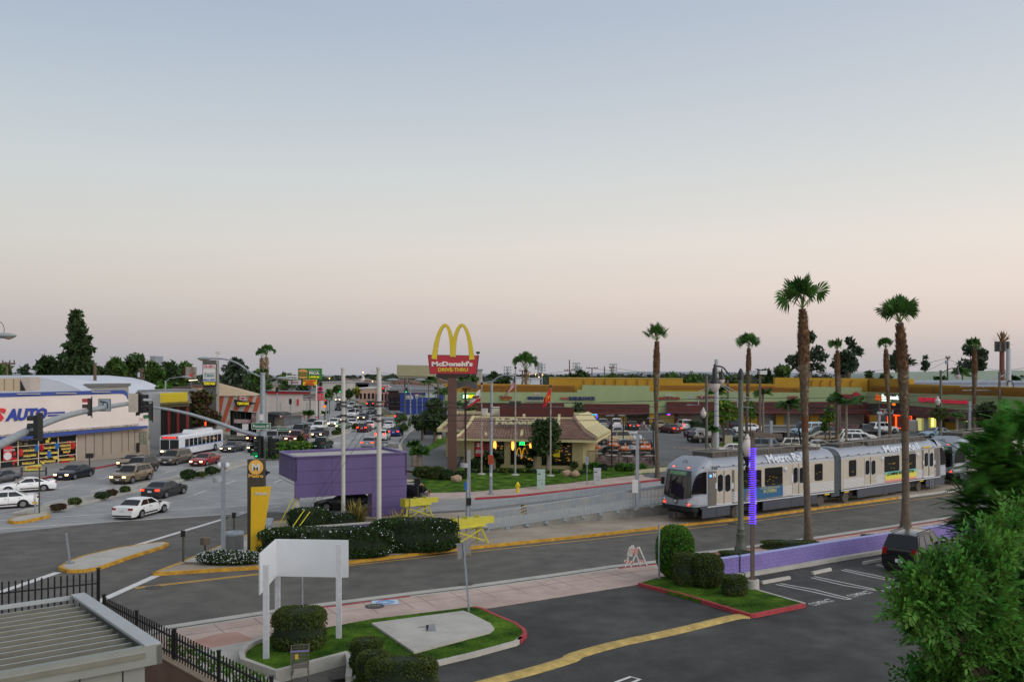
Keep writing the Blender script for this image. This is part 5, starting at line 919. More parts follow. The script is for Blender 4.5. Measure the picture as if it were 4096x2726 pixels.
mb=MB();dn=Vector((0,0,-.42));o1=Q1+u1*.18+v1*.05;mb.hexa([o1+dn,o1-u1*9.3+dn,o1-u1*9.3+dn-v1*.16,o1-v1*.16+dn,o1,o1-u1*9.3,o1-u1*9.3-v1*.16,o1-v1*.16]);o2=Q0+u1*.18;mb.hexa([o1+dn,o2+dn,o2-u1*.12+dn,o1-u1*.12+dn,o1+Vector((0,0,-.01)),o2+Vector((0,0,-.01)),o2-u1*.12+Vector((0,0,-.01)),o1-u1*.12+Vector((0,0,-.01))]);mb.mk('fascia',M_sh,t)
mb=MB();w1,w2=Q1-u1*.12-v1*.15,Q0-u1*.12+v1*.15;mb.prism([(w1.x,w1.y),(w2.x,w2.y),((w2-u1*8.5).x,(w2-u1*8.5).y),((w1-u1*8.5).x,(w1-u1*8.5).y)],0,zs_-.4);mb.mk('wall',M_sh,t);mb=MB()
for k in range(9):q=w1-u1*(.45+k*.85);mb.bar(lev(q,0)+v1*.01,lev(q,zs_-.42)+v1*.01,.02,.02)
mb.mk('wall_seams',M_dark,t)
def spear(a,b,z0,h,n,lab,posts,grp='black picket fences in the near left corner',ht=.035):
 t=thing('iron_fence',lab,'fence',(a.x,a.y,0),0,grp);mb=MB()
 for i in range(n+1):
  p=a.lerp(b,i/n)
  if min(abs(i/n-q)for q in posts)<.5/n:continue
  mb.bar(lev(p,z0+.03),lev(p,z0+h),ht)
 mb.mk('pickets',M_black,t);mb=MB();mb.bar(lev(a,z0+h*.78),lev(b,z0+h*.78),.05);mb.bar(lev(a,z0+h*.22),lev(b,z0+h*.22),.05);mb.mk('rails',M_black,t)
 for q in posts:p=a.lerp(b,q);mb=MB();mb.box((p.x,p.y,z0+h*.53),(.09,.09,h*1.06));mb.box((p.x,p.y,z0+h*1.08),(.11,.11,.04));mb.mk('post',M_black,t)
z0=1.2;P0,P3=G(*A_(790,1115),z0),G(*A_(1325,1410),z0);dd=(P3-P0)/2;P9=P0+dd*4.2
spear(P0,P0+dd*4,z0,.92,62,'black picket fence on the brown block wall running down to the lower edge',(0,.25,.5,.75,1))
q,e=G(*A_(755,1105),z0),G(*A_(0,1195),z0);q=P0+Vector((-.25,.1,0));zt2=zat(A_(755,735)[1],q.y);dz=zt2-z0
e=q+(G(*A_(0,865),zt2-.35)-G(*A_(740,790),zt2-.35)).normalized()*5
spear(q,e,z0,dz,25,'taller black picket fence behind the metal shed in the left corner',(0,1),ht=.04)
t=thing('block_wall','brown block wall under the black picket fence','wall',(P0.x,P0.y,0));mb=MB();strip(mb,[P0+dd*-.05,P0+dd*4.4],.3,0,z0+.02);mb.mk('wall_face',mat('brown_blocks',(104,80,66),c2=(118,94,78),scale=1.2,rough=.9),t);mb=MB();strip(mb,[P0+dd*-.05,P0+dd*4.4],.42,z0+.02,z0+.06);mb.mk('coping',mat('tan_coping',(146,128,108),c2=(160,142,120)),t)
mb=MB();strip(mb,[q,e],.25,0,z0);mb.mk('wall_face',MT['brown_blocks'],t)
# far city: houses, trees
r=random.Random(77)
cols=[(176,168,156),(160,150,140),(190,188,182),(150,140,128),(168,144,128),(146,150,152)];rc=[(120,92,78),(128,122,116),(98,90,86),(140,136,130)]
desc=['pale','tan','white','brownish','pinkish','grey']
for i in range(44):
 Y=380+i*i*1.25;x=r.uniform(1265,1860)if i%3 else r.uniform(1340,1760);h=r.uniform(4,7);w=r.uniform(10,24);yt=YH+(H-h)*F/Y;k=r.randrange(6);wx=w*F/Y
 block(x,x+wx,yt,Y,12,cols[k],'%s %s far house %s, %s'%(desc[k],('flat-roofed','gabled')[i%2],'left of the left pale column'if x<1360 else 'between the two pale columns'if x<1510 else 'just right of the right pale column'if x<1620 else 'below the empty billboard'if x<1760 else 'near the brown sign post','row %d back'%(i+1)),rc[r.randrange(4)],name='far_house',gable=(i%2)*2.2)['group']='far houses of the hazy city'
mb=MB();clumps=[]
for i in range(900):
 Y=330*math.exp(r.uniform(0,2.9));x=r.uniform(-200,4300)
 if Y<900 and 1330<x<1560:continue
 if Y<420 and(x<1290 or x>1830):continue
 X=(x-CX)*Y/F;h=r.uniform(5,11)*(1 if Y<2500 else 1.3);w=r.uniform(3,7)*(1 if Y<1500 else 2)
 for j in range(3):clumps.append(((X+r.uniform(-w,w)*.6,Y+r.uniform(-2,2),h*r.uniform(.45,.8)),(w*.7,w*.6,h*.36),Y))
for c,rr2,Y in clumps:
 for k in range(34):d=rv(r);p=Vector((c[0]+d.x*rr2[0],c[1]+d.y*rr2[1],c[2]+d.z*rr2[2]));a=(d+rv(r)*.8).normalized();b=a.cross(rv(r)).normalized();s=max(.8,Y*.0022);mb.add([p-a*s*.6,p+b*s*.45,p+a*s*.7,p-b*s*.45],[(0,1,2,3)])
FARMB=mb
mb=MB();N=120
def ridge(u,v):
 a=R(-48+96*u);D_r=9000+2500*v;h=(34+20*sin(u*13)+9*sin(u*31+1)+6*sin(u*57))*v;return(D_r*sin(a),D_r*cos(a),max(0,h))
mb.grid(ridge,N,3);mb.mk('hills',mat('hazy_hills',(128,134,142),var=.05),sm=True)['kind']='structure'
for i,(x,Y,h,lab)in enumerate(((1452,700,10.5,'white pointed monument far off right of the left pale column'),)):
 p=D(x,1500,Y);t=thing('far_tower',lab,'tower',(p.x,Y,0));mb=MB();mb.lathe([(2.2,0),(2,h*.6),(1.2,h*.7),(.9,h*.9),(.2,h)],n=8);mb.mk('tower_body',M_lw,t,lc=True)
M_star=mat('far_lamp_glow',(255,190,110),emit=4)
for i,(x,y)in enumerate(((1452,1488),(1598,1508),(2118,1496),(2142,1497),(2156,1507),(2170,1498),(1318,1512),(1490,1524))):
 Y=420;p=D(x,y,Y);t=thing('far_street_lamp',['far lit street lamp between the two pale columns on the skyline','far lit lamp at the lower left corner of the empty billboard','far lit lamp left of the left stadium tower','far lit lamp between the stadium towers','lower far lit lamp under the stadium towers','far lit lamp right of the stadium towers','far lit lamp over the petrol sign','far lit lamp over the pink far shops'][i],'street lamp',(p.x,Y,0));mb=MB();mb.tube([(0,.3,0),(0,.3,p.z)],.12,6);mb.mk('post',M_gal,t,lc=True);mb=MB();mb.ball((0,0,p.z),.26,8,6);mb.mk('lamp',M_star,t,lc=True)
 # posts, signals, signs
M_pole=mat('pale_painted_column',(176,174,164),c2=(190,188,178),scale=1,rough=.6)
for(x,y,yt,rr,lb)in((1373,2092,1472,.135,'tall pale grey round column standing behind the purple canopy roof'),(1516,2124,1470,.15,'tall pale grey round column standing in front of the purple canopy wall')):
 Y=F*(H-.15)/(y-YH);post_thing('catenary_mast',lb,'column',x,y,zat(yt,Y),rr,M_pole,.15,'pale trackside columns',20,cap=1)
 t=[o for o in bpy.data.objects if o.get('label')==lb][0]
 for zc in((1607,1622,1660,1682)):
  z=zat(zc,Y)-.15;mb=MB();mb.lathe([(rr*1.25,z-.05),(rr*1.25,z+.05)],n=16)
  for k in range(6):mb.box((rr*1.4*cos(k),rr*1.4*sin(k),z),(.1,.1,.12),k)
  mb.mk('cable_clamp',mat('insulator_grey',(62,64,64),rough=.5),t,lc=True)
Ya,Yb=60.2,57.0
for i,(ya,yb,yr,xr_)in enumerate(((1607,1607,1596,4096),(1622,1622,1622,4096),(1660,1654,1648,4096),(1682,1676,1668,4096))):
 lb=['topmost overhead wire crossing above the restaurant roof','second overhead wire from the top, crossing the restaurant roof','third overhead wire from the top, just over the roof letters','lowest overhead wire crossing the tiled restaurant roof'][i]
 wire(lb,[D(1373,ya,Ya),D(1516,yb,Yb),D(2860,yr-6,78),D(3995,yr-30,92)],.024,sag=.25)
for i,(x0,y0,x1,y1)in enumerate(((1490,1640,1130,2195),(1500,1665,1165,2180))):
 a=D(x0,y0,Yb);b=G(x1,y1,.2);t=wire(['left thin guy cable slanting down over the purple canopy','right thin guy cable slanting down over the purple canopy'][i],[a,b],.012,'guy cables with yellow sleeves',0)
for i,(x0,y0,x1,y1)in enumerate(((1222,2034,1142,2147),(1238,2044,1163,2150),(1218,2037,1120,2095),(1180,2020,1139,2090))):
 a,b=D(x0,y0,58-i*.2),D(x1,y1,55.2)if i<2 else D(x1,y1,59)
 lb=['long yellow cable guard right of the metro pylon, nearer pair, left one','long yellow cable guard right of the metro pylon, nearer pair, right one','yellow cable guard behind the pale canopy leg, farther pair, left one','yellow cable guard behind the canopy leg, farther pair, right one'][i].replace('metro','yellow station')
 if i<2:a=D([1218,1240][i],[2037,2045][i],55.5)
 else:a=D([1172,1184][i-2],[1992,2005][i-2],60);b=D([1118,1140][i-2],[2096,2090][i-2],60)
 mb=MB();mb.tube([a,b],.035,8);tag(mb.mk('cable_guard',mat('safety_yellow',(206,202,40),rough=.5,var=.05)),lb,'cable guard','yellow cable guards')
Yp=F*(H-.3)/(2210-YH);pw=Wall((-20,Yp),(5,Yp));p0=pw.at(1020,2210);t=thing('station_pylon','tall dark bronze pylon with a yellow wedge panel and a round emblem beside the hedge','station sign',(p0.x,p0.y,.15))
def px_panel(mb,wall,pts,off,th,m=None):
 P=[wall.at(x,y,off)for x,y in pts];mb.ext(P,-wall.n*th,m)
mb=MB();px_panel(mb,pw,[(989,2215),(1055,2215),(1055,1835),(989,1835)],.18,.36);mb.mk('bronze_slab',M_brz,t)
M_pyl=mat('pylon_yellow',(214,172,22),var=.05,rough=.5)
mb=MB();px_panel(mb,pw,[(1002,2210),(1042,2210),(1083,1944),(1004,1947)],.26,.08);mb.mk('yellow_panel',M_pyl,t)
c=pw.at(1024,1867,.19);mb=MB();mb.ext([c+Vector((.4*cos(a*PI/16),0,.4*sin(a*PI/16)))for a in range(32)],(0,-.03,0));mb.mk('emblem',mat('emblem_gold',(222,170,74),rough=.4,var=.05),t)
txt(t,'emblem_letter','M',c+Vector((0,-.04,-.2)),(1,0,0),.4,M_white,w=.44,bold=.03,align='C',d=.02)
txt(t,'sign_lettering','Metro',pw.at(1024,1909,.2),(1,0,0),.2,MT['emblem_gold'],w=.8,bold=.03,align='C',d=.02)
txt(t,'panel_lettering','Atlantic',pw.at(1019,1978,.27),(1,0,0),.17,M_white,w=.72,bold=.02,d=.02)
M_pur=mat('purple_panel',(84,70,116),c2=(92,77,124),scale=.5,rough=.55);M_pur2=mat('purple_edge',(104,92,140),rough=.5);M_joint2=mat('panel_joint',(62,48,80))
za,zb_=4.55,2.6
FA=D(*B_(450,125),yy(B_(450,125)[1],za));FB=D(*B_(1168,95),yy(B_(1168,95)[1],za));BA_=D(*B_(347,88),yy(B_(347,88)[1],za));BB=FB+(BA_-FA)*1.0
t=thing('ticket_canopy','large purple metal-panelled canopy box over the station entrance on pale legs','canopy',(FA.x,FA.y,0))
fw=Wall(FA,FB);sw=Wall(BA_,FA)
zl=D(*B_(445,388),FA.y).z;zr=D(*B_(945,362),FA.y+(FB-FA).y*.7).z
zbot=zl
mb=MB();P=[FA,FB,BB,BA_]
def lev(v,z):return Vector((v.x,v.y,z))
mb.ext([lev(FA,zbot),lev(FB,zbot),lev(FB,za),lev(FA,za)],-fw.n*.18)
u=(BA_-FA);i1=FA+u*.04
zsd=D(*B_(432,283),FA.y).z
mb.ext([lev(FA,zsd),lev(BA_,zsd),lev(BA_,za),lev(FA,za)],(FB-FA).normalized()*.15)
mb.ext([lev(BA_,zsd),lev(BB,zsd),lev(BB,za),lev(BA_,za)],fw.n*.15)
mb.ext([lev(FB,zsd),lev(BB,zsd),lev(BB,za),lev(FB,za)],-(FB-FA).normalized()*.15)
mb.mk('fascia',M_pur,t)
mb=MB();cn=(FA+BB)/2;mb.prism([(q.x+(cn.x-q.x)*.03,q.y+(cn.y-q.y)*.03)for q in P],za-.3,za-.14);mb.mk('roof_deck',M_conc,t)
mb=MB()
for a,b in((FA,FB),(FB,BB),(BB,BA_),(BA_,FA)):mb.bar(lev(a,za+.02),lev(b,za+.02),.26,.05)
mb.mk('coping',M_pur2,t)
mb=MB();wx=fw.at(*B_(945,500));wx2=fw.at(*B_(1166,500));mb.ext([lev(wx,.2),lev(wx2,.2),lev(wx2,zbot),lev(wx,zbot)],-fw.n*.9);mb.mk('support_wall',M_pur,t)
mb=MB()
for s in(.06,.36,.68):
 z=za-(za-zbot)*s;mb.ext([lev(FA,z),lev(FB,z),lev(FB,z+.03),lev(FA,z+.03)],fw.n*.004);mb.ext([lev(FA,z),lev(BA_,z),lev(BA_,z+.03),lev(FA,z+.03)],sw.n*.004)
for q in(685,950):a=fw.at(*B_(q,200));d=(FB-FA).normalized()*.025;mb.ext([lev(a,zbot),lev(a+d,zbot),lev(a+d,za),lev(a,za)],fw.n*.004)
for z in(.75,1.5,2.2):mb.ext([lev(wx,z),lev(wx2,z),lev(wx2,z+.03),lev(wx,z+.03)],fw.n*.004)
mb.mk('panel_joints',M_joint2,t)
mb=MB();q=fw.at(*B_(475,450));q2=q-fw.n*.6;mb.tube([lev(q2,0),lev(q2,zbot+.1)],.2,16);mb.mk('column',M_pole,t,sm=True)
lg=gp([B_(282,588),B_(945,540)],.75);lwl=thing('bed_wall','low purple wall with pale coping between the hedge and the canopy column','low wall',(lg[0].x,lg[0].y,0))
mb=MB();strip(mb,lg,.22,.1,.68);mb.mk('wall_face',M_pur,lwl);mb=MB();strip(mb,lg,.3,.68,.76);mb.mk('coping',M_conc,lwl)
M_buf=mat('buffer_yellow',(176,168,44),c2=(196,188,62),rough=.5)
def buffer(x,y,lab,s=1.):
 p=G(x,y,.15);t=thing('track_buffer',lab,'buffer stop',p,R(38),'yellow track buffers');t.scale=(s,s,s)
 mb=MB();mb.box((.6,0,1.35),(2.4,.62,.5));mb.box((2.1,0,1.37),(.9,.5,.38));mb.box((-.65,0,1.35),(.12,.8,.62))
 for xx in(-.4,.5,1.4):mb.box((xx,0,1.66),(.06,.5,.12))
 mb.mk('buffer_beam',M_buf,t,lc=True)
 for sx in(-.35,1.5):
  for sy in(-1,1):
   mb=MB();mb.bar((sx,sy*.2,1.1),(sx+(.35 if sx>0 else-.35),sy*.55,0),.14,.1);mb.mk('leg',M_buf,t,lc=True)
 mb=MB();
 for sy in(-1,1):mb.bar((-.35,sy*.3,.9),(1.6,sy*.45,.2),.07);mb.bar((1.5,sy*.3,.9),(-.4,sy*.45,.2),.07)
 mb.box((.6,0,1.08),(2.5,.8,.06));mb.mk('cross_brace',M_buf,t,lc=True)
 mb=MB();mb.tube([(-.3,-.42,1.9),(-.35,-.5,1.2),(-.5,-.55,.6),(-.5,-.5,.1)],.03,6);mb.mk('cable',M_dark,t,lc=True,sm=True)
buffer(*B_(1500,690),'nearer yellow steel track buffer beside the hedge end',.95);buffer(*B_(1190,520),'farther yellow steel track buffer behind the purple wall',.85)
M_rail=mat('railing_grey',(150,158,164),rough=.45,metal=.2,var=.08)
def railing(name,a,b,za0,za1,zb0,zb1,lab,n):
 t=thing(name,lab,'railing',(a.x,a.y,0));mb=MB()
 for z0,z1 in((za1,zb1),(za0+.1,zb0+.1)):mb.bar(lev(a,z0),lev(b,z1),.05,.05)
 for i in range(n+1):u=i/n;p=a*(1-u)+b*u;mb.bar(lev(p,za0*(1-u)+zb0*u+.05),lev(p,za1*(1-u)+zb1*u),.045)
 mb.mk('picket_panel',M_rail,t)
 m=max(2,n//12)
 for i in range(m+1):
  u=i/m;p=a*(1-u)+b*u;q=MB();zz0=za0*(1-u)+zb0*u;q.bar(lev(p,zz0-.12),lev(p,za1*(1-u)+zb1*u+.02),.055);q.box((p.x,p.y-.05,zz0-.06),(.26,.16,.16));q.mk('post',M_rail,t)
RA1,RB1=G(*C_(85,598),.15),G(*C_(1240,492),.15)
zA=lambda p,y:zat(y,p.y)
railing('ramp_railing',RA1,RB1,zA(RA1,C_(0,592)[1]),zA(RA1,C_(0,478)[1]),zA(RB1,C_(0,420)[1]),zA(RB1,C_(0,300)[1]),'nearer grey picket railing on the low concrete ramp wall left of the train',120)
t=thing('ramp_wall','low stained concrete wall under the nearer picket railing','concrete wall',(RA1.x,RA1.y,0));mb=MB()
RC=RB1+(RB1-RA1)*1.6
hz=zA(RB1,C_(0,424)[1])
P=[lev(RA1,.1),lev(RB1,.1),lev(RC,.1),lev(RC,hz+.25),lev(RB1,hz),lev(RA1,.3)]
mb.ext(P,Vector((-.15,.22,0)));mb.mk('wall_face',M_cdark,t)
rnn=(RB1-RA1).normalized();rnorm=Vector((-rnn.y,rnn.x,0))
rr=MB();q0,q1,q2=RA1+rorm*.2 if False else RA1+rnorm*.2,RB1+rnorm*.2,RC+rnorm*.2
w_=rnorm*3.0
rr.hexa([lev(q0,.1),lev(q1,.1),lev(q1+w_,.1),lev(q0+w_,.1),lev(q0,.3),lev(q1,hz),lev(q1+w_,hz),lev(q0+w_,.3)])
rr.hexa([lev(q1,.1),lev(q2,.1),lev(q2+w_,.1),lev(q1+w_,.1),lev(q1,hz),lev(q2,hz+.25),lev(q2+w_,hz+.25),lev(q1+w_,hz)])
o=rr.mk('ramp',M_conc);o['kind']='structure'
RA2,RB2=RA1+rnorm*3.3,RB1+rnorm*3.3
railing('ramp_railing',RA2,RB2,.35,1.45,hz,hz+1.15,'farther grey picket railing beside the red kerb street, left of the train',120)
mb=MB();s=lev(RA1,0);q=G(*C_(313,540),.15);t=thing('hazard_marker','small square yellow and black striped marker fixed on the nearer railing','marker sign',q)
qq=D(*C_(313,461),q.y-.15);mb.box(qq,(.4,.03,.62));mb.mk('plate',M_black,t)
mb=MB()
for k in(-1,0,1):c0=qq+Vector((0,-.022,k*.22));mb.ext([c0+Vector((-.19,0,-.12)),c0+Vector((.19,0,.03)),c0+Vector((.19,0,.12)),c0+Vector((-.19,0,-.03))],(0,-.006,0))
mb.mk('stripes',M_pyl,t)
mb=MB();mb.bar(lev(q,0.15),qq,.03);mb.mk('bracket',M_rail,t)
post_thing('bollard','dark short post with a box on top at the kerb corner','bollard',*A_(1392,655),1.75,.06,mat('olive_steel',(62,66,58),rough=.5),.15,'dark posts of the island').name
t=[o for o in bpy.data.objects if o.get('label','').startswith('dark short post with a box on top at')][0];mb=MB();mb.box((0,-.05,1.5),(.2,.16,.32));mb.mk('button_box',M_black,t,lc=True)
t=post_thing('bollard','dark short post with a box behind the litter bin','bollard',*A_(1778,490),1.75,.06,MT['olive_steel'],.15,'dark posts of the island');mb=MB();mb.box((0,-.05,1.5),(.2,.16,.32));mb.mk('button_box',M_black,t,lc=True)
p=G(*A_(1557,600),.15);t=thing('ash_bin','small round bronze ash bin on a thin stem','ash bin',p);mb=MB();mb.tube([(0,0,0),(0,0,.6)],.05);mb.mk('stem',M_brz,t,lc=True);mb=MB();mb.lathe([(.24,.55),(.26,.6),(.26,.95),(.2,.98),(.16,.93)]);mb.mk('bowl',mat('dull_bronze',(112,102,88),rough=.4,metal=.4),t,lc=True,sm=True)
p=G(*A_(1778,570),.15);t=thing('litter_bin','round grey litter bin with a domed ring lid','litter bin',p);mb=MB();mb.lathe([(.5,0),(.52,.05),(.52,.9),(.48,.92)],n=20);mb.mk('drum',mat('bin_grey',(104,106,106),rough=.6),t,lc=True,sm=True);mb=MB();mb.lathe([(.56,.9),(.56,.98),(.5,1.06),(.3,1.08),(.25,1.02)],n=20);mb.mk('lid',M_gal,t,lc=True,sm=True)
p=G(*A_(2015,500),.15);t=thing('ticket_box','grey metal cabinet with sloping top behind the yellow panel','cabinet',p);mb=MB();mb.hexa([(-.4,-.3,0),(.4,-.3,0),(.4,.3,0),(-.4,.3,0),(-.4,-.3,1.0),(.4,-.3,1.0),(.4,.3,1.35),(-.4,.3,1.35)]);mb.mk('cabinet_body',M_gal,t,lc=True)
p=I1[1];q=G(*A_(532,665),.16);t=thing('leaning_post','thin leaning steel post on the pointed traffic island','post',q);mb=MB();tp=D(*A_(502,435),q.y);mb.bar(q,tp,.09,.05);mb.mk('post',MT['galvanised_steel'],t);mb=MB();mb.box((q.x,q.y,.2),(.35,.35,.06));mb.mk('base_plate',M_gal,t)
def sqm(x,y,yt,lab,w=.24,cyl=None,z0=.15,disc=False,paper=False,m=M_gal,grp='square grey camera masts'):
 p=G(x,y,z0);Y=p.y;t=thing('camera_mast',lab,'mast',p,0,grp);h=zat(yt,Y)-z0
 mb=MB();mb.box((0,0,h/2),(w,w,h));mb.mk('mast',m,t,lc=True)
 if cyl:cx_,cy=cyl;q=D(cx_,cy,Y)-Vector(p);mb=MB();mb.lathe([(.26,q.z-.13),(.27,q.z-.12),(.27,q.z+.12),(.25,q.z+.13)],(q.x,q.y,0),20);mb.bar((q.x,q.y,q.z),(0,0,q.z),.1);mb.mk('antenna_drum',mat('drum_grey',(150,154,156),rough=.4),t,lc=True,sm=True)
 if disc:
  for s in(-1,1):mb=MB();mb.ball((s*.2,0,h-.2),(.13,.17,.19));mb.mk('floodlight',mat('lamp_housing_white',(186,188,190),rough=.4),t,lc=True,sm=True)
 if paper:mb=MB();mb.box((-.16,-w/2-.01,zat(2150,Y)*0+paper[0]),(.4,.01,paper[1]));mb.mk('notice',M_white,t,lc=True)
 return t
sqm(*E_(1556,1820),E_(0,1125)[1],'near square grey mast with a drum box left of the station pylon',.19,(872,1915),disc=True)
sqm(1876,2110,1800,'square grey mast with a drum box in front of the brown sign post',.2,(1858,1860),z0=.2)
sqm(2549,2030,1738,'square grey mast with round floodlights beside the left end of the train',.22,(2530,1788),disc=True,paper=(1.5,.9),z0=.9)
sqm(3517,1800,1645,'square pale mast behind the train near the right palm',.28,None,z0=.2,disc=True)
sqm(3878,1728+25,1605,'square pale mast with side box behind the train at the lit shop',.36,(3845,1646),z0=.2)
sqm(3084,1830,1682,'pale blue square mast behind the train beside the brown bracket post',.33,None,z0=.2)
p=G(*C_(1045,0),.2)if False else None
t=post_thing('track_signal','short post carrying a small black signal and a blue card, in front of the railing','signal',*B_(1557,600),3.4,.1,M_gal,.15);mb=MB();mb.box((.1,-.1,1.9),(.3,.3,.45));mb.mk('signal_head',M_black,t,lc=True);mb=MB();mb.box((-.1,-.16,2.9),(.16,.04,.5));mb.mk('card',mat('card_blue',(40,96,168)),t,lc=True)
t=post_thing('track_signal','small black double-lamp signal above the farther yellow buffer','signal',*B_(1237,440),1.6,.1,M_dark,.15);mb=MB();mb.box((.0,-.1,1.9),(.45,.3,.5));mb.mk('signal_head',M_black,t,lc=True)
# traffic signals
YM=yy(2062,.1);base=G(1051,2062,.1)
t=thing('signal_mast','thick galvanised signal mast with two mast arms and a street lamp, green name plate','traffic signal',(base.x,base.y,0))
mb=MB();q=D(1051,1492,YM);mb.tube([base,q],[.24,.17],16);mb.mk('mast',M_gal,t,sm=True);mb=MB();mb.lathe([(.2,-.05),(.2,.05)],q,14);mb.mk('cap',M_gal,t)
AY=lambda x:YM-(1051-x)*.000
armA=curve([D(1040,1742,YM),D(960,1722,YM-.3),D(880,1693,YM-.6),D(760,1655,YM-1.0),D(640,1631,YM-1.4),D(570,1627,YM-1.7)],3)
mb=MB();mb.tube(armA,[.17-.1*i/len(armA)for i in range(len(armA))],12);mb.mk('mast_arm',M_gal,t,sm=True)
mb=MB();mb.lathe([(.28,-.35),(.3,0),(.28,.35)],D(1051,1742,YM),14);mb.mk('arm_collar',M_gal,t,sm=True)
lampA=curve([D(1045,1506,YM),D(1000,1486,YM),D(950,1452,YM),D(900,1436,YM),D(838,1432,YM)],4)
mb=MB();mb.tube(lampA,.06,8);mb.mk('lamp_arm',M_gal,t,sm=True)
cobra(t,D(842,1432,YM),.95)
mb=MB();c=D(872,1410,YM);mb.box(c,(.34,.16,.16),0);mb.bar(c,D(868,1431,YM),.05);mb.mk('traffic_camera',mat('cam_white',(190,188,178)),t)
blade(t,D(1045,1703,YM-.35),1.35,.46,'Pomona Bl');
head(t,D(1032,1790,YM-.5),R(-35),2,1.25);head(t,D(1087,1785,YM-.3),R(80),None,1.1)
head(t,D(1062,1890,YM-.2),R(70),None,.7,1,'walk_signal')
mb=MB();mb.box(D(1046,1668,YM-.22),(.28,.01,.42));mb.mk('notice',M_white,t)
Y1,Y2=26.,44.
arm=[(-260,1900),(-120,1832),(0,1778),(120,1718),(255,1665),(390,1634),(500,1615),(602,1600)]
ys=[24,26.5,29,31.5,34.5,37.5,40,42]
PT=curve([D(x,y,Yq)for(x,y),Yq in zip(arm,ys)],4)
t=thing('curved_signal_mast','long curved galvanised signal mast arm sweeping in from the left edge','traffic signal',(PT[0].x,PT[0].y,0))
mb=MB();mb.tube(PT,[.17-.095*i/len(PT)for i in range(len(PT))],14);mb.mk('mast_arm',mat('arm_steel',(138,144,146),c2=(156,162,164),scale=5,rough=.5,metal=.2),t,sm=True)
mb=MB();mb.tube([(PT[0].x,PT[0].y,0),(PT[0].x,PT[0].y,PT[0].z+.2)],.2,14);mb.mk('mast',MT['arm_steel'],t,sm=True)
head(t,D(150,1706,31.2),R(-82),None,.74);head(t,D(359,1627,36.6),R(-62),0,.66)
head(t,D(560,1614,40.6),R(95),None,.8);head(t,D(602,1646,41.8),R(-62),2,.72)
c=D(419,1619,38.1);mb=MB();mb.box(c,(.53,.03,.53));o=mb.mk('turn_sign',mat('sign_face_pale',(150,162,170),rough=.4,var=.04),t)
mb=MB();q=c+Vector((0,-.025,0))
for z in(-1,1):mb.box(q+Vector((0,0,z*.25)),(.5,.01,.015));mb.box(q+Vector((z*.245,0,0)),(.015,.01,.5))
pts=[q+Vector((.13,0,-.14))]+[q+Vector((.03+.1*cos(a*PI/8),0,.03+.1*sin(a*PI/8)))for a in range(0,9)]+[q+Vector((-.07,0,-.02))]
for a,b in zip(pts[:-1],pts[1:]):mb.bar(a,b,.035,.012,up=(0,1,0))
mb.ext([q+Vector((-.13,0,-.01)),q+Vector((-.01,0,-.01)),q+Vector((-.07,0,-.1))],(0,-.01,0));mb.ext([q+Vector((-.12,0,.1)),q+Vector((-.12,0,.2)),q+Vector((-.2,0,.15))],(0,-.01,0));mb.bar(q+Vector((-.13,0,.15)),q+Vector((.02,0,.135)),.035,.012,up=(0,1,0))
mb.mk('arrow',M_black,o)
c=D(533,1610,40.2);mb=MB();mb.box(c,(.42,.03,.84));mb.mk('sign_back',mat('sign_back',(170,160,146),c2=(186,178,164),scale=4),t)
t=thing('street_lamp','street lamp head with hanging cables entering at the left edge in the sky','street lamp',(-14.5,26,0));mb=MB();mb.tube([(-15.4,25,0),(-15.4,25,zat(1350,25))],.12);mb.mk('post',M_gal,t,sm=True)
mb=MB();mb.tube([(-15.4,25,zat(1350,25)),D(-30,1340,25.5)],.05);mb.mk('lamp_arm',M_gal,t,sm=True);cobra(t,D(-20,1339,25.5),.62,1)
mb=MB();mb.tube(curve([D(-20,1282,25.5),D(6,1290,25.5),D(17,1315,25.5),D(12,1335,25.5),D(-5,1347,25.5)],4),.008,5);mb.mk('cable',M_black,t,sm=True)
def cbl(x,y,yt,xh,yh,lab,z0=.15,r=.11,grp='street lamps along the boulevard',L=1.1,extra=None):
 p=G(x,y,z0);Y=p.y;t=thing('street_lamp',lab,'street lamp',p,0,grp);mb=MB();q=D(x,yt,Y);mb.tube([p,q],[r,r*.75],12);mb.mk('post',M_gal,t,sm=True)
 e=D(xh,yh,Y);m=(q+e)/2;m.z=max(q.z,e.z)-(.15 if abs(q.z-e.z)<1 else abs(q.z-e.z)*.12);mb=MB();mb.tube(curve([q-Vector((0,0,.3)),q+(m-q)*.45+Vector((0,0,(m.z-q.z)*.3)),m,e],4),.045,8);mb.mk('lamp_arm',M_gal,t,sm=True)
 cobra(t,e,L,1 if xh>x else-1);return t
cbl(662,1800,1522,728,1506,'street lamp in front of the yellow boarded building',L=1.2)
t=[o for o in bpy.data.objects if o.get('label')=='street lamp in front of the yellow boarded building'][0]
Yl=t.location.y;mb=MB();c=D(664,1648,Yl-.2);mb.ext([c+Vector((-.75,0,0)),c+Vector((0,0,-.75)),c+Vector((.75,0,0)),c+Vector((0,0,.75))],(0,.04,0));mb.box(D(664,1682,Yl-.2),(.85,.04,.9));mb.mk('sign_back',M_gal,t)
cbl(1240,1668,1518,1290,1503,'street lamp and signal pole beside the petrol station palms',L=2.0,r=.16)
cbl(1060,1700,1525,1108,1511,'street lamp behind the large green name plate',L=2.2)
cbl(1642,1700,1545,1590,1518,'street lamp below the empty billboard, head to the left',L=2.2,r=.15)
cbl(1742,1690,1535,1700,1518,'street lamp between billboard and brown sign post',L=2.2,r=.15)
cbl(397-14,1570,1530,418,1523,'twin street lamp behind the long white shop, upper right head',L=2.5)
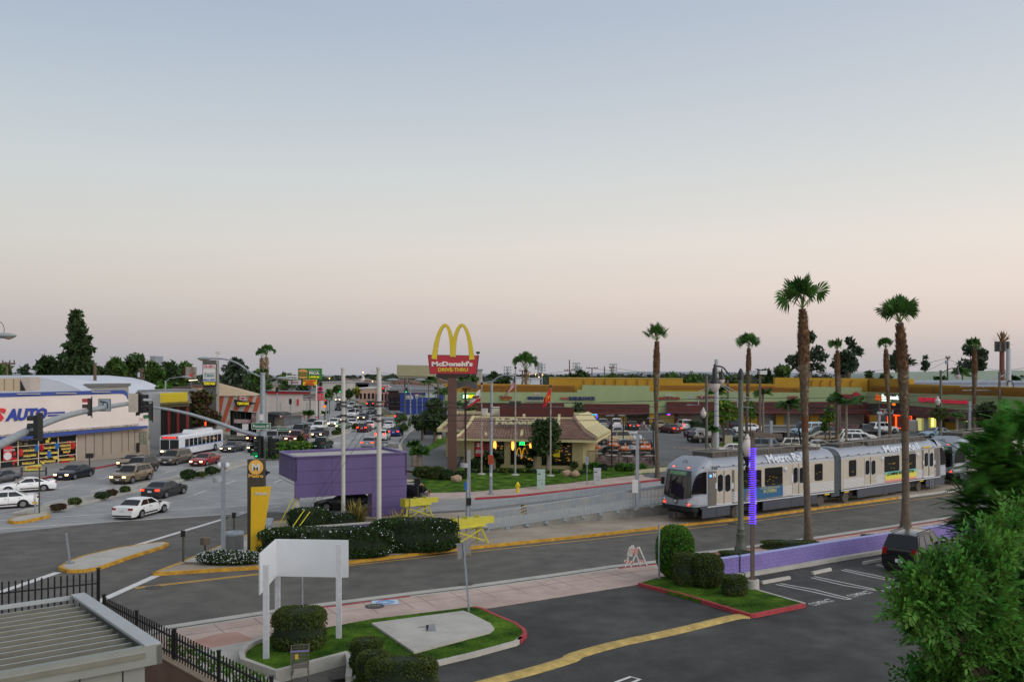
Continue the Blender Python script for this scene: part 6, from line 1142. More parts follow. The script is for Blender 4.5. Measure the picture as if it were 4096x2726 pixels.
p=G(1963,1975,.15);Y=p.y;t=thing('street_lamp','tall grey street lamp with an orange notice in front of the tiled restaurant','street lamp',p);mb=MB();q=D(1967,1530,Y);mb.tube([p,q],[.14,.1],14);mb.mk('post',M_gal,t,sm=True);mb=MB();mb.tube(curve([q,D(1985,1512,Y),D(2005,1502,Y),D(2030,1499,Y)],4),.05,8);mb.mk('lamp_arm',M_gal,t,sm=True);cobra(t,D(2028,1499,Y),.75,1)
mb=MB();c=D(1963,1837,Y-.16);mb.box(c,(.42,.02,.75));o=mb.mk('notice',mat('orange_notice',(196,82,40),var=.1),t)
for k,s in enumerate(('CANINE','PARADE','EXPO','FREE!','TODAY')):txt(o,'notice_lettering',s,c+Vector((0,-.015,.22-k*.14)),(1,0,0),.09,M_black,w=.34,align='C',d=.004,bold=.02)
mb=MB();mb.box(D(1964,1898,Y-.15),(.17,.02,.3));mb.mk('sticker',M_white,t);mb=MB();mb.box((p.x,p.y,.2),(.5,.5,.08));mb.mk('base_plate',M_gal,t)
p=G(1127,1786,.2);Y=p.y;t=thing('name_sign','green street name sign on a thin pole in the flowering median','street sign',p);mb=MB();mb.tube([p,D(1130,1715,Y)],.05);mb.mk('post',M_wood,t)
blade(t,D(1133,1716,Y-.1),1.75,.5,'Beverly Bl');mb=MB();mb.box(D(1133,1731,Y+.1),(1.5,.04,.45));mb.mk('sign_back',M_dark,t)
for(x,yb,yc,lab)in((157,2053,1880,'thin dark pole carrying no sign face at the yellow median nose'),):
 p=G(*A_(298,285),.2);t=thing('median_post','dark post on the yellow median nose with a bus bench behind','post',p);mb=MB();mb.tube([p,D(*A_(300,-60),p.y)],.05);mb.mk('post',MT['olive_steel'],t)
 p=G(*A_(267,290),.2);t=thing('keep_right_marker','small white marker post on the median nose','marker',p);mb=MB();mb.tube([p,D(*A_(265,180),p.y)],.05);mb.mk('post',MT['galvanised_steel'],t);mb=MB();mb.box(D(*A_(265,162),p.y),(.2,.04,.42));mb.mk('marker_plate',M_white,t);mb=MB();mb.box(D(*A_(265,207),p.y-.06),(.36,.03,.16));mb.mk('reflector',M_yp,t)
 # blank site sign, bent in a V
zt,zbm=3.7,2.35
c1=G(*B_(330,770));YR=yy(B_(0,657)[1],zt);YM_=yy(B_(0,650)[1],zt);YL=yy(B_(0,745)[1],zt)
pm,pr,pl=D(*B_(331,650),YM_),D(*B_(792,657),YR),D(*B_(225,745),YL)
t=thing('site_sign','large blank white board bent in a V on three white timber posts','sign board',(pm.x,pm.y,.27))
mb=MB();zb2=zat(B_(0,888)[1],YM_);mb.ext([pm,pr,lev(pr,zb2),lev(pm,zb2)],(0,.05,0));mb.mk('board',mat('board_white',(206,209,212),var=.04,rough=.5,scale=1),t)
zl2=zat(B_(0,1010)[1],YL);mb=MB();mb.ext([pm,pl,lev(pl,zl2),lev(pm,zb2)],(-.05,.02,0));mb.mk('board',MT['board_white'],t)
for bx,by,tx,ty in((264,1415,264,817),(338,1190,343,697),(731,1285,738,683)):
 p=G(*B_(bx,by),.27);q=D(*B_(tx,ty),p.y);mb=MB();mb.box((p.x,p.y,(.2+q.z)/2),(.19,.13,q.z-.2));mb.mk('post',mat('post_white',(176,178,182),c2=(196,198,200),scale=5,rough=.7),t)
t=post_thing('steel_post','thin bare steel post between the hedge and the pavement behind the blank board','post',*B_(497,1130),2.6,.035,M_gal,.14)
p=G(*B_(1567,1112),.27);t=thing('road_sign','road sign seen from behind on a leaning steel post, small yellow sticker','road sign',p);tp=D(*B_(1534,665),p.y);mb=MB();mb.bar(p,tp,.08,.06);mb.mk('post',M_gal,t)
Y=p.y-.0;mb=MB();mb.ext([D(*B_(1488,680),Y-.1),D(*B_(1575,662),Y+.15),D(*B_(1582,752),Y+.15),D(*B_(1495,782),Y-.1)],(0,.02,0));mb.mk('sign_back',mat('sign_back_grey',(104,104,104),c2=(120,120,120),scale=3,rough=.5),t)
mb=MB();mb.ext([D(*B_(1553,748),Y+.06),D(*B_(1574,741),Y+.12),D(*B_(1575,752),Y+.12),D(*B_(1553,760),Y+.06)],(0,-.02,0));mb.mk('sticker',mat('sticker_yellow',(110,92,30)),t)
t=post_thing('steel_post','bare square steel post left of the tall round topiary','post',*C_(1183,905),zat(C_(0,556)[1],yy(C_(0,905)[1],.27)),.05,M_gal,.27)
p=G(*C_(1030,830),.14);t=thing('folding_barricade','white folding barricade with orange striped boards and a paper notice at the kerb','barricade',p)
M_or=mat('barricade_orange',(206,88,48),var=.1)
for i,(bx,tx,by,ty)in enumerate(((965,1008,832,690),(1000,1048,845,700),(1060,1015,820,690),(1105,1053,832,700))):
 a,b=D(*C_(bx,by),p.y+(0 if i<2 else.35)),D(*C_(tx,ty),p.y+.1);a.z=.14;mb=MB();mb.bar(a,b,.06,.06);mb.mk('leg',M_white,t)
for(a,b,c,d)in(((957,800),(1018,812),(1023,793),(962,783)),((1018,740),(1042,752),(1052,712),(1026,706)),((1055,795),(1090,802),(1088,786),(1050,782))):
 mb=MB();P=[D(*C_(*q),p.y-.02)for q in(a,b,c,d)];mb.ext(P,(0,.02,0));o=mb.mk('striped_board',M_white,t)
 mb=MB()
 for k in range(3):
  u0,u1=k/3+.05,k/3+.2;lo0,lo1=P[0].lerp(P[1],u0),P[0].lerp(P[1],u1);hi0,hi1=P[3].lerp(P[2],min(1,u0+.12)),P[3].lerp(P[2],min(1,u1+.12));mb.ext([lo0,lo1,hi1,hi0],(0,-.006,0))
 mb.mk('stripes',M_or,o)
mb=MB();P=[D(*C_(*q),p.y-.05)for q in((975,752),(1010,763),(1026,705),(992,698))];mb.ext(P,(0,.01,0));o=mb.mk('notice',M_white,t)
for k in range(4):a=P[3].lerp(P[0],.15+k*.2)+Vector((.03,-.02,-.05));txt(o,'notice_lettering',('THIS LANE','RESTROOM','CLOSED','THANK YOU')[k],a,(.96,0,-.14),.05,M_or,w=.3,d=.003)
# ornamental lamps
def bell(parent,c,s):
 o=MB();o.lathe([(.02,.75),(.05,.74),(.06,.6),(.1,.55),(.12,.2),(.2,.05),(.26,-.05),(.26,-.1),(.02,-.1)],c,16);o.v=[tuple(Vector(c)+(Vector(v)-Vector(c))*s)for v in o.v];h=o.mk('lamp_shade',M_blk,parent,sm=True)
 o=MB();o.lathe([(.25,-.1),(.24,-.2),(.19,-.33),(.1,-.45),(.02,-.5)],c,16);o.v=[tuple(Vector(c)+(Vector(v)-Vector(c))*s)for v in o.v];o.mk('globe',M_globe,h,sm=True)
def acorn(parent,c,s):
 c=Vector(c);o=MB();o.lathe([(.1,0),(.14,.03),(.25,.25),(.27,.42),(.24,.58),(.13,.7),(.1,.74),(.12,.78),(.07,.86),(.02,.95)],(0,0,0),16);o.v=[tuple(c+Vector(v)*s)for v in o.v];o.mk('globe',M_globe,parent,sm=True)
 o=MB();o.lathe([(.02,-.95),(.04,-.8),(.02,-.7),(.08,-.6),(.1,-.45),(.05,-.4),(.07,-.3),(.16,-.08),(.17,0)],(0,0,0),14);o.v=[tuple(c+Vector(v)*s)for v in o.v];o.mk('lamp_holder',M_blk,parent,sm=True)
p=G(2963,2200,.14);Y=p.y;t=thing('ornamental_lamp','tall dark green ornamental lamp post with hanging bell lamp and frosted side globe','street lamp',p)
h=zat(1500,Y)-.14;mb=MB();mb.lathe([(.36,0),(.36,.15),(.26,.35),(.23,.75),(.27,.85),(.27,.95),(.21,1.0),(.2,1.15),(.23,1.2),(.2,1.3),(.165,1.4),(.14,h)],n=16);mb.mk('post',M_lampg,t,sm=True,lc=True)
mb=MB();mb.lathe([(.17,h-.25),(.17,h+.1),(.1,h+.3),(.02,h+.4)],n=14);mb.mk('finial',M_blk,t,lc=True,sm=True)
mb=MB();sp=curve([D(2955,1512,Y),D(2935,1508,Y),D(2915,1495,Y),D(2890,1468,Y),D(2862,1465,Y),D(2858,1480,Y)],5);mb.tube(sp,.045,8);mb.mk('lamp_arm',M_blk,t,sm=True)
bell(t,D(2859,1524,Y),1.3);acorn(t,D(2989,1825,Y),1.35);mb=MB();mb.bar(D(2965,1865,Y),D(2988,1850,Y),.1);mb.mk('side_bracket',M_blk,t)
def small_orn(x,y,yt,xg,yg,lab,z0=.2,s=1.,arm=None,r=.1):
 p=G(x,y,z0);Y=p.y;t=thing('ornamental_lamp',lab,'street lamp',p,0,'ornamental lamps behind the tracks');mb=MB();mb.tube([p,D(x,yt,Y)],r,12);mb.mk('post',M_lampg,t,sm=True)
 acorn(t,D(xg,yg,Y),s);mb=MB();mb.bar(D(x,yg+15,Y),D(xg,yg+8,Y),.12);mb.mk('side_bracket',M_blk,t)
 if arm:xe,ye=arm;mb=MB();mb.tube(curve([D(x,yt+12,Y),D((x*.6+xe*.4),yt-2,Y),D((x*.2+xe*.8),ye-22,Y),D(xe,ye-15,Y)],4),.06,7);mb.mk('lamp_arm',M_blk,t,sm=True);bell(t,D(xe,ye,Y),s*1.15)
small_orn(2826,1900,1500,2814,1670,'ornamental lamp post behind the train front with two lamps',.2,1.1,(2887,1512),.14)
small_orn(3763,1780,1480,3751,1620,'ornamental lamp post behind the second train car with bell lamp',.2,1.35,(3830,1493),.16)
p=G(3010,2350,.27);Y=p.y;t=thing('car_park_lamp','square brown timber car-park lamp post wrapped in glowing violet lights on a concrete base','lamp post',p)
mb=MB();mb.lathe([(.3,-.27),(.3,.38),(.27,.4)],n=18);mb.mk('concrete_base',M_conc,t,lc=True,sm=True)
hT=zat(1722,Y)-.27;mb=MB();mb.box((0,0,.4+(hT-.4)/2),(.16,.16,hT-.4));mb.box((0,0,.42),(.3,.3,.06));mb.mk('post',mat('brown_timber',(88,74,66),c2=(104,90,80),scale=4),t,lc=True)
mb=MB();mb.bar((-.0,0,hT-.15),(1.35,.1,hT-.25),.3,.22);mb.mk('bracket',MT['brown_timber'],t,lc=True)
z0,z1=zat(2096,Y)-.27,zat(1790,Y)-.27;N=34;mb=MB();pts=[]
for i in range(N*12+1):a=2*PI*i/12;pts.append((.165*cos(a),.165*sin(a),z0+(z1-z0)*i/(N*12)))
mb.tube(pts,.011,5);mb.mk('light_spiral',mat('violet_glow',(96,52,255),emit=2.6),t,lc=True,sm=True)
# tall catenary poles on the right
for(x,y,yt,w,lab,z0)in((2866,1830,1437,.27,'pale grey catenary pole with slanting cross-arms behind the train',.2),(4034,1745,1395,.42,'pale grey catenary pole near the right edge behind the second train',.2)):
 p=G(x,y,z0);Y=p.y;t=thing('catenary_pole',lab,'catenary pole',p,0,'catenary poles behind the train');mb=MB();mb.tube([p,D(x,yt,Y)],[w*1.1,w*.85],18);mb.mk('pole',mat('pole_grey',(166,170,172),var=.05,rough=.5),t,sm=True)
 if x<3000:
  for(a,b)in(((2874,1530),(3010,1599)),((2860,1536),(2745,1590)),((2745,1592),(3020,1600)),((2880,1535),(2945,1590)),((2852,1536),(2805,1590)),((2794,1597),(2794,1620)),((2794,1620),(2748,1618)),((2950,1598),(2950,1625)),((2950,1625),(3015,1630))):
   mb=MB();mb.tube([D(*a,Y),D(*b,Y-.3)],.05,6);mb.mk('cross_arm',M_gal,t)
 else:
  for(a,b)in(((4030,1495),(3870,1545)),((4030,1492),(3930,1548)),((3840,1545),(4090,1545)),((4040,1490),(4130,1530)),((3850,1560),(4030,1560))):
   mb=MB();mb.tube([D(*a,Y),D(*b,Y-.3)],.07,6);mb.mk('cross_arm',M_gal,t)
  mb=MB();mb.tube(curve([D(4005,1545,Y-.5),D(4012,1570,Y-.5),D(4032,1583,Y-.5),D(4055,1565,Y-.5),D(4050,1530,Y-.5),D(4035,1522,Y-.5),D(4028,1540,Y-.5)],5),.07,6);mb.mk('cable_loop',M_black,t,sm=True)
for(x,y,yt,lab)in((3040,1805,1500,'brown wooden car-park lamp post with square floodlights'),(2788+123,1775,1520,'slim brown lamp post on a pale base in the planted island'),(3360,1760,1500,'brown post behind the palm right of the tall palm'),(3998,1750,1490,'dark timber post left of the right catenary pole')):
 p=G(x,y,.3);Y=p.y;t=thing('car_park_lamp',lab,'lamp post',p,0,'brown car park lamp posts');mb=MB();mb.box((0,0,(zat(yt,Y)-.3)/2),(.26,.26,zat(yt,Y)-.3));mb.mk('post',MT['brown_timber'],t,lc=True)
 q=zat(yt,Y)-.3
 if x==3040:
  for s in(-.9,.3):mb=MB();mb.box((s,-.2,q+.35),(.9,.6,.5),R(20*s));mb.mk('floodlight',MT['lamp_housing_white'],t,lc=True)
 else:mb=MB();mb.box((.3,0,q),(1.0,.2,.15));mb.mk('lamp_head',M_dark,t,lc=True)
 if x==2911:mb=MB();mb.box((0,0,.6),(1.1,1.1,1.2));mb.mk('concrete_base',mat('cream_base',(186,180,150)),t,lc=True)
for(x,y,yt,lab)in((2447,1870,1660,'slim black lamp post standing in the umbrella patio'),(2493,1800,1660,'slim black lamp post with flat white light behind the patio'),(2613,1830,1672,'slim black lamp post with flat double light at the patio corner')):
 p=G(x,y,.2);Y=p.y;t=thing('patio_lamp',lab,'lamp post',p,0,'slim black patio lamps');mb=MB();h=zat(yt,Y)-.2;mb.box((0,0,h/2),(.13,.13,h));mb.mk('post',M_black,t,lc=True);mb=MB();mb.box((-.2,0,h),(.9,.4,.1));mb.mk('lamp_head',M_gal,t,lc=True)
M_cab=mat('cabinet_green',(160,182,168),c2=(170,190,178),rough=.5)
def cabinet(x,y,w,h,lab,m):
 p=G(x,y,.15);t=thing('utility_cabinet',lab,'utility cabinet',p,0);mb=MB();mb.box((0,0,h/2),(w,w*.8,h));mb.mk('cabinet_body',m,t,lc=True);mb=MB();mb.box((0,0,h+.03),(w*1.06,w*.88,.06));mb.mk('lid',m,t,lc=True)
 mb=MB()
 for z in(h*.5,):mb.box((0,-w*.4-.004,z),(w*.94,.006,.02))
 mb.box((-w*.25,-w*.4-.006,h*.82),(.25,.012,.1));mb.box((w*.1,-w*.4-.006,h*.3),(.06,.02,.12));mb.mk('door_seams',mat('seam_dark',(70,80,76)),t,lc=True)
cabinet(2164,1953,.7,1.6,'tall pale green utility cabinet on the pavement',M_cab);cabinet(2389,1934,.64,1.36,'off-white utility cabinet on the pavement with a pole beside it',mat('cabinet_white',(182,184,182),rough=.5))
p=G(2071,1966,.15);t=thing('fire_hydrant','small bright yellow fire hydrant at the red kerb','fire hydrant',p)
M_hy=mat('hydrant_yellow',(216,192,20),rough=.45,var=.06);mb=MB();mb.lathe([(.2,0),(.2,.06),(.13,.08),(.12,.55),(.17,.57),(.17,.63),(.13,.68),(.1,.8),(.03,.85)],n=14);mb.mk('barrel',M_hy,t,sm=True,lc=True)
for s in(-1,1):mb=MB();mb.bar((0,0,.5),(s*.22,-.03,.5),.12);mb.mk('side_outlet',M_hy,t,lc=True)
t=post_thing('road_sign','small grey sign on a pole left of the off-white cabinet','road sign',2348,1938,2.1,.04,M_gal,.15);mb=MB();mb.box((0,-.03,2.2),(.32,.03,.75));mb.mk('sign_back',M_gal,t,lc=True)
r=random.Random(11)
for(x,y,w,lab)in((1825,1925,1.05,'round tan boulder at the foot of the brown sign post'),(2265,1903,.95,'flat tan boulder on the lawn, left of two'),(2300,1904,.85,'round tan boulder on the lawn, right of two')):
 p=G(x,y,.2);mb=MB();mb.ball((0,0,.25),(w*.55,w*.4,.36),14,9);mb.v=[(v[0]*(1+.12*sin(v[2]*9+x)),v[1]*(1+.1*cos(v[0]*7)),v[2]+.05*sin(v[0]*8+v[1]*6))for v in mb.v]
 o=mb.mk('boulder',mat('boulder_tan',(150,122,96),c2=(178,152,124),scale=4,bump=.6,rough=.9),sm=True);o.location=p;tag(o,lab,'boulder','boulders on the lawn')
for(a,b,lab)in(((262,866),(462,830),'nearest worn white wheel stop beside the violet-lit lamp post'),((625,798),(755,770),'middle worn white wheel stop along the purple wall'),((990,726),(1168,693),'farthest worn white wheel stop, next to the black car')):
 p,q=G(*D_(*a),.13),G(*D_(*b),.13);d=(q-p);mb=MB();n_=Vector((-d.y,d.x,0)).normalized()
 mb.ext([p-n_*.09,p+n_*.09,p+n_*.06+Vector((0,0,.14)),p-n_*.06+Vector((0,0,.14))],d);o=mb.mk('wheel_stop',M_conc);tag(o,lab,'wheel stop','wheel stops at the purple wall')
M_pw=mat('purple_blocks',(112,100,156),c2=(128,116,170),scale=1.0,rough=.85,bump=.1)
wtop=[C_(1480,780),C_(1700,752),D_(100,672),D_(400,630),D_(700,586),D_(1240,506),D_(1640,450),D_(2141,380)]
wb_=gp([(x,y+86*(1-i*.06))for i,(x,y)in enumerate(wtop)],.13);t=thing('block_wall','long low purple block wall between the car park and the pavement','wall',(wb_[0].x,wb_[0].y,0))
hts=[zat(y,p.y)for(x,y),p in zip(wtop,wb_)];hw_=sum(hts[:5])/5
mb=MB();strip(mb,wb_,.2,.1,hw_);mb.mk('block_face',M_pw,t);mb=MB();strip(mb,wb_,.24,hw_,hw_+.05);mb.mk('coping',mat('lilac_coping',(150,156,202),var=.05),t)
bj=MB()
for a,b in zip(wb_[:-1],wb_[1:]):
 d=(b-a);L=d.length;d=d.normalized();nn=Vector((d.y,-d.x,0));nn=nn if nn.y<0 else-nn
 rows=int((hw_-.1)/.2)
 for k in range(1,rows+1):z=.1+k*.2;bj.ext([lev(a,z)+nn*.1,lev(b,z)+nn*.1,lev(b,z+.012)+nn*.1,lev(a,z+.012)+nn*.1],nn*.003)
 x=0;
 while x<L:
  for k in range(rows+1):
   q=a+d*(x+(.2 if k%2 else 0));z=.1+k*.2;bj.ext([lev(q,z)+nn*.1,lev(q+d*.012,z)+nn*.1,lev(q+d*.012,min(hw_,z+.2))+nn*.1,lev(q,min(hw_,z+.2))+nn*.1],nn*.0035)
  x+=.4
bj.mk('mortar_joints',mat('joint_purple',(96,78,142)),t)
S('kerb',[p+Vector((0,0,0))for p in wb_],.3,.1,.3,M_conc,side=-.28)
p=G(*B_(483,1545),.14);t=thing('shopping_trolley','wire shopping trolley standing by the low concrete planter wall','shopping cart',p,R(12));M_wire=mat('trolley_wire',(128,122,116),rough=.35,metal=.6)
mb=MB();X0,X1,Yw,Z0,Z1=-.28,.28,.42,.45,.98
for i in range(13):
 u=i/12;x=X0+(X1-X0)*u
 for y in(-Yw,Yw):mb.bar((x*.9,y*.8,Z0),(x,y,Z1),.008)
for i in range(15):
 y=-Yw+2*Yw*i/14
 for x in(X0,X1):mb.bar((x*.9,y*.8,Z0),(x,y,Z1),.008)
 mb.bar((X0*.9,y*.8,Z0),(X1*.9,y*.8,Z0),.008)
for k in range(6):
 z=Z0+(Z1-Z0)*k/5;f=.9+.1*k/5;g=.8+.2*k/5
 for a,b in(((X0*f,-Yw*g),(X1*f,-Yw*g)),((X1*f,-Yw*g),(X1*f,Yw*g)),((X1*f,Yw*g),(X0*f,Yw*g)),((X0*f,Yw*g),(X0*f,-Yw*g))):mb.bar((*a,z),(*b,z),.008 if k<5 else.02)
mb.mk('basket',M_wire,t,lc=True)
mb=MB()
for x in(X0,X1):mb.bar((x,-Yw,Z1),(x,-Yw*.9,.14),.022);mb.bar((x,-Yw*.9,.15),(x*.8,Yw*.9,.15),.022);mb.bar((x*.8,Yw*.85,.15),(x*.9,Yw*.8,Z0),.022)
mb.bar((X0,-Yw*.9,.15),(X1,-Yw*.9,.15),.02);mb.mk('frame',M_wire,t,lc=True)
mb=MB();mb.bar((X0-.02,-Yw-.06,Z1+.06),(X1+.02,-Yw-.06,Z1+.06),.04);mb.mk('handle',mat('handle_violet',(120,110,150)),t,lc=True)
mb=MB();mb.box((-.1,-Yw-.03,Z1-.12),(.1,.02,.16));mb.mk('price_tag',M_yp,t,lc=True)
for x in(X0,X1):
 for y in(-Yw*.9,Yw*.9):mb=MB();mb.lathe([(.06,-.015),(.06,.015)],n=12);mb.v=[(x*.9+v[2],y+v[0],.06+v[1])for v in mb.v];mb.mk('castor',M_tyre if 'M_tyre'in globals()else M_dark,t,lc=True)
p=G(*B_(740,1522),.14);o=MB();
for k in range(9):o.box((k*.06-.24,0,.012),(.03,.7,.02))
o.box((0,0,.004),(.62,.8,.008));q=o.mk('drain_grate',MT['cast_iron']);q.location=(p.x,p.y,.14);q.rotation_euler.z=R(18);tag(q,'square iron drain grate in the paving next to the trolley','drain grate')
# vehicles
def paint(name,c,metal=.35,rough=.32):return mat('paint_'+name,c,rough=rough,metal=metal,var=.03,coat=.6)
PAINT=dict(white=paint('white',(222,222,220),0,.35),silver=paint('silver',(150,153,156),.5),grey=paint('grey',(88,92,98),.5),charcoal=paint('charcoal',(48,50,54),.4),black=paint('black',(16,16,18),.2,.25),navy=paint('navy',(20,26,44),.3),blue=paint('blue',(26,48,118),.3),red=paint('red',(150,24,24),.2),maroon=paint('maroon',(84,18,24),.3),darkred=paint('darkred',(110,22,26),.2),brown=paint('brown',(96,86,76),.3),gold=paint('gold',(134,118,94),.4),tan=paint('tan',(160,142,104),.3),green=paint('green',(24,52,46),.3),palegreen=paint('palegreen',(92,138,112),.2),paleblue=paint('paleblue',(130,160,178),.2),cream=paint('cream',(198,194,180),.1))
M_tyre=mat('tyre_rubber',(16,16,16),rough=.85);M_rim=mat('alloy_rim',(150,152,154),rough=.3,metal=.7)
M_hl_on=mat('headlight_lit',(255,206,140),emit=5.5);M_hl=mat('headlight_clear',(180,184,188),rough=.1,var=.02);M_tl_on=mat('brake_light_lit',(255,48,22),emit=4.5);M_tl=mat('tail_light_red',(132,18,20),rough=.2,var=.05)
M_plate=mat('licence_plate',(196,198,200),rough=.5);M_trim=mat('black_trim',(14,14,15),rough=.5);M_cg=mat('car_glass',(16,20,22),rough=.05,var=.25,scale=2,spec=.5)
M_chrome=mat('chrome',(190,190,192),rough=.2,metal=.9,var=0)
KIND=dict(sedan=(4.55,1.76,.20,.68,.92,.92,.98,1.40,1.00,.25,-.95,-1.62,.32,1.38,-1.27,0),coupe=(4.45,1.72,.20,.64,.86,.86,.96,1.30,.85,.05,-.85,-1.70,.31,1.33,-1.25,0),hatch=(4.15,1.74,.20,.70,.95,.95,1.05,1.47,1.05,.35,-1.35,-1.85,.31,1.28,-1.28,0),wagon=(4.75,1.80,.20,.72,.95,.95,1.02,1.48,1.05,.35,-1.75,-2.15,.33,1.40,-1.35,0),suv=(4.75,1.88,.28,.90,1.08,1.08,1.10,1.74,1.05,.45,-1.85,-2.18,.37,1.45,-1.40,0),minivan=(4.95,1.90,.24,.80,1.05,1.02,1.04,1.74,1.50,.75,-2.00,-2.32,.34,1.55,-1.45,0),van=(5.3,1.98,.28,.90,1.15,1.12,1.14,2.05,1.85,1.20,-2.35,-2.55,.36,1.75,-1.55,0),pickup=(5.3,1.88,.32,.92,1.10,1.10,1.12,1.74,1.10,.60,-.55,-.72,.38,1.65,-1.55,1))
def car_parts(kind):
 L,W_,sill,hf,cz,belt,tz,roof,cx,rfx,rrx,rbx,wr_,xf,xr,bed=KIND[kind];hw=W_/2;RA=wr_+.07
 xs=set([-L/2,-L/2+.06,-L/2+.2,-L/2+.4,L/2-.45,L/2-.2,L/2-.06,L/2,cx,rbx,0,.5,-.5,cx+.3])
 for xw in(xf,xr):
  for k in range(9):xs.add(round(xw+RA*cos(PI*k/8),3))
 xs=sorted(xs);xs=[x for i,x in enumerate(xs)if i==0 or x-xs[i-1]>.02]
 def top(x):
  if x>cx:t=(x-cx)/(L/2-cx);return cz+(hf-cz)*(t**1.6)-(max(0,t-.9)*1.2)
  if x<rbx:
   if bed:return tz
   t=(rbx-x)/(rbx+L/2+1e-6);return(tz if t<.85 else tz-(t-.85)*.6)
  return belt+(cz-belt)*max(0,(x-rbx)/(cx-rbx))
 def hwid(x):
  t=abs(x)/(L/2);return hw*(1-.13*max(0,(t-.72)/.28)**2.2)
 def zb(x):
  z=sill
  if x>L/2-.5:z=sill+.02
  for xw in(xf,xr):
   if abs(x-xw)<RA:z=max(z,wr_+math.sqrt(max(0,RA*RA-(x-xw)**2))-.02)
  return z
 T=[0,.18,.42,.68,.88,1.0]
 def wz(z,x):
  b=hwid(x);t=(z-sill)/(belt-sill);return b*(1-.05*(1-min(1,t*2.5))-.07*max(0,t-.62)/.38)
 mb=MB();rings=[]
 for x in xs:
  a,b=zb(x),top(x);ring=[]
  for t in T:z=a+(b-a)*t*.985;ring.append((x,wz(z,x),z))
  ring+=[(x,wz(b,x)*.9,b+.012),(x,wz(b,x)*.5,b+.035),(x,0,b+.042)]
  rings.append(ring+[(p[0],-p[1],p[2])for p in ring[-2::-1]])
 n=len(rings[0])
 for i in range(len(rings)-1):
  vs=rings[i]+rings[i+1]
  fs=[(k,k+1,k+1+n,k+n)for k in range(n-1)]
  if bed and xs[i+1]<=rbx+.01:fs=[f for k,f in enumerate(fs)if k not in(6,7,8,9)]
  mb.add(vs,fs,0)
 mb.add(rings[0],[tuple(range(n))],0);mb.add(rings[-1],[tuple(range(n-1,-1,-1))],0)
 mb.box((0,0,(sill+.5)/2+.0),(L*.94,W_*.8,.62-sill*.5),m=1)
 if bed:
  x0,x1=-L/2+.12,rbx-.03;w=hw*.78;zf=.72
  mb.add([(x0,-w,zf),(x1,-w,zf),(x1,w,zf),(x0,w,zf)],[(0,1,2,3)],1)
  for a,b in(((x0,-w),(x1,-w)),((x1,-w),(x1,w)),((x1,w),(x0,w)),((x0,w),(x0,-w))):
   mb.add([(*a,zf),(*b,zf),(*b,tz+.01),(*a,tz+.01)],[(0,1,2,3)],1)
  for s in(1,-1):mb.box(((x0+x1)/2,s*hw*.84,tz+.015),(x1-x0+.1,hw*.14,.03),m=0)
  mb.box((x0-.05,0,tz+.01),(.08,W_*.86,.04),m=0)
 wb,wt=hw*.9,hw*.70;ym=[]
 prof=[(rbx,belt if not bed else tz),(rrx,roof-.05),(rrx+.25,roof-.01),((rrx+rfx)/2,roof+.01),(rfx-.15,roof-.005),(rfx,roof-.04),(cx,cz)]
 for i in range(len(prof)-1):
  def P(q,f,k=i):
   x,z=q;base=belt+.0;tt=(z-base)/(roof-base);tt=max(0,min(1,tt));w=wb+(wt-wb)*tt;return(x,f*w,z+(.035*(1-abs(f)**2)if tt>.5 else 0))
  q0,q1=prof[i],prof[i+1];fs=(-1,-.6,0,.6,1)
  vs=[P(q0,f)for f in fs]+[P(q1,f)for f in fs]
  mb.add(vs,[(k,k+1,k+6,k+5)for k in range(4)],0)
 base0=[(rbx,wb,prof[0][1]-.02),(cx,wb,cz-.02)]
 for s in(1,-1):
  top_=[(x,s*(wb+(wt-wb)*max(0,min(1,(z-belt)/(roof-belt)))),z)for x,z in prof]
  mb.add([(rbx,s*wb,belt-.05),(cx,s*wb,belt-.05)]+top_[::-1],[tuple(range(2+len(top_)))],0)
 mb.box((L/2-.01,0,sill+.12),(.1,W_*.8,.12),m=1);mb.box((-L/2+.0,0,sill+.1),(.1,W_*.8,.1),m=1)
 for s in(1,-1):
  xm=(rfx+rrx)/2 if not bed else-.1
  for xx in((cx-.15,xm,rrx-.1)if not bed else(cx-.15,rbx+.12)):
   mb.box((xx,s*hw*.985,(sill+belt)/2+.02),(.018,.02,belt-sill-.16),m=1)
  mb.box((xm+.0,s*(hw*1.0),sill+.16),(xf-xr-2*RA-.1,.03,.1),m=1)
  mb.box((xm+.2,s*hw*.975,belt-.12),(.16,.04,.03),m=1)
 if kind in('suv','wagon'):
  for s in(1,-1):mb.bar((rrx+.1,s*wt*.9,roof+.06),(rfx-.2,s*wt*.9,roof+.06),.04,m=1)
 parts=[('body',mb,[PAINT['white'],M_trim],True)]
 def sidew(s):
  m=MB();A,B,Cc,Dd=Vector((rbx,wb,belt+.0)),Vector((cx,wb,belt)),Vector((rfx,wt,roof)),Vector((rrx,wt,roof))
  def q(u,v):p=(A*(1-u)+B*u)*(1-v)+(Dd*(1-u)+Cc*u)*v;return(p.x,s*(p.y+.012),p.z)
  spans={'sedan':((.10,.47),(.50,.90)),'coupe':((.12,.40),(.43,.90)),'hatch':((.07,.5),(.53,.9)),'pickup':((.08,.9),),'wagon':((.05,.33),(.36,.62),(.65,.91)),'suv':((.05,.32),(.35,.62),(.65,.91)),'minivan':((.04,.33),(.36,.64),(.67,.92)),'van':((.04,.33),(.36,.64),(.67,.92))}[kind]
  for a,b in spans:m.add([q(a,.1),q(b,.1),q(b-(.04 if b>.85 else 0),.85),q(a+(.05 if a<.15 else 0),.85)],[(0,1,2,3)])
  return m
 parts+=[('side_window',sidew(1),[M_cg],False),('side_window',sidew(-1),[M_cg],False)]
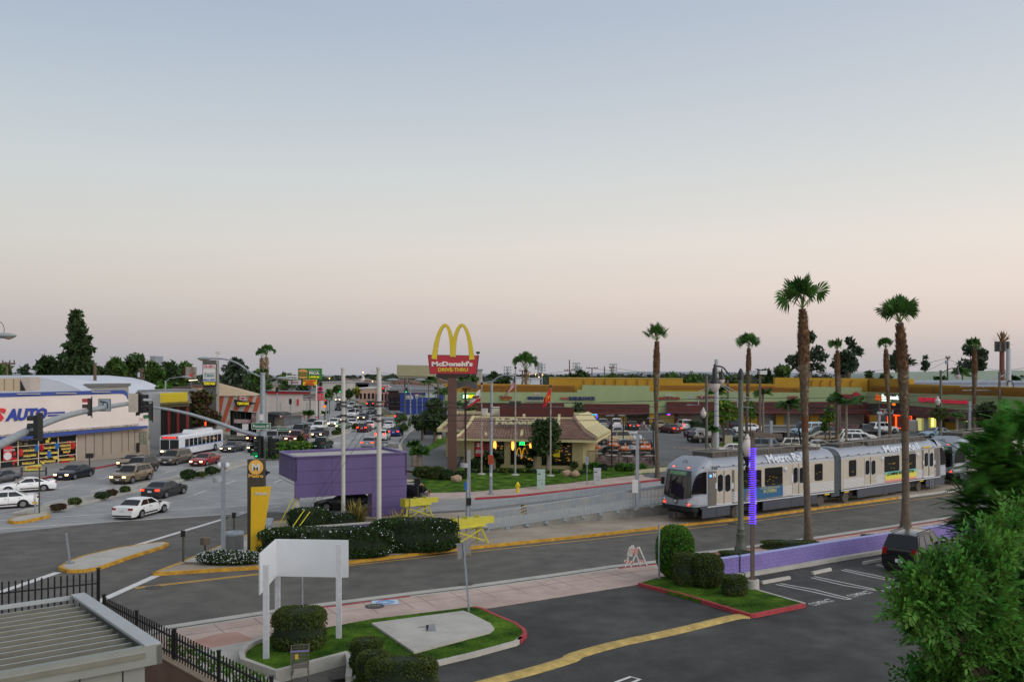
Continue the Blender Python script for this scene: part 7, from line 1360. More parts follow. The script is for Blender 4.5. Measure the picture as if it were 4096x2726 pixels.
 def scr(x0,z0,x1,z1,o):
  m=MB();n=Vector((z1-z0,0,-(x1-x0))).normalized()*(.014*o)
  def w(z):return wb+(wt-wb)*max(0,min(1,(z-belt)/(roof-belt)))
  pts=[]
  for v in(.07,.9):
   x,z=x0+(x1-x0)*v,z0+(z1-z0)*v
   for f in(-.93,-.5,0,.5,.93):pts.append((x+n.x,f*w(z),z+n.z+(.03*(1-f*f)if v>.5 else 0)+.004))
  m.add(pts,[(k,k+1,k+6,k+5)for k in range(4)]);return m
 parts.append(('windscreen',scr(cx,cz,rfx,roof-.04,1),[M_cg],False))
 parts.append(('rear_window',scr(rbx,prof[0][1],rrx,roof-.05,-1),[M_cg],False))
 for xw in(xf,xr):
  for s in(1,-1):
   def wheel(prof2,y0):
    m=MB();m._lathe(prof2,(0,0,0),18,None);m.v=[(xw+v[0],s*(y0+v[2]),wr_+v[1])for v in m.v];return m
   ty=wheel([(wr_*.62,-.11),(wr_*.97,-.11),(wr_,-.08),(wr_,.08),(wr_*.97,.105),(wr_*.66,.11),(wr_*.62,.09)],hw*.9)
   ri=MB();ri._lathe([(.02,.1),(.05,.105),(.05,.09),(wr_*.58,.085),(wr_*.63,.115),(wr_*.64,.1)],(0,0,0),18,None)
   for k in range(5):
    a=2*PI*k/5;ri.bar((0,0,.1),(wr_*.58*cos(a),wr_*.58*sin(a),.1),.07,.02)
   ri.v=[(xw+v[0],s*(hw*.9+v[2]),wr_+v[1])for v in ri.v]
   parts.append(('wheel',ty,[M_tyre],True));parts.append(('>rim',ri,[M_rim],False))
 for s in(1,-1):
  z=hf-.03 if kind not in('suv','pickup','van')else hf-.1
  m=MB();m.box((L/2-.06,s*hw*.66,z-.06),(.14,hw*.34,.15));parts.append(('headlight',m,[M_hl],False))
  m=MB();tzz=tz-.16 if kind in('sedan','coupe')else(tz-.12 if kind=='pickup'else tz-.1);m.box((-L/2+.03,s*hw*.72,tzz),(.12,hw*(.34 if kind in('sedan','coupe')else.2),.15 if kind in('sedan','coupe')else.3));parts.append(('tail_light',m,[M_tl],False))
  m=MB();m.box((cx-.25,s*(hw+.07),belt+.06),(.12,.2,.13));parts.append(('wing_mirror',m,[M_trim],False))
 m=MB();m.box((L/2+.005,0,hf-.12),(.06,hw*.8,.13));parts.append(('grille',m,[M_trim],False))
 m=MB();m.box((-L/2-.012,0,sill+.32 if kind!='sedan'else tz-.28),(.04,.34,.16));parts.append(('licence_plate',m,[M_plate],False))
 m=MB();m.box((L/2+.045,0,sill+.2),(.03,.34,.13));parts.append(('licence_plate',m,[M_plate],False))
 return parts
PROTO={}
def make_proto(kind):
 out=[]
 for nm,mb,ms,sm in car_parts(kind):
  out.append((nm,mb.mk(nm.strip('>'),ms,None,sm=sm,lc=True,ang=32)))
 return out
CARN=[]
NM=dict(sedan='parked_sedan',coupe='coupe_car',hatch='hatchback_car',wagon='estate_car',suv='sport_utility_car',minivan='minivan',van='passenger_van',pickup='pickup_truck')
CT=dict(sedan='car',coupe='car',hatch='car',wagon='car',suv='suv',minivan='minivan',van='van',pickup='pickup truck')
def car(kind,col,x,y,deg,label,lights='',mode='c',grp='cars in the boulevard traffic',s=(1,1,1),z=0.01):
 a=R(deg);h=Vector((cos(a),sin(a),0));lf=Vector((-h.y,h.x,0));p=G(x,y,z)
 L,W_=KIND[kind][:2]
 if y<1800 and 'boulevard'in grp:s=(s[0]*1.05,s[1]*1.12,s[2]*1.16)
 if mode=='w':p=p+lf*(W_*.42*s[1])*(1 if lf.y>0 else-1)
 if mode=='b':p=p+h*(L/2*s[0])*(1 if h.y>0 else-1)
 first=kind not in PROTO
 if first:PROTO[kind]=make_proto(kind)
 root=thing('car'if kind in('sedan',)else NM[kind],label,CT[kind],(p.x,p.y,z),a,grp);root.scale=s
 last=None
 for nm,o in PROTO[kind]:
  c=o if(first and o.parent is None and not o.get('_u'))else o.copy()
  if c is not o:COL.objects.link(c)
  else:o['_u']=1
  c.parent=last if nm[0]=='>'else root
  if nm=='wheel':last=c
  def setm(mm,i=0):c.material_slots[i].link='OBJECT';c.material_slots[i].material=mm
  if nm=='body':setm(PAINT[col])
  elif nm=='headlight':setm(M_hl_on if 'h'in lights else M_hl)
  elif nm=='tail_light':setm(M_tl_on if 't'in lights else M_tl)
  elif nm=='wheel':setm(M_tyre)
 return root
V=.93
sv=(1.02,1.0,V)
BT='cars coming down the boulevard';BA='cars driving away up the boulevard';PL='cars parked in front of the shops'
car('sedan','white',605,2060,79,'white saloon car alone in the nearest lane, seen from behind with red tail lamps','','w',BA,sv)
car('sedan','charcoal',693,1983,81,'dark grey saloon car beside the planted median, glowing tail lamps and rear spoiler','t','w',BA,sv)
car('suv','gold',560,1925.5,262,'metallic gold sport utility car with both headlights lit in the middle lane','h','w',BT,sv)
car('sedan','navy',327,1910.5,265,'very dark blue saloon car with lit lamps passing the yellow bench','h','w',BT,sv)
car('coupe','white',105,1967.5,216,'white two-door coupe turning at the left edge behind the median sign','','w',BT,(1.05,1,V))
car('sedan','white',10,2035,214,'white saloon car half outside the left edge, nearest the yellow median nose','','w',BT,(1.05,1,V))
car('sedan','grey',20,1937,262,'dark grey car cut off by the left edge behind the white coupe','','w',BT,sv)
car('suv','charcoal',590,1889,264,'dark grey sport utility car with roof rails right behind the gold one','','w',BT,sv)
car('sedan','gold',492,1871,265,'beige car with orange headlights, mostly hidden behind the dark grey sport utility car','h','b',BT,sv)
car('minivan','brown',730,1853.5,264,'brown minivan in front of the white city bus','','w',BT,sv)
car('sedan','red',845.6,1857.5,264,'bright red saloon car beside the brown minivan','h','w',BT,sv)
car('sedan','grey',954,1804,262,'slate grey saloon car with lit headlights behind the tail of the city bus','h','w',BT,sv)
car('suv','black',1012,1811,265,'black boxy sport utility car with lit lamps behind the green-lit traffic light','h','b',BT,sv)
car('sedan','maroon',1006,1768,265,'dark maroon car with lit headlights behind the signal pole at the kerb','h','b',BT,sv)
car('suv','silver',1070,1776,265,'pale silver sport utility car just right of the signal pole','','b',BT,sv)
car('pickup','darkred',1212,1770.5,263,'dark red pickup truck with both headlights lit beyond the small green street sign','h','w',BT,(.98,1,V))
car('suv','navy',1180,1744,266,'dark blue sport utility car directly behind the red pickup truck','h','b',BT,sv)
car('hatch','navy',1266,1752,266,'dark blue hatchback with lit lamps, left of the pale column','h','b',BT,sv)
car('pickup','silver',1237,1714,267,'silver-grey pickup truck at the kerb in front of the petrol station','','b',BT,sv)
car('suv','white',1262,1727,267,'white sport utility car with cap, between silver pickup and dark blue hatchback','','b',BT,sv)
car('sedan','white',1327,1705.5,268,'white saloon with bright headlights just entering the near road past the junction','h','b',BT,sv)
car('sedan','silver',1352,1690,268,'silver car at the back of the queue left of the pale column','h','b',BT,sv)
car('sedan','palegreen',1360,1716.5,268,'pale green car with orange-lit lamps left of the pale column','h','b',BT,sv)
car('sedan','white',1402,1706.5,268,'white saloon car directly right of the left pale column','h','b',BT,sv)
car('sedan','charcoal',1443,1680,268,'dark car with dazzling headlights in the middle of the junction','h','b',BT,sv)
car('van','white',1402,1668.5,268,'tall white van waiting behind the junction, right of the column','','b',BT,(1,1,.85))
car('van','cream',1419,1650,268,'cream van with a lit lamp partly hidden behind the tall white van','h','b',BT,(1,1,.8))
car('pickup','white',1402,1634,268,'white tow truck under its red light bar beyond the junction','','b',BT,(1,1,1))
car('suv','black',1353,1642,269,'black sport utility car at the kerb left of the pale column beyond the junction','','b',BT,(1.1,1.1,1.1))
car('sedan','white',1351,1606,272,'small far white car with two bright headlights','h','b',BT,(1.2,1.2,1.2))
car('suv','charcoal',1358,1593,272,'farthest dark car of the oncoming traffic below the trees','','b',BT,(1.5,1.5,1.5))
car('pickup','green',1262,1800,83,'dark green pickup truck with open bed beside the flowering median','','b',BA,(.98,1,V))
car('sedan','silver',1468,1795,87,'silver saloon with glowing brake lamps just above the purple canopy roof','t','b',BA,sv)
car('hatch','white',1520,1762,88,'white small car with orange-red lamps right of the right pale column','t','b',BA,sv)
car('sedan','blue',1574,1746,89,'bright blue saloon car with brake lamps beside the small tree','t','b',BA,sv)
car('sedan','maroon',1446,1729,88,'black saloon with glaring red lamps next to the median end','t','b',BA,sv)
car('sedan','white',1474,1717,88,'white saloon with brake lamps ahead of the black one near the median end','t','b',BA,sv)
car('suv','maroon',1500,1708,88,'dark red sport utility car with three glaring brake lamps behind the right pale column','t','b',BA,sv)
car('sedan','white',1551,1719,89,'white saloon car with unlit lamps, third lane, left of the small tree','','b',BA,sv)
car('suv','green',1595,1683,90,'dark green sport utility car driving through the junction below the billboard','t','b',BA,sv)
car('pickup','darkred',1616,1653,90,'dark red pickup truck beyond the yellow-tipped second median','','b',BA,(1.1,1.1,1.05))
car('suv','black',1480,1629,92,'black sport utility car with two brake lamps left of the second median','t','b',BA,(1.2,1.2,1.1))
car('pickup','maroon',1551,1628,92,'maroon truck with stake bed behind the right pale column','','b',BA,(1.2,1.2,1.2))
car('sedan','charcoal',1480,1656,268,'dark small car crossing into the left lane beyond the junction','','b',BT,(1.1,1.1,1.05))
car('sedan','cream',1657,1641,80,'cream car parked behind the small tree at the blue shop','','b','cars parked by the blue building',(1.1,1.1,1.1))
car('suv','white',1673,1629,170,'white sport utility car parked sideways at the blue shop','','c','cars parked by the blue building',(1.2,1.2,1.2))
car('sedan','silver',1655,1622,175,'silver car parked farthest back at the blue shop','','c','cars parked by the blue building',(1.2,1.2,1.2))
car('sedan','red',1620,1613,150,'bright red car at the corner of the blue shop','','c','cars parked by the blue building',(1.3,1.3,1.3))
car('sedan','cream',1780,1619,178,'pale car glimpsed between the tree and the brown sign post','','c','cars parked by the blue building',(1.2,1.2,1.2))
car('sedan','charcoal',1395,2035,182,'dark saloon car seen under the raised purple canopy','','c','cars in the side street',(1.08,1,1))
car('suv','black',1590,2016,178,'black sport utility car nosing behind the purple canopy wall','','c','cars in the side street',sv)
k=1.12;P3=(k,k,k);zz=.165
def mc(*a,**kw):kw.setdefault('grp',PL);kw.setdefault('s',P3);kw.setdefault('z',zz);return car(*a,**kw)
mc('suv','silver',2414,1717,91,'silver pickup with camper shell parked under the blue neon door','','b')
mc('suv','white',2469,1716,91,'white sport utility car parked in the left row at the shops','','b')
mc('sedan','charcoal',2536,1720,91,'charcoal car parked nose to the shops beside the white sport utility car','t','b')
mc('sedan','tan',2645,1720,91,'tan saloon car half behind the leftmost palm trunk','','b')
mc('sedan','maroon',2711,1733,112,'black-red saloon with glowing brake lamps beside the clipped hedge','t','b')
mc('suv','white',2752,1722,95,'white sport utility car with lit brake lamp at the hedge end','t','b')
mc('sedan','navy',2800,1748,22,'dark blue saloon parked behind the black estate car','','c')
mc('wagon','black',2822,1768,20,'black estate car with bright wheels at the end of the planted island','','c')
mc('pickup','grey',2905,1766,-6,'blue-grey pickup truck behind the pale trackside column','','c')
mc('suv','charcoal',2941,1722,88,'dark grey sport utility car backed to the maroon awning shop','','b')
mc('sedan','white',2991,1729,190,'white modern saloon between palm trunk and brown lamp post','','c')
mc('minivan','black',3104,1780,168,'black minivan parked behind the brown wooden bracket post','','c')
mc('suv','grey',3083,1812,-14,'grey sport utility car just behind the train roof by the lamp globe','','c')
mc('suv','cream',3205,1811,-14,'cream sport utility car behind the train roof under the pantograph','','c')
mc('sedan','silver',3286,1806,-14,'silver saloon behind the train next to the tall palm trunk','','c')
mc('sedan','white',2945,1825,-8,'white car of which only the roof shows above the train','','c')
mc('wagon','gold',3286,1768,172,'olive gold estate car with red tail lamps right of the tall palm trunk','','c')
mc('suv','green',3272,1753,175,'dark green sport utility car behind the olive gold estate car','','c')
mc('van','paleblue',3236,1743,196,'pale blue van with white roof behind the tall palm trunk','','c')
mc('pickup','maroon',3355,1732,172,'maroon truck under the low bushy palm','','c')
mc('pickup','black',3462,1743,-8,'black pickup truck in front of the neon shop','','c')
mc('suv','white',3530,1732,20,'white sport utility car nosing at the orange neon windows','','c')
mc('suv','white',3428,1768,-12,'white boxy sport utility car with orange lamp behind the white minivan','','c')
mc('minivan','white',3440,1785,-12,'white minivan closest to the train among the parked cars','','c')
mc('sedan','paleblue',3745,1748,192,'silver-blue saloon with black grille facing left before the lit shop','','c')
mc('sedan','red',3318,1726,190,'small red car below the pharmacy wall','','c')
mc('hatch','blue',2385,1703,91,'dark blue hatchback below the blue neon door','','b')
mc('pickup','silver',2470,1754,184,'silver pickup truck at the head of the drive-through lane','','c',grp='cars in the drive-through lane')
mc('suv','tan',2456,1775,184,'white and tan sport utility car in the drive-through lane behind the umbrellas','','c',grp='cars in the drive-through lane')
mc('pickup','green',2500,1818,184,'dark green pickup truck behind the black fence of the patio','t','c',grp='cars in the drive-through lane')
car('suv','black',3665,2262,48,'big black pale-roofed sport utility car by the purple wall behind the leafy tree','','c','cars in the near car park',(1.08,1.05,1.1),.125)
# light rail train
M_tr=mat('train_silver',(142,148,156),c2=(150,156,164),scale=.6,rough=.42,metal=.15);M_ss=mat('brushed_steel',(176,169,155),c2=(188,181,166),scale=1.2,rough=.38,metal=.25);M_sd=mat('steel_dark_panel',(96,92,86),c2=(104,100,94),scale=2,rough=.45,metal=.2);M_skirt=mat('skirt_slate',(52,57,66),c2=(60,66,76),scale=.8,rough=.6);M_roofe=mat('roof_gear',(88,82,74),c2=(66,62,58),scale=1.5,rough=.8)
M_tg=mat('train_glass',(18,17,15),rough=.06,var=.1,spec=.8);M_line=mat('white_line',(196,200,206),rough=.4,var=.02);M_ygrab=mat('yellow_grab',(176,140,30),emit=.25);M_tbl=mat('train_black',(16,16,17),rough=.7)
S_=1.17
def train_car(P0,P1,nose,name,lab):
 """P0->P1: near side line on the stripe level; nose at the P0 end (1), at the P1 end (-1)"""
 P0,P1=lev(P0,0),lev(P1,0);u=(P1-P0).normalized();n=Vector((-u.y,u.x,0));L=(P1-P0).length;wd=2.65*S_;W_=Wall(P0,P1)
 t=thing(name,lab,'train',(P0.x,P0.y,.15));Z=lambda z:.15+z*S_
 def at(x,y,z):return P0+u*x+n*(y*S_)+Vector((0,0,Z(z)))
 hw=1.325;prof=[(-hw,.95),(-hw,3.05),(-hw+.06,3.2),(-hw+.22,3.42),(-hw+.5,3.6),(-hw+.95,3.68)]
 prof=prof+[(-y,z)for y,z in prof[::-1]]
 x0,x1=(0,L)if nose==0 else((1.9,L)if nose>0 else(0,L-1.9))
 mb=MB();m=len(prof)
 vs=[at(x,y+hw,z)for x in(x0,x1)for y,z in prof];mb.add(vs,[(k,k+1,k+1+m,k+m)for k in range(m-1)]);mb.add([at(x0,y+hw,z)for y,z in prof],[tuple(range(m))]);mb.add([at(x1,y+hw,z)for y,z in prof],[tuple(range(m-1,-1,-1))])
 mb.mk('body_shell',M_tr,t,sm=True,ang=40)
 if nose:
  e=0 if nose>0 else L
  def nf(v,w,out=0.):
   z=.95+w*2.73;f=lambda zz:(0 if zz<1.3 else(zz-1.3)**1.15*.14+max(0,zz-2.75)**2*1.35)
   x=min(f(z),1.75);q=abs(v);hwz=hw if z<3.05 else hw-(z-3.05)**1.8*.62
   xx=x+.55*(1-(1-min(1,q)**3.2)**(1/3.2))+0;xx=min(xx,1.95)-out
   return at(xx*S_*.9 if nose>0 else L-xx*S_*.9,v*hwz+hw,z)
  mb=MB();vs=[];nu,nv=28,22
  mb.grid(lambda a,b:nf(2*a-1,b),nu,nv);mb.mk('cab_nose',M_tr,t,sm=True,ang=50)
  mb=MB()
  for s in(-1,1):
   mb.add([p for b in range(nv+1)for p in(nf(s,b/nv),at(x0 if nose>0 else x1,(s*(hw if.95+b/nv*2.73<3.05 else hw-(b/nv*2.73+.95-3.05)**1.8*.62))+hw,.95+b/nv*2.73))],[(2*b,2*b+1,2*b+3,2*b+2)for b in range(nv)])
  mb.add([nf(2*a/10-1,1)for a in range(11)]+[at(x0 if nose>0 else x1,(2*a/10-1)*(hw-.63**1.8*.62)+hw,3.68)for a in range(11)],[(a,a+1,a+12,a+11)for a in range(10)])
  mb.mk('cab_flank',M_tr,t,sm=True,ang=50)
  mb=MB();bump=lambda a,b:nf(-.80+1.6*a,(.42-.95*0+0)/1*0+(.15+.0)+(.72*b)*1.0*.78+.0+(0.05*(1-sin(PI*a))if b==0 else 0),.03)
  mb.grid(lambda a,b:nf((-.82+1.64*a)*(1-.1*b),.13+.07*(1-sin(PI*a))*(1-b)+.5*b,.035),12,10);mb.mk('windscreen',M_tg,t,sm=True)
  mb=MB();mb.grid(lambda a,b:nf((-.74+1.48*a)*(1-.06*b),.625+.115*b,.03),10,4);mb.mk('destination_box',mat('dark_surround',(52,54,56),rough=.3),t,sm=True)
  mb=MB();mb.grid(lambda a,b:nf(-.5+1.0*a,.645+.075*b,.05),8,3);mb.mk('destination_display',mat('display_green',(84,128,92),c2=(120,150,110),rough=.15,scale=1.5),t,sm=True)
  for v in(-.72,.72):
   for(w,rr3,mm,on)in((.06,.1,M_chrome if 'M_chrome'in globals()else M_gal,0),(-.01,.065,M_tl_on if 'M_tl_on'in globals()else M_red,1)):
    q=nf(v,.1 if not on else.045,.04);o=MB();o.ball(q,rr3*S_,10,8);o.mk('headlight'if not on else 'tail_light',mm if nose>0 else M_off,t,sm=True)
   q=nf(v*.62,.80,.03);o=MB();o.ball(q,(.1,.1,.05),8,6);o.mk('marker_light',mat('marker_glow',(255,110,90),emit=1.5)if nose>0 else M_off,t,sm=True)
  q=nf(0,.09,.03);o=MB();d_=-u*nose;o.ext([q+n*(.17*cos(a*PI/9))+Vector((0,0,.17*sin(a*PI/9)))for a in range(18)],d_*.03);o.mk('emblem',M_tbl,t);txt(t,'emblem_letter','M',q+d_*.035-n*-.0+Vector((0,0,-.1)),n*nose*-1 if nose<0 else-n,.2,M_white,w=.2,bold=.05,align='C',d=.01,nrm=d_)
  q=nf(0,.885,.02);o=MB();o.tube([q+n*(.17*cos(a*PI/8))+(u*nose*.12+Vector((0,0,.16)))*sin(a*PI/8)for a in range(17)],.02,5);o.mk('roof_emblem',M_skirt,t)
  o=MB();a_=nf(-.05,.61,.08);b_=nf(.42 if nose>0 else-.42,.42,.08);o.bar(a_,b_,.03);o.bar(nf(.0,.58,.07),nf(.62,.2,.07),.02);o.mk('wiper',M_black,t)
  o=MB();o.grid(lambda a,b:nf(2*a-1,-.005-.09*b,.07),20,2);o.mk('bumper',M_tbl,t,sm=True)
  o=MB();q=at(.1 if nose>0 else L-.1,hw,.45);o.box((q.x,q.y,q.z),(.7,.7,.3),math.atan2(u.y,u.x));q2=at(-.25 if nose>0 else L+.25,hw,.42);o.box((q2.x,q2.y,q2.z),(.5,.45,.38),math.atan2(u.y,u.x));o.mk('coupler',mat('coupler_iron',(56,54,54),rough=.6),t)
  for s in(-.3,.3):o=MB();q=nf(s*2,.82,.02)
  o=MB();q=nf(-1,.5,.0)+(-n)*.0;m_=at(.6 if nose>0 else L-.6,2*hw+.25,2.2);o.box((m_.x,m_.y,m_.z),(.25,.2,.5),0);o.mk('wing_mirror',M_black,t)
 def seg(name_,a,b,za,zb2,m,yy0=.0,th=.12,side=0):
  o=MB();y0=-yy0 if side==0 else 2*hw+yy0-th;P=[at(a,y0,za),at(b,y0,za),at(b,y0+th,za),at(a,y0+th,za),at(a,y0,zb2),at(b,y0,zb2),at(b,y0+th,zb2),at(a,y0+th,zb2)];o.hexa(P);return o.mk(name_,m,t)
 lo=.5 if nose>0 else 0;hi=L-.5 if nose<0 else L
 for sd in(0,1):seg('side_sill',lo+.2,hi-.1,.82,.97,M_skirt,.012,.1,sd);seg('side_stripe',lo+.9 if nose>0 else lo,hi-.9 if nose<0 else hi,.86,.92,M_line,.024,.02,sd)
 k=L/15.6
 segs=[(.9,3.7),(7.2,15.6-2.1)]if nose>0 else[(2.1,9.0),(12.0,15.0)]if nose<0 else[(1,L/k-1)]
 for a,b in segs:
  for sd in(0,1):seg('skirt',a*k,b*k,.27,.82,M_skirt,.004,.08,sd)
  seg('skirt_joint',(a+b)/2*k,(a+b)/2*k+.03,.28,.8,M_tbl,.01,.05)
 o=MB();P=[at(.5,.3,.35),at(L-.3,.3,.35),at(L-.3,2*hw-.3,.35),at(.5,2*hw-.3,.35),at(.5,.3,.95),at(L-.3,.3,.95),at(L-.3,2*hw-.3,.95),at(.5,2*hw-.3,.95)];o.hexa(P);o.mk('underframe',M_tbl,t)
 for c in((4.6,6.4)if nose>0 else(9.7,11.4))+((14.3,)if nose>0 else(1.0,)):
  for y in(.3,2*hw-.4):o=MB();q=at(c*k,y,.36);o.lathe([(.36*S_,-.06),(.36*S_,.06)],n=16);ang=math.atan2(u.y,u.x);o.v=[(q.x+v[0]*u.x-v[2]*u.y,q.y+v[0]*u.y+v[2]*u.x,q.z+v[1])for v in o.v];o.mk('wheel',mat('wheel_steel',(70,62,56),rough=.5),t)
 for c in((4.35,)if nose>0 else(12.6,)):
  o=MB();
  for z in(.2,.45,.7):o.bar(at(c*k,-.05,z),at(c*k+.45,-.05,z),.03)
  o.bar(at(c*k,-.05,.15),at(c*k,-.05,.85),.03);o.bar(at(c*k+.45,-.05,.15),at(c*k+.45,-.05,.85),.03);o.mk('step_ladder',M_gal,t)
 for c in((5.9,14.4)if nose>0 else(.4,11.0)):seg('yellow_mark',c*k,c*k+.6,.74,.82,mat('mark_yellow',(216,180,20)),.03,.03)
 s0,s1=(2.05*k,L)if nose>0 else(0,L-2.0*k)
 for sd in(0,1):
  seg('side_cladding',s0,s1,.98,2.95,M_ss,.014,.05,sd)
  o=MB();y0=-.03 if sd==0 else 2*hw+.0
  for j in range(7):P=[at(s0+.3,y0,1.02+j*.09),at(s1-.1,y0,1.02+j*.09),at(s1-.1,y0+.03,1.02+j*.09),at(s0+.3,y0+.03,1.02+j*.09),at(s0+.3,y0,1.06+j*.09),at(s1-.1,y0,1.06+j*.09),at(s1-.1,y0+.03,1.06+j*.09),at(s0+.3,y0+.03,1.06+j*.09)];o.hexa(P)
  o.mk('corrugated_band',M_line,t)
 o=MB()
 for j in range(int(L/1.5)):q=at(1+j*1.5,-.005,3.18);o.box(q,(.12,.06,.05),math.atan2(u.y,u.x))
 o.bar(at(s0,-.005,3.12),at(s1,-.005,3.12),.02);o.mk('roof_clips',M_tbl,t)
 o=MB()
 for a,b,ya,yb,h in(((2.6,6.5,.55,2.1,.28),(6.9,11.5,.45,2.2,.22),(12,14.8,.6,2.0,.16))if nose>0 else((.8,3.8,.6,2.0,.22),(4.3,9.0,.45,2.2,.26),(9.4,13.2,.5,2.15,.2))):
  a*=k;b*=k;o.hexa([at(a,ya,3.6),at(b,ya,3.6),at(b,yb,3.6),at(a,yb,3.6),at(a,ya,3.62+h),at(b,ya,3.62+h),at(b,yb,3.62+h),at(a,yb,3.62+h)])
 o.mk('roof_equipment',M_roofe,t)
 o=MB()
 for y in(.42,2.25):o.bar(at(2.4*k if nose>0 else.6,y,3.98),at(L-.4 if nose>0 else L-2.6*k,y,3.98),.07,.04)
 for j in range(9):x=(2.6+j*1.45)*k if nose>0 else(.8+j*1.45)*k;o.bar(at(x,.42,3.62),at(x,.42,3.98),.05);o.bar(at(x,2.25,3.62),at(x,2.25,3.98),.05)
 o.mk('roof_rail',mat('roof_rail_tan',(134,124,106),rough=.7),t)
 return t,W_,at,k,L,u,n
cC=lambda x,y:(2600+x*.2551,1750+y*.2551);cD_=lambda x,y:(3100+x*.2551,1700+y*.2551);cE=lambda x,y:(3600+x*.319,1500+y*.319)
zs1=.15+.89*S_
Pn,Pb=G(2772,2034,zs1),G(3336,1965,zs1);Pb2,Pe=G(3364,1962,zs1),G(3792,1900,zs1)
TA=train_car(Pn,Pb,1,'tram_car','front half of the silver train, cab facing left, with the large blue poster panel')
TB=train_car(Pb2,Pe,-1,'tram_car','rear half of the silver train with the rainbow poster panel')
Pn3=G(3822,1896,zs1);u3=(Pe-Pb2).normalized();TC=train_car(Pn3,Pn3+u3*16,1,'tram_car','second silver light rail unit coupled behind, mostly hidden by the feathery tree')
for T in(TA,TB,TC):T[0]['group']='silver light rail train cars'
def wpx(T,f,name,pts,m,off=.045,th=.03,parent=None):mb=MB();pan(mb,T[1],[f(*p)for p in pts],off,th);return mb.mk(name,m,parent or T[0])
def rrect(x0,y0,x1,y1,sl,r=14):return[(x0+r,y1),(x1-r,y1+sl),(x1,y1+sl-r),(x1,y0+sl+r),(x1-r,y0+sl),(x0+r,y0),(x0,y0+r),(x0,y1-r)]
def tw(T,f,x0,y0,x1,y1,sl,nm='window',fr=True,r=14):
 if fr:wpx(T,f,nm+'_frame',rrect(x0-7,y0-7,x1+7,y1+7,sl,r),M_tbl if fr is True else fr,.035,.02)
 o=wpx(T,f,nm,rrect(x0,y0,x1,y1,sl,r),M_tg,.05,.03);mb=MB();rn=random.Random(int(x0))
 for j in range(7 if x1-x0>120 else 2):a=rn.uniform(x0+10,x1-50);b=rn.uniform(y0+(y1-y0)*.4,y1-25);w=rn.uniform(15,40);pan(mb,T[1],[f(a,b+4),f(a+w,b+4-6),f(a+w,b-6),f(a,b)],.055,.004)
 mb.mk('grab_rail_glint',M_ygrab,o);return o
wpx(TA,cC,'cab_side_window',[(650,890),(890,878),(888,533),(840,538),(780,560),(730,610),(690,690),(665,780)],M_tg,.03,.03)
wpx(TA,cC,'door_surround',[(915,1075),(1325,1015),(1325,500),(915,528)],M_sd,.03,.02)
for j in range(7):wpx(TA,cC,'cab_stripe',[(600+j*4 if j<4 else 600+(j-3)*25,1048-j*18.5),(893,1035-j*19),(893,1029-j*19),(600+j*4 if j<4 else 600+(j-3)*25,1041-j*18.5)],M_line,.03,.02)
def door(T,f,x0,x1,y0,y1,sl):
 o=wpx(T,f,'door',[(x0,y1),(x1,y1+sl),(x1,y0+sl),(x0,y0)],M_ss,.045,.03);m=(x0+x1)/2;w=(x1-x0);wpx(T,f,'door_gap',[(m-4,y1+sl*.5),(m+4,y1+sl*.5),(m+4,y0+sl*.5),(m-4,y0+sl*.5)],M_tbl,.055,.01,o)
 for a,b in((x0+w*.07,m-w*.07),(m+w*.07,x1-w*.07)):q=rrect(a,y0+(y1-y0)*.11,b,y0+(y1-y0)*.62,sl*.42,w*.11);wpx(T,f,'door_window_frame',rrect(a-5,y0+(y1-y0)*.11-5,b+5,y0+(y1-y0)*.62+5,sl*.42,w*.12),M_line,.052,.01,o);wpx(T,f,'door_window',q,M_tg,.06,.012,o)
 wpx(T,f,'door_step',[(x0-5,y1+8),(x1+5,y1+8+sl),(x1+5,y1-8+sl),(x0-5,y1-8)],M_line,.06,.03,o)
door(TA,cC,1045,1280,520,1045,-22)
mb=MB();q=TA[1].at(*cC(950,597),.05);mb.ball(q,.09,8,6);mb.mk('door_lamp',mat('blue_lamp',(80,140,255),emit=3),TA[0]);txt(TA[0],'side_lettering','M',TA[1].at(*cC(985,622),.05),TA[5],.3,M_white,w=.3,bold=.06,d=.01,nrm=TA[1].n)
txt(TA[0],'number_lettering','735',TA[1].at(*cC(968,503),.03),TA[5],.24,M_skirt,w=.55,bold=.02,d=.01,nrm=TA[1].n)
for x in(1028,1285):wpx(TA,cC,'button_panel',[(x,795),(x+25,793),(x+25,705),(x,708)],M_line,.05,.01)
tw(TA,cC,1470,515,1742,790,-8);tw(TA,cC,1810,480,2075,752,-22)
wpx(TA,cC,'advert_panel',[(1460,990),(2085,908),(2085,735),(1755,770),(1460,800)],mat('advert_blue',(24,84,124),c2=(30,96,136),scale=1,rough=.4),.06,.012)
wpx(TA,cC,'advert_figure',[(1490,985),(1600,970),(1590,800),(1520,810),(1500,880)],mat('advert_brown',(70,46,40),c2=(150,140,140),scale=2),.068,.008)
for s,x,y,x1,h in(('NOW SHOWING',1735,808,2035,.12),('IN CINEMAS',1780,868,1990,.26)):
 a,b=TA[1].at(*cC(x,y),.07),TA[1].at(*cC(x1,y-(x1-x)*.11),.07);txt(TA[0],'advert_lettering',s,a,TA[5],h,mat('advert_gold',(190,186,120)),w=(b-a).length*.98,bold=.01,d=.008,nrm=TA[1].n)
txt(TA[0],'small_lettering','Metro Rail',TA[1].at(*cC(1462,517),.05),TA[5],.14,M_wood,w=.95,d=.005,nrm=TA[1].n)
door(TA,cD_,275,470,610,1090,-18)
tw(TA,cD_,630,612,742,862,-8)
for x in(258,):wpx(TA,cD_,'button_panel',[(x,890),(x+25,888),(x+25,770),(x,772)],M_line,.05,.01)
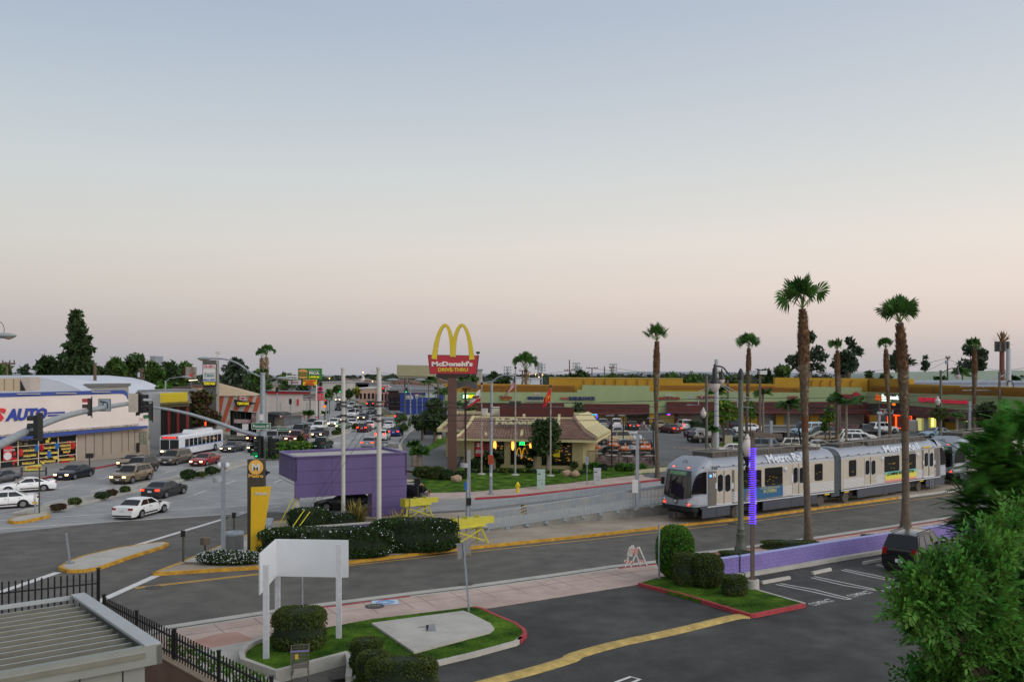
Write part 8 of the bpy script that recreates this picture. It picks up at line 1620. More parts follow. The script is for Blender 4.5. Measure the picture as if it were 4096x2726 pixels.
for f,T,x,y in((cC,TA,2120,493),(cD_,TA,162,688),(cD_,TB,1682,522),(cD_,TB,2240,462)):mb=MB();mb.ball(T[1].at(*f(x,y),.06),(.15,.08,.18),10,8);mb.mk('speaker_dome',M_line,T[0],sm=True)
def roof_text(T,f,s,a,b,h):
 p,q=T[1].at(*f(*a),-.0),T[1].at(*f(*b),-.0);at=T[2];base=p.copy();up=(at(0,.22-.0,3.42)-at(0,0,3.05)).normalized();nn=T[5].cross(up);nn=nn if nn.dot(T[1].n)>0 else-nn
 xx=(lev(p,0)-lev(at(0,0,0),0)).dot(T[5]);xx2=(lev(q,0)-lev(at(0,0,0),0)).dot(T[5]);o=at(xx,.0,3.08)+nn*.04
 txt(T[0],'roof_lettering',s,o,T[5],h,M_line,w=xx2-xx,bold=.03,d=.015,nrm=nn,up=up)
 txt(T[0],'roof_lettering',s,o,T[5],h,M_line,w=xx2-xx,bold=.06,d=.015,nrm=nn,up=up)if False else None
roof_text(TA,lambda x,y:(x,y),'Metro Rail',(3075,1850),(3222,1840),.68);roof_text(TB,lambda x,y:(x,y),'Metro Rail',(3540,1800),(3680,1790),.62)
tw(TB,cD_,1168,555,1270,798,-10);door(TB,cD_,1405,1590,505,940,-22);tw(TB,cD_,1725,495,1945,730,-22);tw(TB,cD_,2010,465,2205,700,-20)
P=[(1730,895),(2220,832),(2225,672),(1730,735)]
for j,c in enumerate(((96,176,168),(150,186,96),(196,198,76),(206,200,76),(210,184,84),(206,120,130))):
 u0,u1=j/6,(j+1)/6;L0=lambda u,a,b:(a[0]+(b[0]-a[0])*u,a[1]+(b[1]-a[1])*u);wpx(TB,cD_,'advert_band',[L0(u1,(1730,735),(1730,895)),L0(u1,(2225,672),(2220,832)),L0(u0,(2225,672),(2220,832)),L0(u0,(1730,735),(1730,895))],mat('band_%d'%j,c,rough=.5,var=.03),.06,.012)
a,b=TB[1].at(*cD_(1765,800),.07),TB[1].at(*cD_(2180,745),.07);txt(TB[0],'advert_lettering','¡CAMINE SU PLANETA!',a,TB[5],.3,M_tbl,w=(b-a).length,bold=.04,d=.008,nrm=TB[1].n)
txt(TB[0],'small_lettering','Metro Rail',TB[1].at(*cD_(2110,435),.05),TB[5],.14,M_wood,w=.95,d=.005,nrm=TB[1].n)
wpx(TB,cE,'door_surround',[(278,1290),(500,1262),(495,905),(275,935)],M_sd,.03,.02);door(TB,cE,298,428,935,1275,-14);wpx(TB,cE,'cab_side_window',[(510,1125),(580,1110),(570,1010),(550,940),(530,905),(503,905)],M_tg,.03,.03)
wpx(TB,cE,'yellow_label',[(290,915),(385,905),(385,885),(290,895)],M_pyl,.03,.02)
for j in range(7):wpx(TB,cE,'cab_stripe',[(513,1250-j*16),(575,1240-j*16),(575,1235-j*16),(513,1245-j*16)],M_line,.03,.02)
for x in(290,430):wpx(TB,cE,'button_panel',[(x,1115),(x+14,1113),(x+14,1065),(x,1068)],M_line,.05,.01)
wpx(TC,cE,'cab_side_window',[(690,1100),(822,1092),(820,875),(770,888),(730,925),(705,985)],M_tg,.03,.03);wpx(TC,cE,'door_surround',[(835,1225),(1040,1200),(1040,880),(830,880)],M_sd,.03,.02);door(TC,cE,897,1015,895,1200,-14);tw(TC,cE,1100,900,1250,1040,-14,r=8)
for j in range(7):wpx(TC,cE,'cab_stripe',[(650+(abs(j-2))*10,1200-j*12),(832,1195-j*12),(832,1190-j*12),(650+(abs(j-2))*10,1195-j*12)],M_line,.03,.02)
mb=MB();mb.ball(TC[1].at(*cE(852,915),.05),.09,8,6);mb.mk('door_lamp',MT['blue_lamp'],TC[0]);txt(TC[0],'side_lettering','M',TC[1].at(*cE(870,930),.05),TC[5],.3,M_white,w=.3,bold=.06,d=.01,nrm=TC[1].n)
at1,L1_=TA[2],TA[4];at2=TB[2];mb=MB()
for i in range(7):
 u=i/6;hwf=.06 if i%2 else.16;pr=[(hwf,.55),(hwf,3.2),(hwf+.3,3.45),(2.65-hwf-.3,3.45),(2.65-hwf,3.2),(2.65-hwf,.55)];pts=[at1(L1_-.1,y,z).lerp(at2(.1,y,z),u)for y,z in pr]
 if i:mb.add(prev+pts,[(k,k+1,k+7,k+6)for k in range(5)])
 prev=pts
mb.mk('bellows',mat('bellows_grey',(70,78,82),c2=(92,100,104),scale=3,rough=.8),TA[0],fix=False)
at=TA[2];mb=MB();b0=at(12.4*TA[3],1.3,3.95);e=D(3195,1712,b0.y);tp=D(3268,1632,b0.y);mb.bar(b0+TA[5]*1.2,e,.1);mb.bar(e,tp,.07);mb.bar(e,tp+Vector((.0,.5,.2)),.05);mb.bar(b0,e+Vector((0,0,-.1)),.05);mb.mk('pantograph_arm',M_tbl,TA[0]);mb=MB()
for d in(0,.4):mb.tube(curve([tp+TA[5]*d+TA[6]*-1.4+Vector((0,0,-.3)),tp+TA[5]*d+TA[6]*-.9,tp+TA[5]*d+TA[6]*.9,tp+TA[5]*d+TA[6]*1.4+Vector((0,0,-.3))],4),.04,6)
mb.mk('pantograph_head',M_tbl,TA[0]);mb=MB();mb.box(b0+Vector((0,0,-.08)),(2.2,1.4,.12),math.atan2(TA[5].y,TA[5].x));mb.mk('pantograph_base',M_roofe,TA[0])
# city buses
M_bw=mat('bus_white',(206,208,212),rough=.35,var=.03,coat=.3);M_bb=mat('bus_blue',(96,130,176),rough=.4)
def bus(p0,ang,L,Wd,Hh,lab,front=True,sign=None,r=None):
 t=thing('city_bus',lab,'bus',p0,ang);x0,x1,w=-L/2,L/2,Wd/2;mb=MB()
 pr=[(-w,.35),(-w,Hh*.9),(-w+.18,Hh*.985),(-w+.5,Hh),(w-.5,Hh),(w-.18,Hh*.985),(w,Hh*.9),(w,.35)];xs=[x0,x0+.12,x1-.12,x1];sc_=[.97,1,1,.97];m=len(pr)
 for x,s in zip(xs,sc_):mb.v+=[(x,y*s,z)for y,z in pr]
 for i in range(3):mb.f+=[(i*m+k,i*m+k+1,(i+1)*m+k+1,(i+1)*m+k)for k in range(m-1)]+[(i*m+m-1,i*m,(i+1)*m,(i+1)*m+m-1)]
 mb.f+=[tuple(range(m)),tuple(range(4*m-1,3*m-1,-1))];mb.mi=[0]*len(mb.f);mb.mk('body',M_bw,t,lc=True,sm=True,ang=25)
 for s in(-1,1):
  n_w=9
  for k in range(n_w):mb=MB();a=x0+.7+k*(L-2.0)/n_w;mb.box((a+(L-2.0)/n_w*.45,s*(w+.005),Hh*.62),((L-2.0)/n_w*.84,.03,Hh*.34));mb.mk('side_window',M_glass,t,lc=True)
  mb=MB();mb.box((0,s*(w+.004),Hh*.43),(L*.97,.02,.1));mb.mk('side_stripe',M_bb,t,lc=True)
  for xx in(x0+2.6,x1-2.4):mb=MB();mb.lathe([(.5,-.12),(.5,.12)],n=18);mb.v=[(xx+v[0],s*(w-.08)+v[2],.5+v[1])for v in mb.v];o=mb.mk('wheel',M_tyre if 'M_tyre'in globals()else M_dark,t,lc=True);mb=MB();mb.lathe([(.26,.1),(.24,.135)],n=14);mb.v=[(xx+v[0],s*(w-.08+v[2]),.5+v[1])for v in mb.v];mb.mk('rim',M_gal,o,lc=True)
 for s in(-1,1):mb=MB();mb.box((x1+.005,s*w*.47,Hh*.58),(.03,w*.86,Hh*.44));mb.mk('windscreen',M_glass,t,lc=True)
 mb=MB();mb.box((x1+.01,0,Hh*.885),(.04,w*1.6,Hh*.1));o=mb.mk('destination_box',M_black,t,lc=True)
 if sign:txt(t,'destination_lettering',sign,(x1+.035,0,Hh*.855),(0,1,0),Hh*.06,mat('led_red',(255,40,30),emit=3),w=w*1.35,align='C',d=.01,nrm=(1,0,0),lc=True,bold=.05)
 mb=MB();mb.hexa([(-L*.34,-w*.6,Hh-.02),(L*.12,-w*.6,Hh-.02),(L*.12,w*.6,Hh-.02),(-L*.34,w*.6,Hh-.02),(-L*.32,-w*.55,Hh+.38),(L*.09,-w*.55,Hh+.38),(L*.09,w*.55,Hh+.38),(-L*.32,w*.55,Hh+.38)]);o=mb.mk('roof_unit',M_bw,t,lc=True);mb=MB();mb.box((0,0,Hh+.385),(L*.12,w*.9,.02));mb.mk('grille',M_dark,o,lc=True)
 for s in(-1,1):mb=MB();mb.box((x1+.01,s*w*.75,.75),(.04,.3,.2));mb.mk('headlight',M_hl_on if 'M_hl_on'in globals()else M_white,t,lc=True);mb=MB();mb.box((x0-.01,s*w*.85,1.2),(.04,.2,.6));mb.mk('tail_light',M_red if not front else M_off,t,lc=True)
 mb=MB();mb.box((x1+.02,0,.5),(.08,Wd*.98,.35));mb.mk('bumper',M_dark,t,lc=True);return t
t=bus((-41.1,116,.02),R(265),13,2.55,2.75,'white city bus with red lit destination display and roof unit in the kerb lane',sign='342 ATLANTIC')
mb=MB();mb.tube([(6.5+0*1,.5,.75)]+[(6.75,.5+.28*cos(a*PI/6),.72+.28*sin(a*PI/6))for a in range(13)],.02,5);mb.tube([(6.75,-.4+.28*cos(a*PI/6),.72+.28*sin(a*PI/6))for a in range(13)],.02,5);mb.bar((6.75,.5,.72),(6.75,-.4,.72),.03);mb.bar((6.75,.3,.72),(6.75,.1,1.1),.03);mb.mk('bicycle_rack',M_black,t,lc=True)
p=G(1493,1611);bus((p.x,p.y+6,.02),R(93),12,3.2,4.0,'small far white bus seen from behind right of the left pale column',front=False)
# people at the shops
M_skin=mat('skin',(150,104,80),rough=.6);M_hair=mat('dark_hair',(24,18,16),rough=.8)
def person(x,y,h,lab,top,bot,face=-90,walk=.25,z=.3):
 p=G(x,y,z);t=thing('person',lab,'person',p,R(face+90),'people by the shops');s=h/1.72;bm=bmesh.new();J={}
 pts=dict(pel=(0,0,.95,.15),sp=(0,0,1.15,.14),ch=(0,.0,1.35,.16),nk=(0,0,1.5,.055),hd=(0,-.02,1.60,.09),hd2=(0,-.01,1.69,.085),hl=(-.1,0,.9,.09),kl=(-.11,-walk*.5,.5,.06),al=(-.11,-walk*.7+.05,.09,.04),fl=(-.11,-walk*.7-.12,.04,.035),hr=(.1,0,.9,.09),kr=(.11,walk*.2,.5,.06),ar=(.11,walk*.8,.1,.04),fr=(.11,walk*.8-.15,.04,.035),sl=(-.19,0,1.42,.06),el=(-.25,.04,1.15,.042),wl=(-.26,-.08,.9,.03),dl=(-.26,-.12,.8,.03),sr=(.19,0,1.42,.06),er=(.25,.02,1.15,.042),wr=(.26,-.12,.92,.03),dr=(.26,-.16,.82,.03))
 ed='pel-sp sp-ch ch-nk nk-hd hd-hd2 pel-hl hl-kl kl-al al-fl pel-hr hr-kr kr-ar ar-fr ch-sl sl-el el-wl wl-dl ch-sr sr-er er-wr wr-dr'.split()
 names=list(pts);me=bpy.data.meshes.new('body');me.from_pydata([tuple(c*s for c in pts[n][:3])for n in names],[tuple(names.index(a)for a in e.split('-'))for e in ed],[]);o=bpy.data.objects.new('body',me);COL.objects.link(o)
 md=o.modifiers.new('s','SKIN');sk=me.skin_vertices[0].data
 for i,n in enumerate(names):sk[i].radius=(pts[n][3]*s,)*2;sk[i].use_root=(n=='pel')
 o.modifiers.new('d','SUBSURF').levels=1;dg=bpy.context.evaluated_depsgraph_get();m2=bpy.data.meshes.new_from_object(o.evaluated_get(dg));bpy.data.objects.remove(o);o=bpy.data.objects.new('body',m2);COL.objects.link(o);o.parent=t
 m2.materials.clear();[m2.materials.append(q)for q in(M_skin,top,bot,M_hair)]
 for f in m2.polygons:c=f.center/s;f.material_index=2 if c.z<.95 else(1 if c.z<1.47 and abs(c.x)<.27 and c.z>.95 and not(abs(c.x)>.21 and c.z<1.15)else(3 if c.z>1.66 or(c.y>.02 and c.z>1.56)else 0));f.use_smooth=True
 return t
cl=lambda n,c:mat('cloth_'+n,c,rough=.9)
person(2513,1727,1.95,'person in black standing between the white and the charcoal car',cl('black',(26,26,28)),cl('black',(26,26,28)),z=.17)
person(2591,1710,2.0,'person in dark long clothes standing under the awning',cl('dark',(30,26,28)),cl('dark',(30,26,28)),z=.3);person(2575,1717,1.65,'person in a pale striped shirt and red shorts walking at the shops',cl('pale',(170,160,160)),cl('red',(150,50,50)),z=.2)
person(2566,1716,1.25,'child in light clothes beside the adult in red shorts',cl('blue',(110,120,150)),cl('grey',(100,96,96)),z=.2);person(1737,1742,1.8,'person in a dark jacket waiting near the bus shelter',cl('dark',(30,26,28)),cl('grey',(100,96,96)),z=.16)
# trees and plants
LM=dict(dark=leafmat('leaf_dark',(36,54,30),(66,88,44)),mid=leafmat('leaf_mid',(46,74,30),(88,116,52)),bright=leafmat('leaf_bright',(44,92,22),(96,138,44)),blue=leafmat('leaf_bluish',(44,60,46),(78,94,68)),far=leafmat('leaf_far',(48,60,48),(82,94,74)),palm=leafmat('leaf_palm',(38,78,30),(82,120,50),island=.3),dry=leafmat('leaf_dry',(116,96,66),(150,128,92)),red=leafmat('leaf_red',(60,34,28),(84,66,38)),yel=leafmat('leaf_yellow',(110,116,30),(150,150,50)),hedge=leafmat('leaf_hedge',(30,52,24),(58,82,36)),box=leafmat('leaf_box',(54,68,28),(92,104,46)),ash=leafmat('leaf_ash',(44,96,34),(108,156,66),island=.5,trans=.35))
M_bark=mat('bark',(74,62,50),c2=(104,90,74),scale=6,rough=.95,bump=.5);M_barkg=mat('bark_grey',(108,98,86),c2=(140,130,116),scale=6,rough=.95)
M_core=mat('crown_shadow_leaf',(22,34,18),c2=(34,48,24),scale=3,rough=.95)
TR=random.Random(21)
def tree(x,yt,yb,w,Y,lab,mk_='mid',name='broadleaf_tree',cat='tree',grp=None,nclump=14,dens=1.,cone=0.,yroot=None,bark=None,sparse=0.,z0=0.,second=None,leaf=None):
 X=(x-CX)*Y/F;zt,zb_=zat(yt,Y),zat(yb,Y);zb_=max(zb_,z0+.3);h=zt-zb_;wr=w*Y/F/2*1.12;t=thing(name,lab,cat,(X,Y,z0),0,grp)
 cl=[]
 for i in range(nclump):
  u=(i+.5)/nclump if cone else TR.random();z=zb_+h*(u if cone else(.12+.8*u))
  prof=(1-u)**.8*.95+.06 if cone else math.sqrt(max(.05,1-(2*abs(u-.45))**2.4))
  k=3 if cone else 1
  for j in range(k):
   a=TR.uniform(0,2*PI);rr=wr*prof*(TR.uniform(.1,.72)if not cone else TR.uniform(.35,.75));cr=wr*(TR.uniform(.36,.54)if not cone else(.12+.32*prof))*(1-sparse*.4)
   cl.append(((rr*cos(a),rr*sin(a)*.9,z-z0),(cr,cr,min(cr*(.75 if not cone else.5),h*.3))))
 hpx=(yb-yt);n=int(min(9000,max(120,w*hpx/16*.95*dens)));ls=(leaf or max(.10,Y*.0052))
 mb=MB();leaves(mb,cl,n,ls,TR,mchoice=[0,0,0,1]if second else None)
 ms=[LM[mk_]]+([LM[second]]if second else[])
 mb.mk('crown',ms,t,lc=True,fix=False)
 mb=MB();r0=max(.1,wr*.07);top=h*.55+zb_-z0;mb.tube([(0,0,0),(r0*.5,0,(zb_-z0)*.6),(0,0,top*.8 if not cone else top+h*.3)],[r0*1.2,r0,r0*.4],8)
 for i in range(5 if not cone else 0):c=TR.choice(cl)[0];mb.tube([(0,0,max(.3,(zb_-z0)*.7)),(c[0]*.5,c[1]*.5,(zb_-z0)*.5+c[2]*.5),(c[0]*.9,c[1]*.9,c[2])],[r0*.6,r0*.4,r0*.12],6)
 mb.mk('trunk',bark or M_bark,t,lc=True,sm=True);return t
def fan_palm(x,yb,ytt,yct,wpx,lab,dx=0,z0=.15,r=None,boots=(.45,.98),dead=False,nf=13,name='fan_palm',Y=None,lod=1.,seed=1,wide=.75):
 rnd=random.Random(seed);
 if Y is None:p=G(x,yb,z0);Y=p.y
 p=Vector(((x-CX)*Y/F,Y,z0));t=thing(name,lab,'palm tree',p);ht=zat(ytt,Y)-z0;hc=zat(yct,Y)-z0;off=dx*Y/F;wr=wpx*Y/F/2;r=r or.2
 def cx_(z):u=z/ht;return off*(u**1.3)+.06*sin(u*5+seed)*min(1,ht/8)
 n=26;zs=[ht*i/n for i in range(n+1)]
 def rad(z):
  u=z/ht;return r*(1+.8*math.exp(-z/.6))
 mb=MB();pts=[];rs=[]
 for i in range(n*3+1):z=ht*i/(n*3);pts.append((cx_(z),0,z));rs.append(rad(z)*(1+.035*(-1)**i))
 mb.tube(pts,rs,14);mb.mk('trunk',mat('palm_trunk',(80,70,58),c2=(112,98,82),scale=3,rough=.95,bump=.8,bscale=12),t,lc=True,sm=True)
 b0,b1=boots;nb=int(150*lod+ht*10)
 for part,(f0,f1),mm in(('leaf_base_skirt',(b0,b0+(b1-b0)*.5),mat('old_leaf_bases',(92,78,62),c2=(136,118,94),scale=5,rough=1)),('leaf_base_skirt',(b0+(b1-b0)*.5,b1),mat('rusty_leaf_bases',(80,58,42),c2=(116,84,56),scale=5,rough=1))):
  mb=MB();
  pts=[];rs=[]
  for i in range(13):u=f0+(f1-f0)*i/12;zz=ht*u;pts.append((cx_(zz),0,zz));v=(u-b0)/(b1-b0);rs.append(r*(1.0+wide*sin(PI*min(1,v)**1.8)))
  mb.tube(pts,rs,12)
  for i in range(nb):
   u=rnd.uniform(f0,f1);z=ht*u;a=rnd.uniform(0,2*PI);v=(u-b0)/(b1-b0);rr=r*(1.0+wide*sin(PI*min(1,v)**1.8));c,s=cos(a),sin(a);bx=cx_(z)
   w=r*.35;L=r*rnd.uniform(.7,1.4)
   q=Vector((bx+c*rr*.9,s*rr*.9,z));tip=Vector((bx+c*(rr+r*.4),s*(rr+r*.4),z+L));tg=Vector((-s,c,0))*w
   mb.add([q-tg,q+tg,tip+tg*.35,tip-tg*.35,q+Vector((c,s,0))*.06*r],[(0,1,2,3),(0,4,3),(1,2,4)])
  mb.mk(part,mm,t,lc=True,fix=False)
 z=ht*b0;mb=MB();mb.tube([(cx_(z-.5),0,z-min(.9,ht*.06)),(cx_(z),0,z+.1)],[r*1.03,r*1.2],12);mb.mk('fibre_collar',mat('burnt_orange_fibre',(104,66,42),c2=(84,54,36),scale=6,rough=1),t,lc=True,sm=True)
 mb=MB();mp=MB();base=Vector((cx_(ht),0,ht));H_=hc-ht;fl=min(wr*.72,H_*.6)
 for i in range(nf):
  a=2*PI*i/nf*1.618*1.0+rnd.uniform(-.2,.2);el=R((84,44,66,54,76,38,60)[i%7]+rnd.uniform(-6,6));pl=H_*.5*rnd.uniform(.85,1.1)
  d=Vector((cos(a)*cos(el),sin(a)*cos(el),sin(el)));hub=base+d*pl
  mp.tube([base-d*.1,base+d*pl*.5+Vector((0,0,.05)),hub],[r*.16,r*.12,r*.07],5)
  side=d.cross(Vector((0,0,1)));side=side.normalized()if side.length>.05 else Vector((1,0,0));up=side.cross(d).normalized();tw=rnd.uniform(-1.3,1.3);side,up=side*cos(tw)+up*sin(tw),up*cos(tw)-side*sin(tw)
  m_=22;droop=rnd.uniform(.15,.4)if el<R(45)else.12
  for k in range(m_):
   th=R(-118+236*k/(m_-1));dd=(d*cos(th)+side*sin(th));L=fl*(1-.18*abs(th)/2)*rnd.uniform(.86,1.06)
   nn=(up*.5+dd.cross(up)*.0);wv=dd.cross(up).normalized()*fl*.075;mid=hub+dd*L*.62+up*(-.02)+up*.05*cos(k*PI);tip=hub+dd*L+Vector((0,0,-L*(droop+.12*abs(sin(th)))))+d*.05
   mb.add([hub,mid-wv,tip,mid+wv],[(0,1,2,3)])
 mb.mk('crown',[LM['palm']],t,lc=True,fix=False);mp.mk('leaf_stalks',mat('palm_stalk',(92,110,50)),t,lc=True,fix=False)
 if dead:
  mb=MB()
  for i in range(260):a=rnd.uniform(0,2*PI);z=ht-rnd.uniform(0,H_*1.1);rr=wr*rnd.uniform(.15,.6);q=Vector((cx_(ht)+cos(a)*rr,sin(a)*rr,z));mb.add([q,q+Vector((.15,.1,-.1)),q+Vector((.05,0,-rnd.uniform(.6,1.4)))],[(0,1,2)])
  mb.mk('dead_skirt',LM['dry'],t,lc=True,fix=False)
 return t
def fpalm(x,yt,w,Y,lab,yb=None,z0=.3,name='feather_palm',nf=16,mk_='palm',seed=1,trunk_r=.16,droop=1.,grp=None,lean=0):
 rnd=random.Random(seed);X=(x-CX)*Y/F;t=thing(name,lab,'palm tree',(X,Y,z0),0,grp);wr=w*Y/F/2;hz=zat(yt,Y)-z0-wr*.45;hz=max(.3,hz);mb=MB()
 for i in range(nf):
  a=2*PI*i/nf+rnd.uniform(-.2,.2);el=R(rnd.uniform(15,72));pts=[]
  for k in range(9):
   u=k/8;rr=wr*1.05*u*cos(el*.6);z=sin(el)*wr*u*.95-droop*wr*.75*u*u*(1.1-el/2);pts.append(Vector((cos(a)*rr+lean,sin(a)*rr,hz+z)))
  for k in range(8):
   p,q=pts[k],pts[k+1];d=(q-p).normalized();s=d.cross(Vector((0,0,1))).normalized()
   for j in range(5):
    c=p.lerp(q,j/5);L=wr*.46*sin(PI*min(1,(k+j/5+1)/9))+.05
    for sg in(-1,1):e=c+(s*sg*.8+d*.5+Vector((0,0,-.55)))*L;wv=d*wr*.034;mb.add([c-wv,c+wv,e],[(0,1,2)])
 mb.mk('crown',[LM[mk_]],t,lc=True,fix=False)
 mb=MB();mb.tube([(0,0,0),(lean*.5,0,hz*.5),(lean,0,hz+.1)],[trunk_r*1.2,trunk_r,trunk_r],10);mb.mk('trunk',M_barkg,t,lc=True,sm=True);return t
def bush(x,yb,w,h,lab,mk_='hedge',z0=.2,cat='bush',sq=.5,depth=1.,n=None,name='clipped_bush',flowers=None,Y=None,grp=None,leaf=None):
 """clipped shrub: a closed leafy body with leaf blades over its skin"""
 p=G(x,yb,z0);s=p.y/F;rx,rz=w*s/2,h*s/2*1.02;ry=rx*depth;t=thing(name,lab,cat,(p.x,p.y+ry*.85,z0),0,grp);e=sq
 sg=lambda v,q:math.copysign(abs(v)**q,v)
 def pt(a,b,k=1.):return Vector((rx*k*sg(cos(a),e+.3 if e<.7 else 1)*sg(cos(b),e),ry*k*sg(sin(a),e+.3 if e<.7 else 1)*sg(cos(b),e),rz+rz*k*sg(sin(b),e)))
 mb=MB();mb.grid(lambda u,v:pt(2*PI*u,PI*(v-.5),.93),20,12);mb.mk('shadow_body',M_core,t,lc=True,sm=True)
 area=w*h/16;n=n or int(min(9000,max(200,area*2.6)));L=leaf or max(.05,p.y*.0034);mb=MB()
 for i in range(n):
  a=TR.uniform(0,2*PI);b=math.asin(TR.uniform(-1,1));q=pt(a,b,TR.uniform(.93,1.05));nn=(q-Vector((0,0,rz))).normalized();d=(nn*.5+rv(TR)).normalized();sd=d.cross(rv(TR)).normalized();l=L*TR.uniform(.6,1.3)
  mb.add([q-d*l*.5,q+sd*l*.3,q+d*l*.5,q-sd*l*.3],[(0,1,2,3)])
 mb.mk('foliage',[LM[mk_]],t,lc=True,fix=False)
 if flowers:
  mb=MB()
  for i in range(flowers[1]):a=TR.uniform(0,2*PI);b=math.asin(TR.uniform(-.4,1));q=pt(a,b,1.05);l=max(.022,p.y*.00062)*TR.uniform(.7,1.3);d=rv(TR);sd=d.cross(rv(TR)).normalized();mb.add([q-d*l,q+sd*l,q+d*l,q-sd*l],[(0,1,2,3)])
  mb.mk('blossom',flowers[0],t,lc=True,fix=False)
 return t
M_fw=mat('white_blossom',(214,216,220),rough=.7);M_fy=mat('yellow_blossom',(226,208,40),rough=.7)
# tall palms in front
fan_palm(3234,2163,1234,1067,184,'tallest fan palm, nearest one, standing by the clipped pavement hedge',dx=-28,r=.19,seed=3,nf=13,boots=(.53,.985))
fan_palm(3626,2107,1291,1159,164,'second tallest fan palm, standing right of the tallest beside the black car',dx=-24,r=.225,wide=.5,seed=5,nf=16,boots=(.53,.985))
fan_palm(2627,1908,1363,1268,97,'fan palm on the pavement just left of the train front',dx=0,r=.18,seed=8,nf=13,boots=(.54,.985))
fan_palm(2988,1800,1389,1317,92,'fan palm behind the train between the two ornamental lamps',dx=6,r=.19,seed=10,nf=13,boots=(.54,.98),z0=.3)
fan_palm(3347,1790,1400,1337,66,'small-headed fan palm directly right of the tallest palm, behind the train',dx=4,r=.21,seed=12,nf=11,boots=(.5,.98),z0=.3)
fan_palm(3560,1772,1394,1337,69,'slim fan palm just left of the second tallest palm, behind the train',dx=-17,r=.23,seed=14,nf=10,boots=(.5,.98),z0=.3)
fan_palm(3899,1755,1394,1337,70,'fan palm behind the second train car near the right edge',dx=-3,r=.24,seed=16,nf=11,boots=(.45,.98),z0=.3)
fan_palm(2104,1700,1480,1372,68,'distant shaggy palm with a skirt of dead leaves above the mall',dx=0,r=.3,seed=18,nf=26,boots=(.9,.99),z0=0,dead=True,Y=260)
fan_palm(1047,1600,1430,1378,36,'left one of the twin slender far palms',r=.17,seed=20,nf=22,boots=(.9,.99),z0=0,dead=True,Y=330,name='fan_palm')
fan_palm(1064,1600,1425,1350,40,'right and taller one of the twin slender far palms',r=.17,seed=22,nf=24,boots=(.9,.99),z0=0,dead=True,Y=320)
t=thing('disguised_phone_mast','telephone mast disguised as a brown palm near the right edge','phone mast',(D(4008,1500,250).x,250,0));zz1=zat(1385,250);mb=MB();mb.tube([(0,0,0),(0,0,zz1+2)],[.8,.6],10);mb.mk('mast',mat('rust_mast',(110,66,56)),t,lc=True,sm=True)
mb=MB()
for i in range(8):a=i*PI/4;mb.box((1.6*cos(a),1.6*sin(a),zz1),(.5,.5,2.8))
mb.mk('antenna_panels',mat('antenna_grey',(90,92,88)),t,lc=True);mb=MB()
for i in range(26):
 a=i*2.4;el=R(-10+(i%6)*18);d=Vector((cos(a)*cos(el),sin(a)*cos(el),sin(el)));b=Vector((0,0,zz1+1));s=d.cross(Vector((0,0,1))).normalized()*.35;L=3.6;mb.add([b+d*.5,b+d*L*.6+s,b+d*L,b+d*L*.6-s],[(0,1,2,3)])
mb.mk('fake_fronds',LM['dry'],t,lc=True,fix=False)
# trees on the left and behind the shops
tree(308,1240,1600,185,190,'very tall dark conifer with ragged tiers towering behind the long white shop','dark','conifer_tree',nclump=24,cone=1,dens=2.6)
tree(195,1430,1570,110,200,'dark pine left of the tall conifer','dark','pine_tree',nclump=18,dens=1.5)
tree(97,1446,1540,46,330,'small far pine standing alone left of the dark pine','blue','pine_tree',nclump=8)
tree(25,1453,1560,80,230,'olive green tree behind the utility pole at the left edge','mid',nclump=9,dens=1.2)
tree(255,1500,1600,70,180,'low dark tree between the dark pine and the tall conifer','dark',nclump=9)
GR='grove behind the shops on the left'
for i,(x,yt,w,lab)in enumerate(((405,1462,95,'leftmost tree of the green grove right of the conifer'),(462,1432,110,'second tree of the grove, tall and rounded'),(540,1424,130,'biggest tree in the middle of the grove, below the far tower block'),(612,1442,95,'grove tree behind the leaning lamp head'),(680,1432,110,'grove tree with two rounded tops left of the grey poster board'),(742,1440,80,'rightmost grove tree behind the grey poster board'))):
 tree(x,yt,1625,w,205+i*6,lab,'mid'if i%2 else 'dark',grp=GR,nclump=16,dens=1.4,second='mid')
tree(648,1528,1570,80,160,'bright green small tree above the yellow boards','bright',nclump=10)
tree(820,1545,1640,60,200,'dark tree at the foot of the poster board','dark')
tree(938,1426,1556,130,190,'loose airy tree right of the striped clinic sign','blue',nclump=16,sparse=.7,dens=.95)
tree(1045,1480,1585,120,250,'broad dark green tree below the twin palms','mid',nclump=12)
tree(1148,1490,1560,62,270,'tree behind the petrol station left of the burger billboard','mid')
tree(990,1520,1570,60,240,'dark tree behind the signal mast','dark')
tree(1215,1530,1575,60,280,'small tree under the burger billboard','dark')
tree(808,1566,1704,138,124,'dark red and green street tree before the clinic','red',nclump=18,second='mid',dens=1.7,z0=.15)
tree(1318,1560,1600,40,230,'slim street tree right of the petrol price sign','mid',z0=.15)
tree(1347,1545,1570,34,300,'small street tree far up the boulevard kerb','mid')
tree(1428,1550,1575,30,330,'yellowish tree before the pink far shop','yel',second='mid')
tree(1398,1560,1590,34,290,'dark median tree far up the boulevard','dark')
tree(1610,1658,1735,78,150,'sparse small street tree by the blue car','mid',nclump=9,sparse=1.,dens=.55,z0=.15)
tree(1690,1632,1722,90,138,'dark street tree left of the bus shelter path','dark',nclump=14,dens=1.6,z0=.15)
tree(1736,1596,1730,108,132,'large dark street tree directly left of the brown sign post','dark',nclump=18,dens=1.6,z0=.15)
tree(1880,1600,1660,60,160,'green tree behind the left roof end of the restaurant','mid',z0=.15)
tree(2190,1683,1800,150,91,'round dense tree with leaning grey trunk before the restaurant front','dark',nclump=20,dens=2.2,z0=.2,bark=M_barkg)
tree(2300,1613,1650,66,138,'dark green tree behind the restaurant roof','dark',z0=.15)
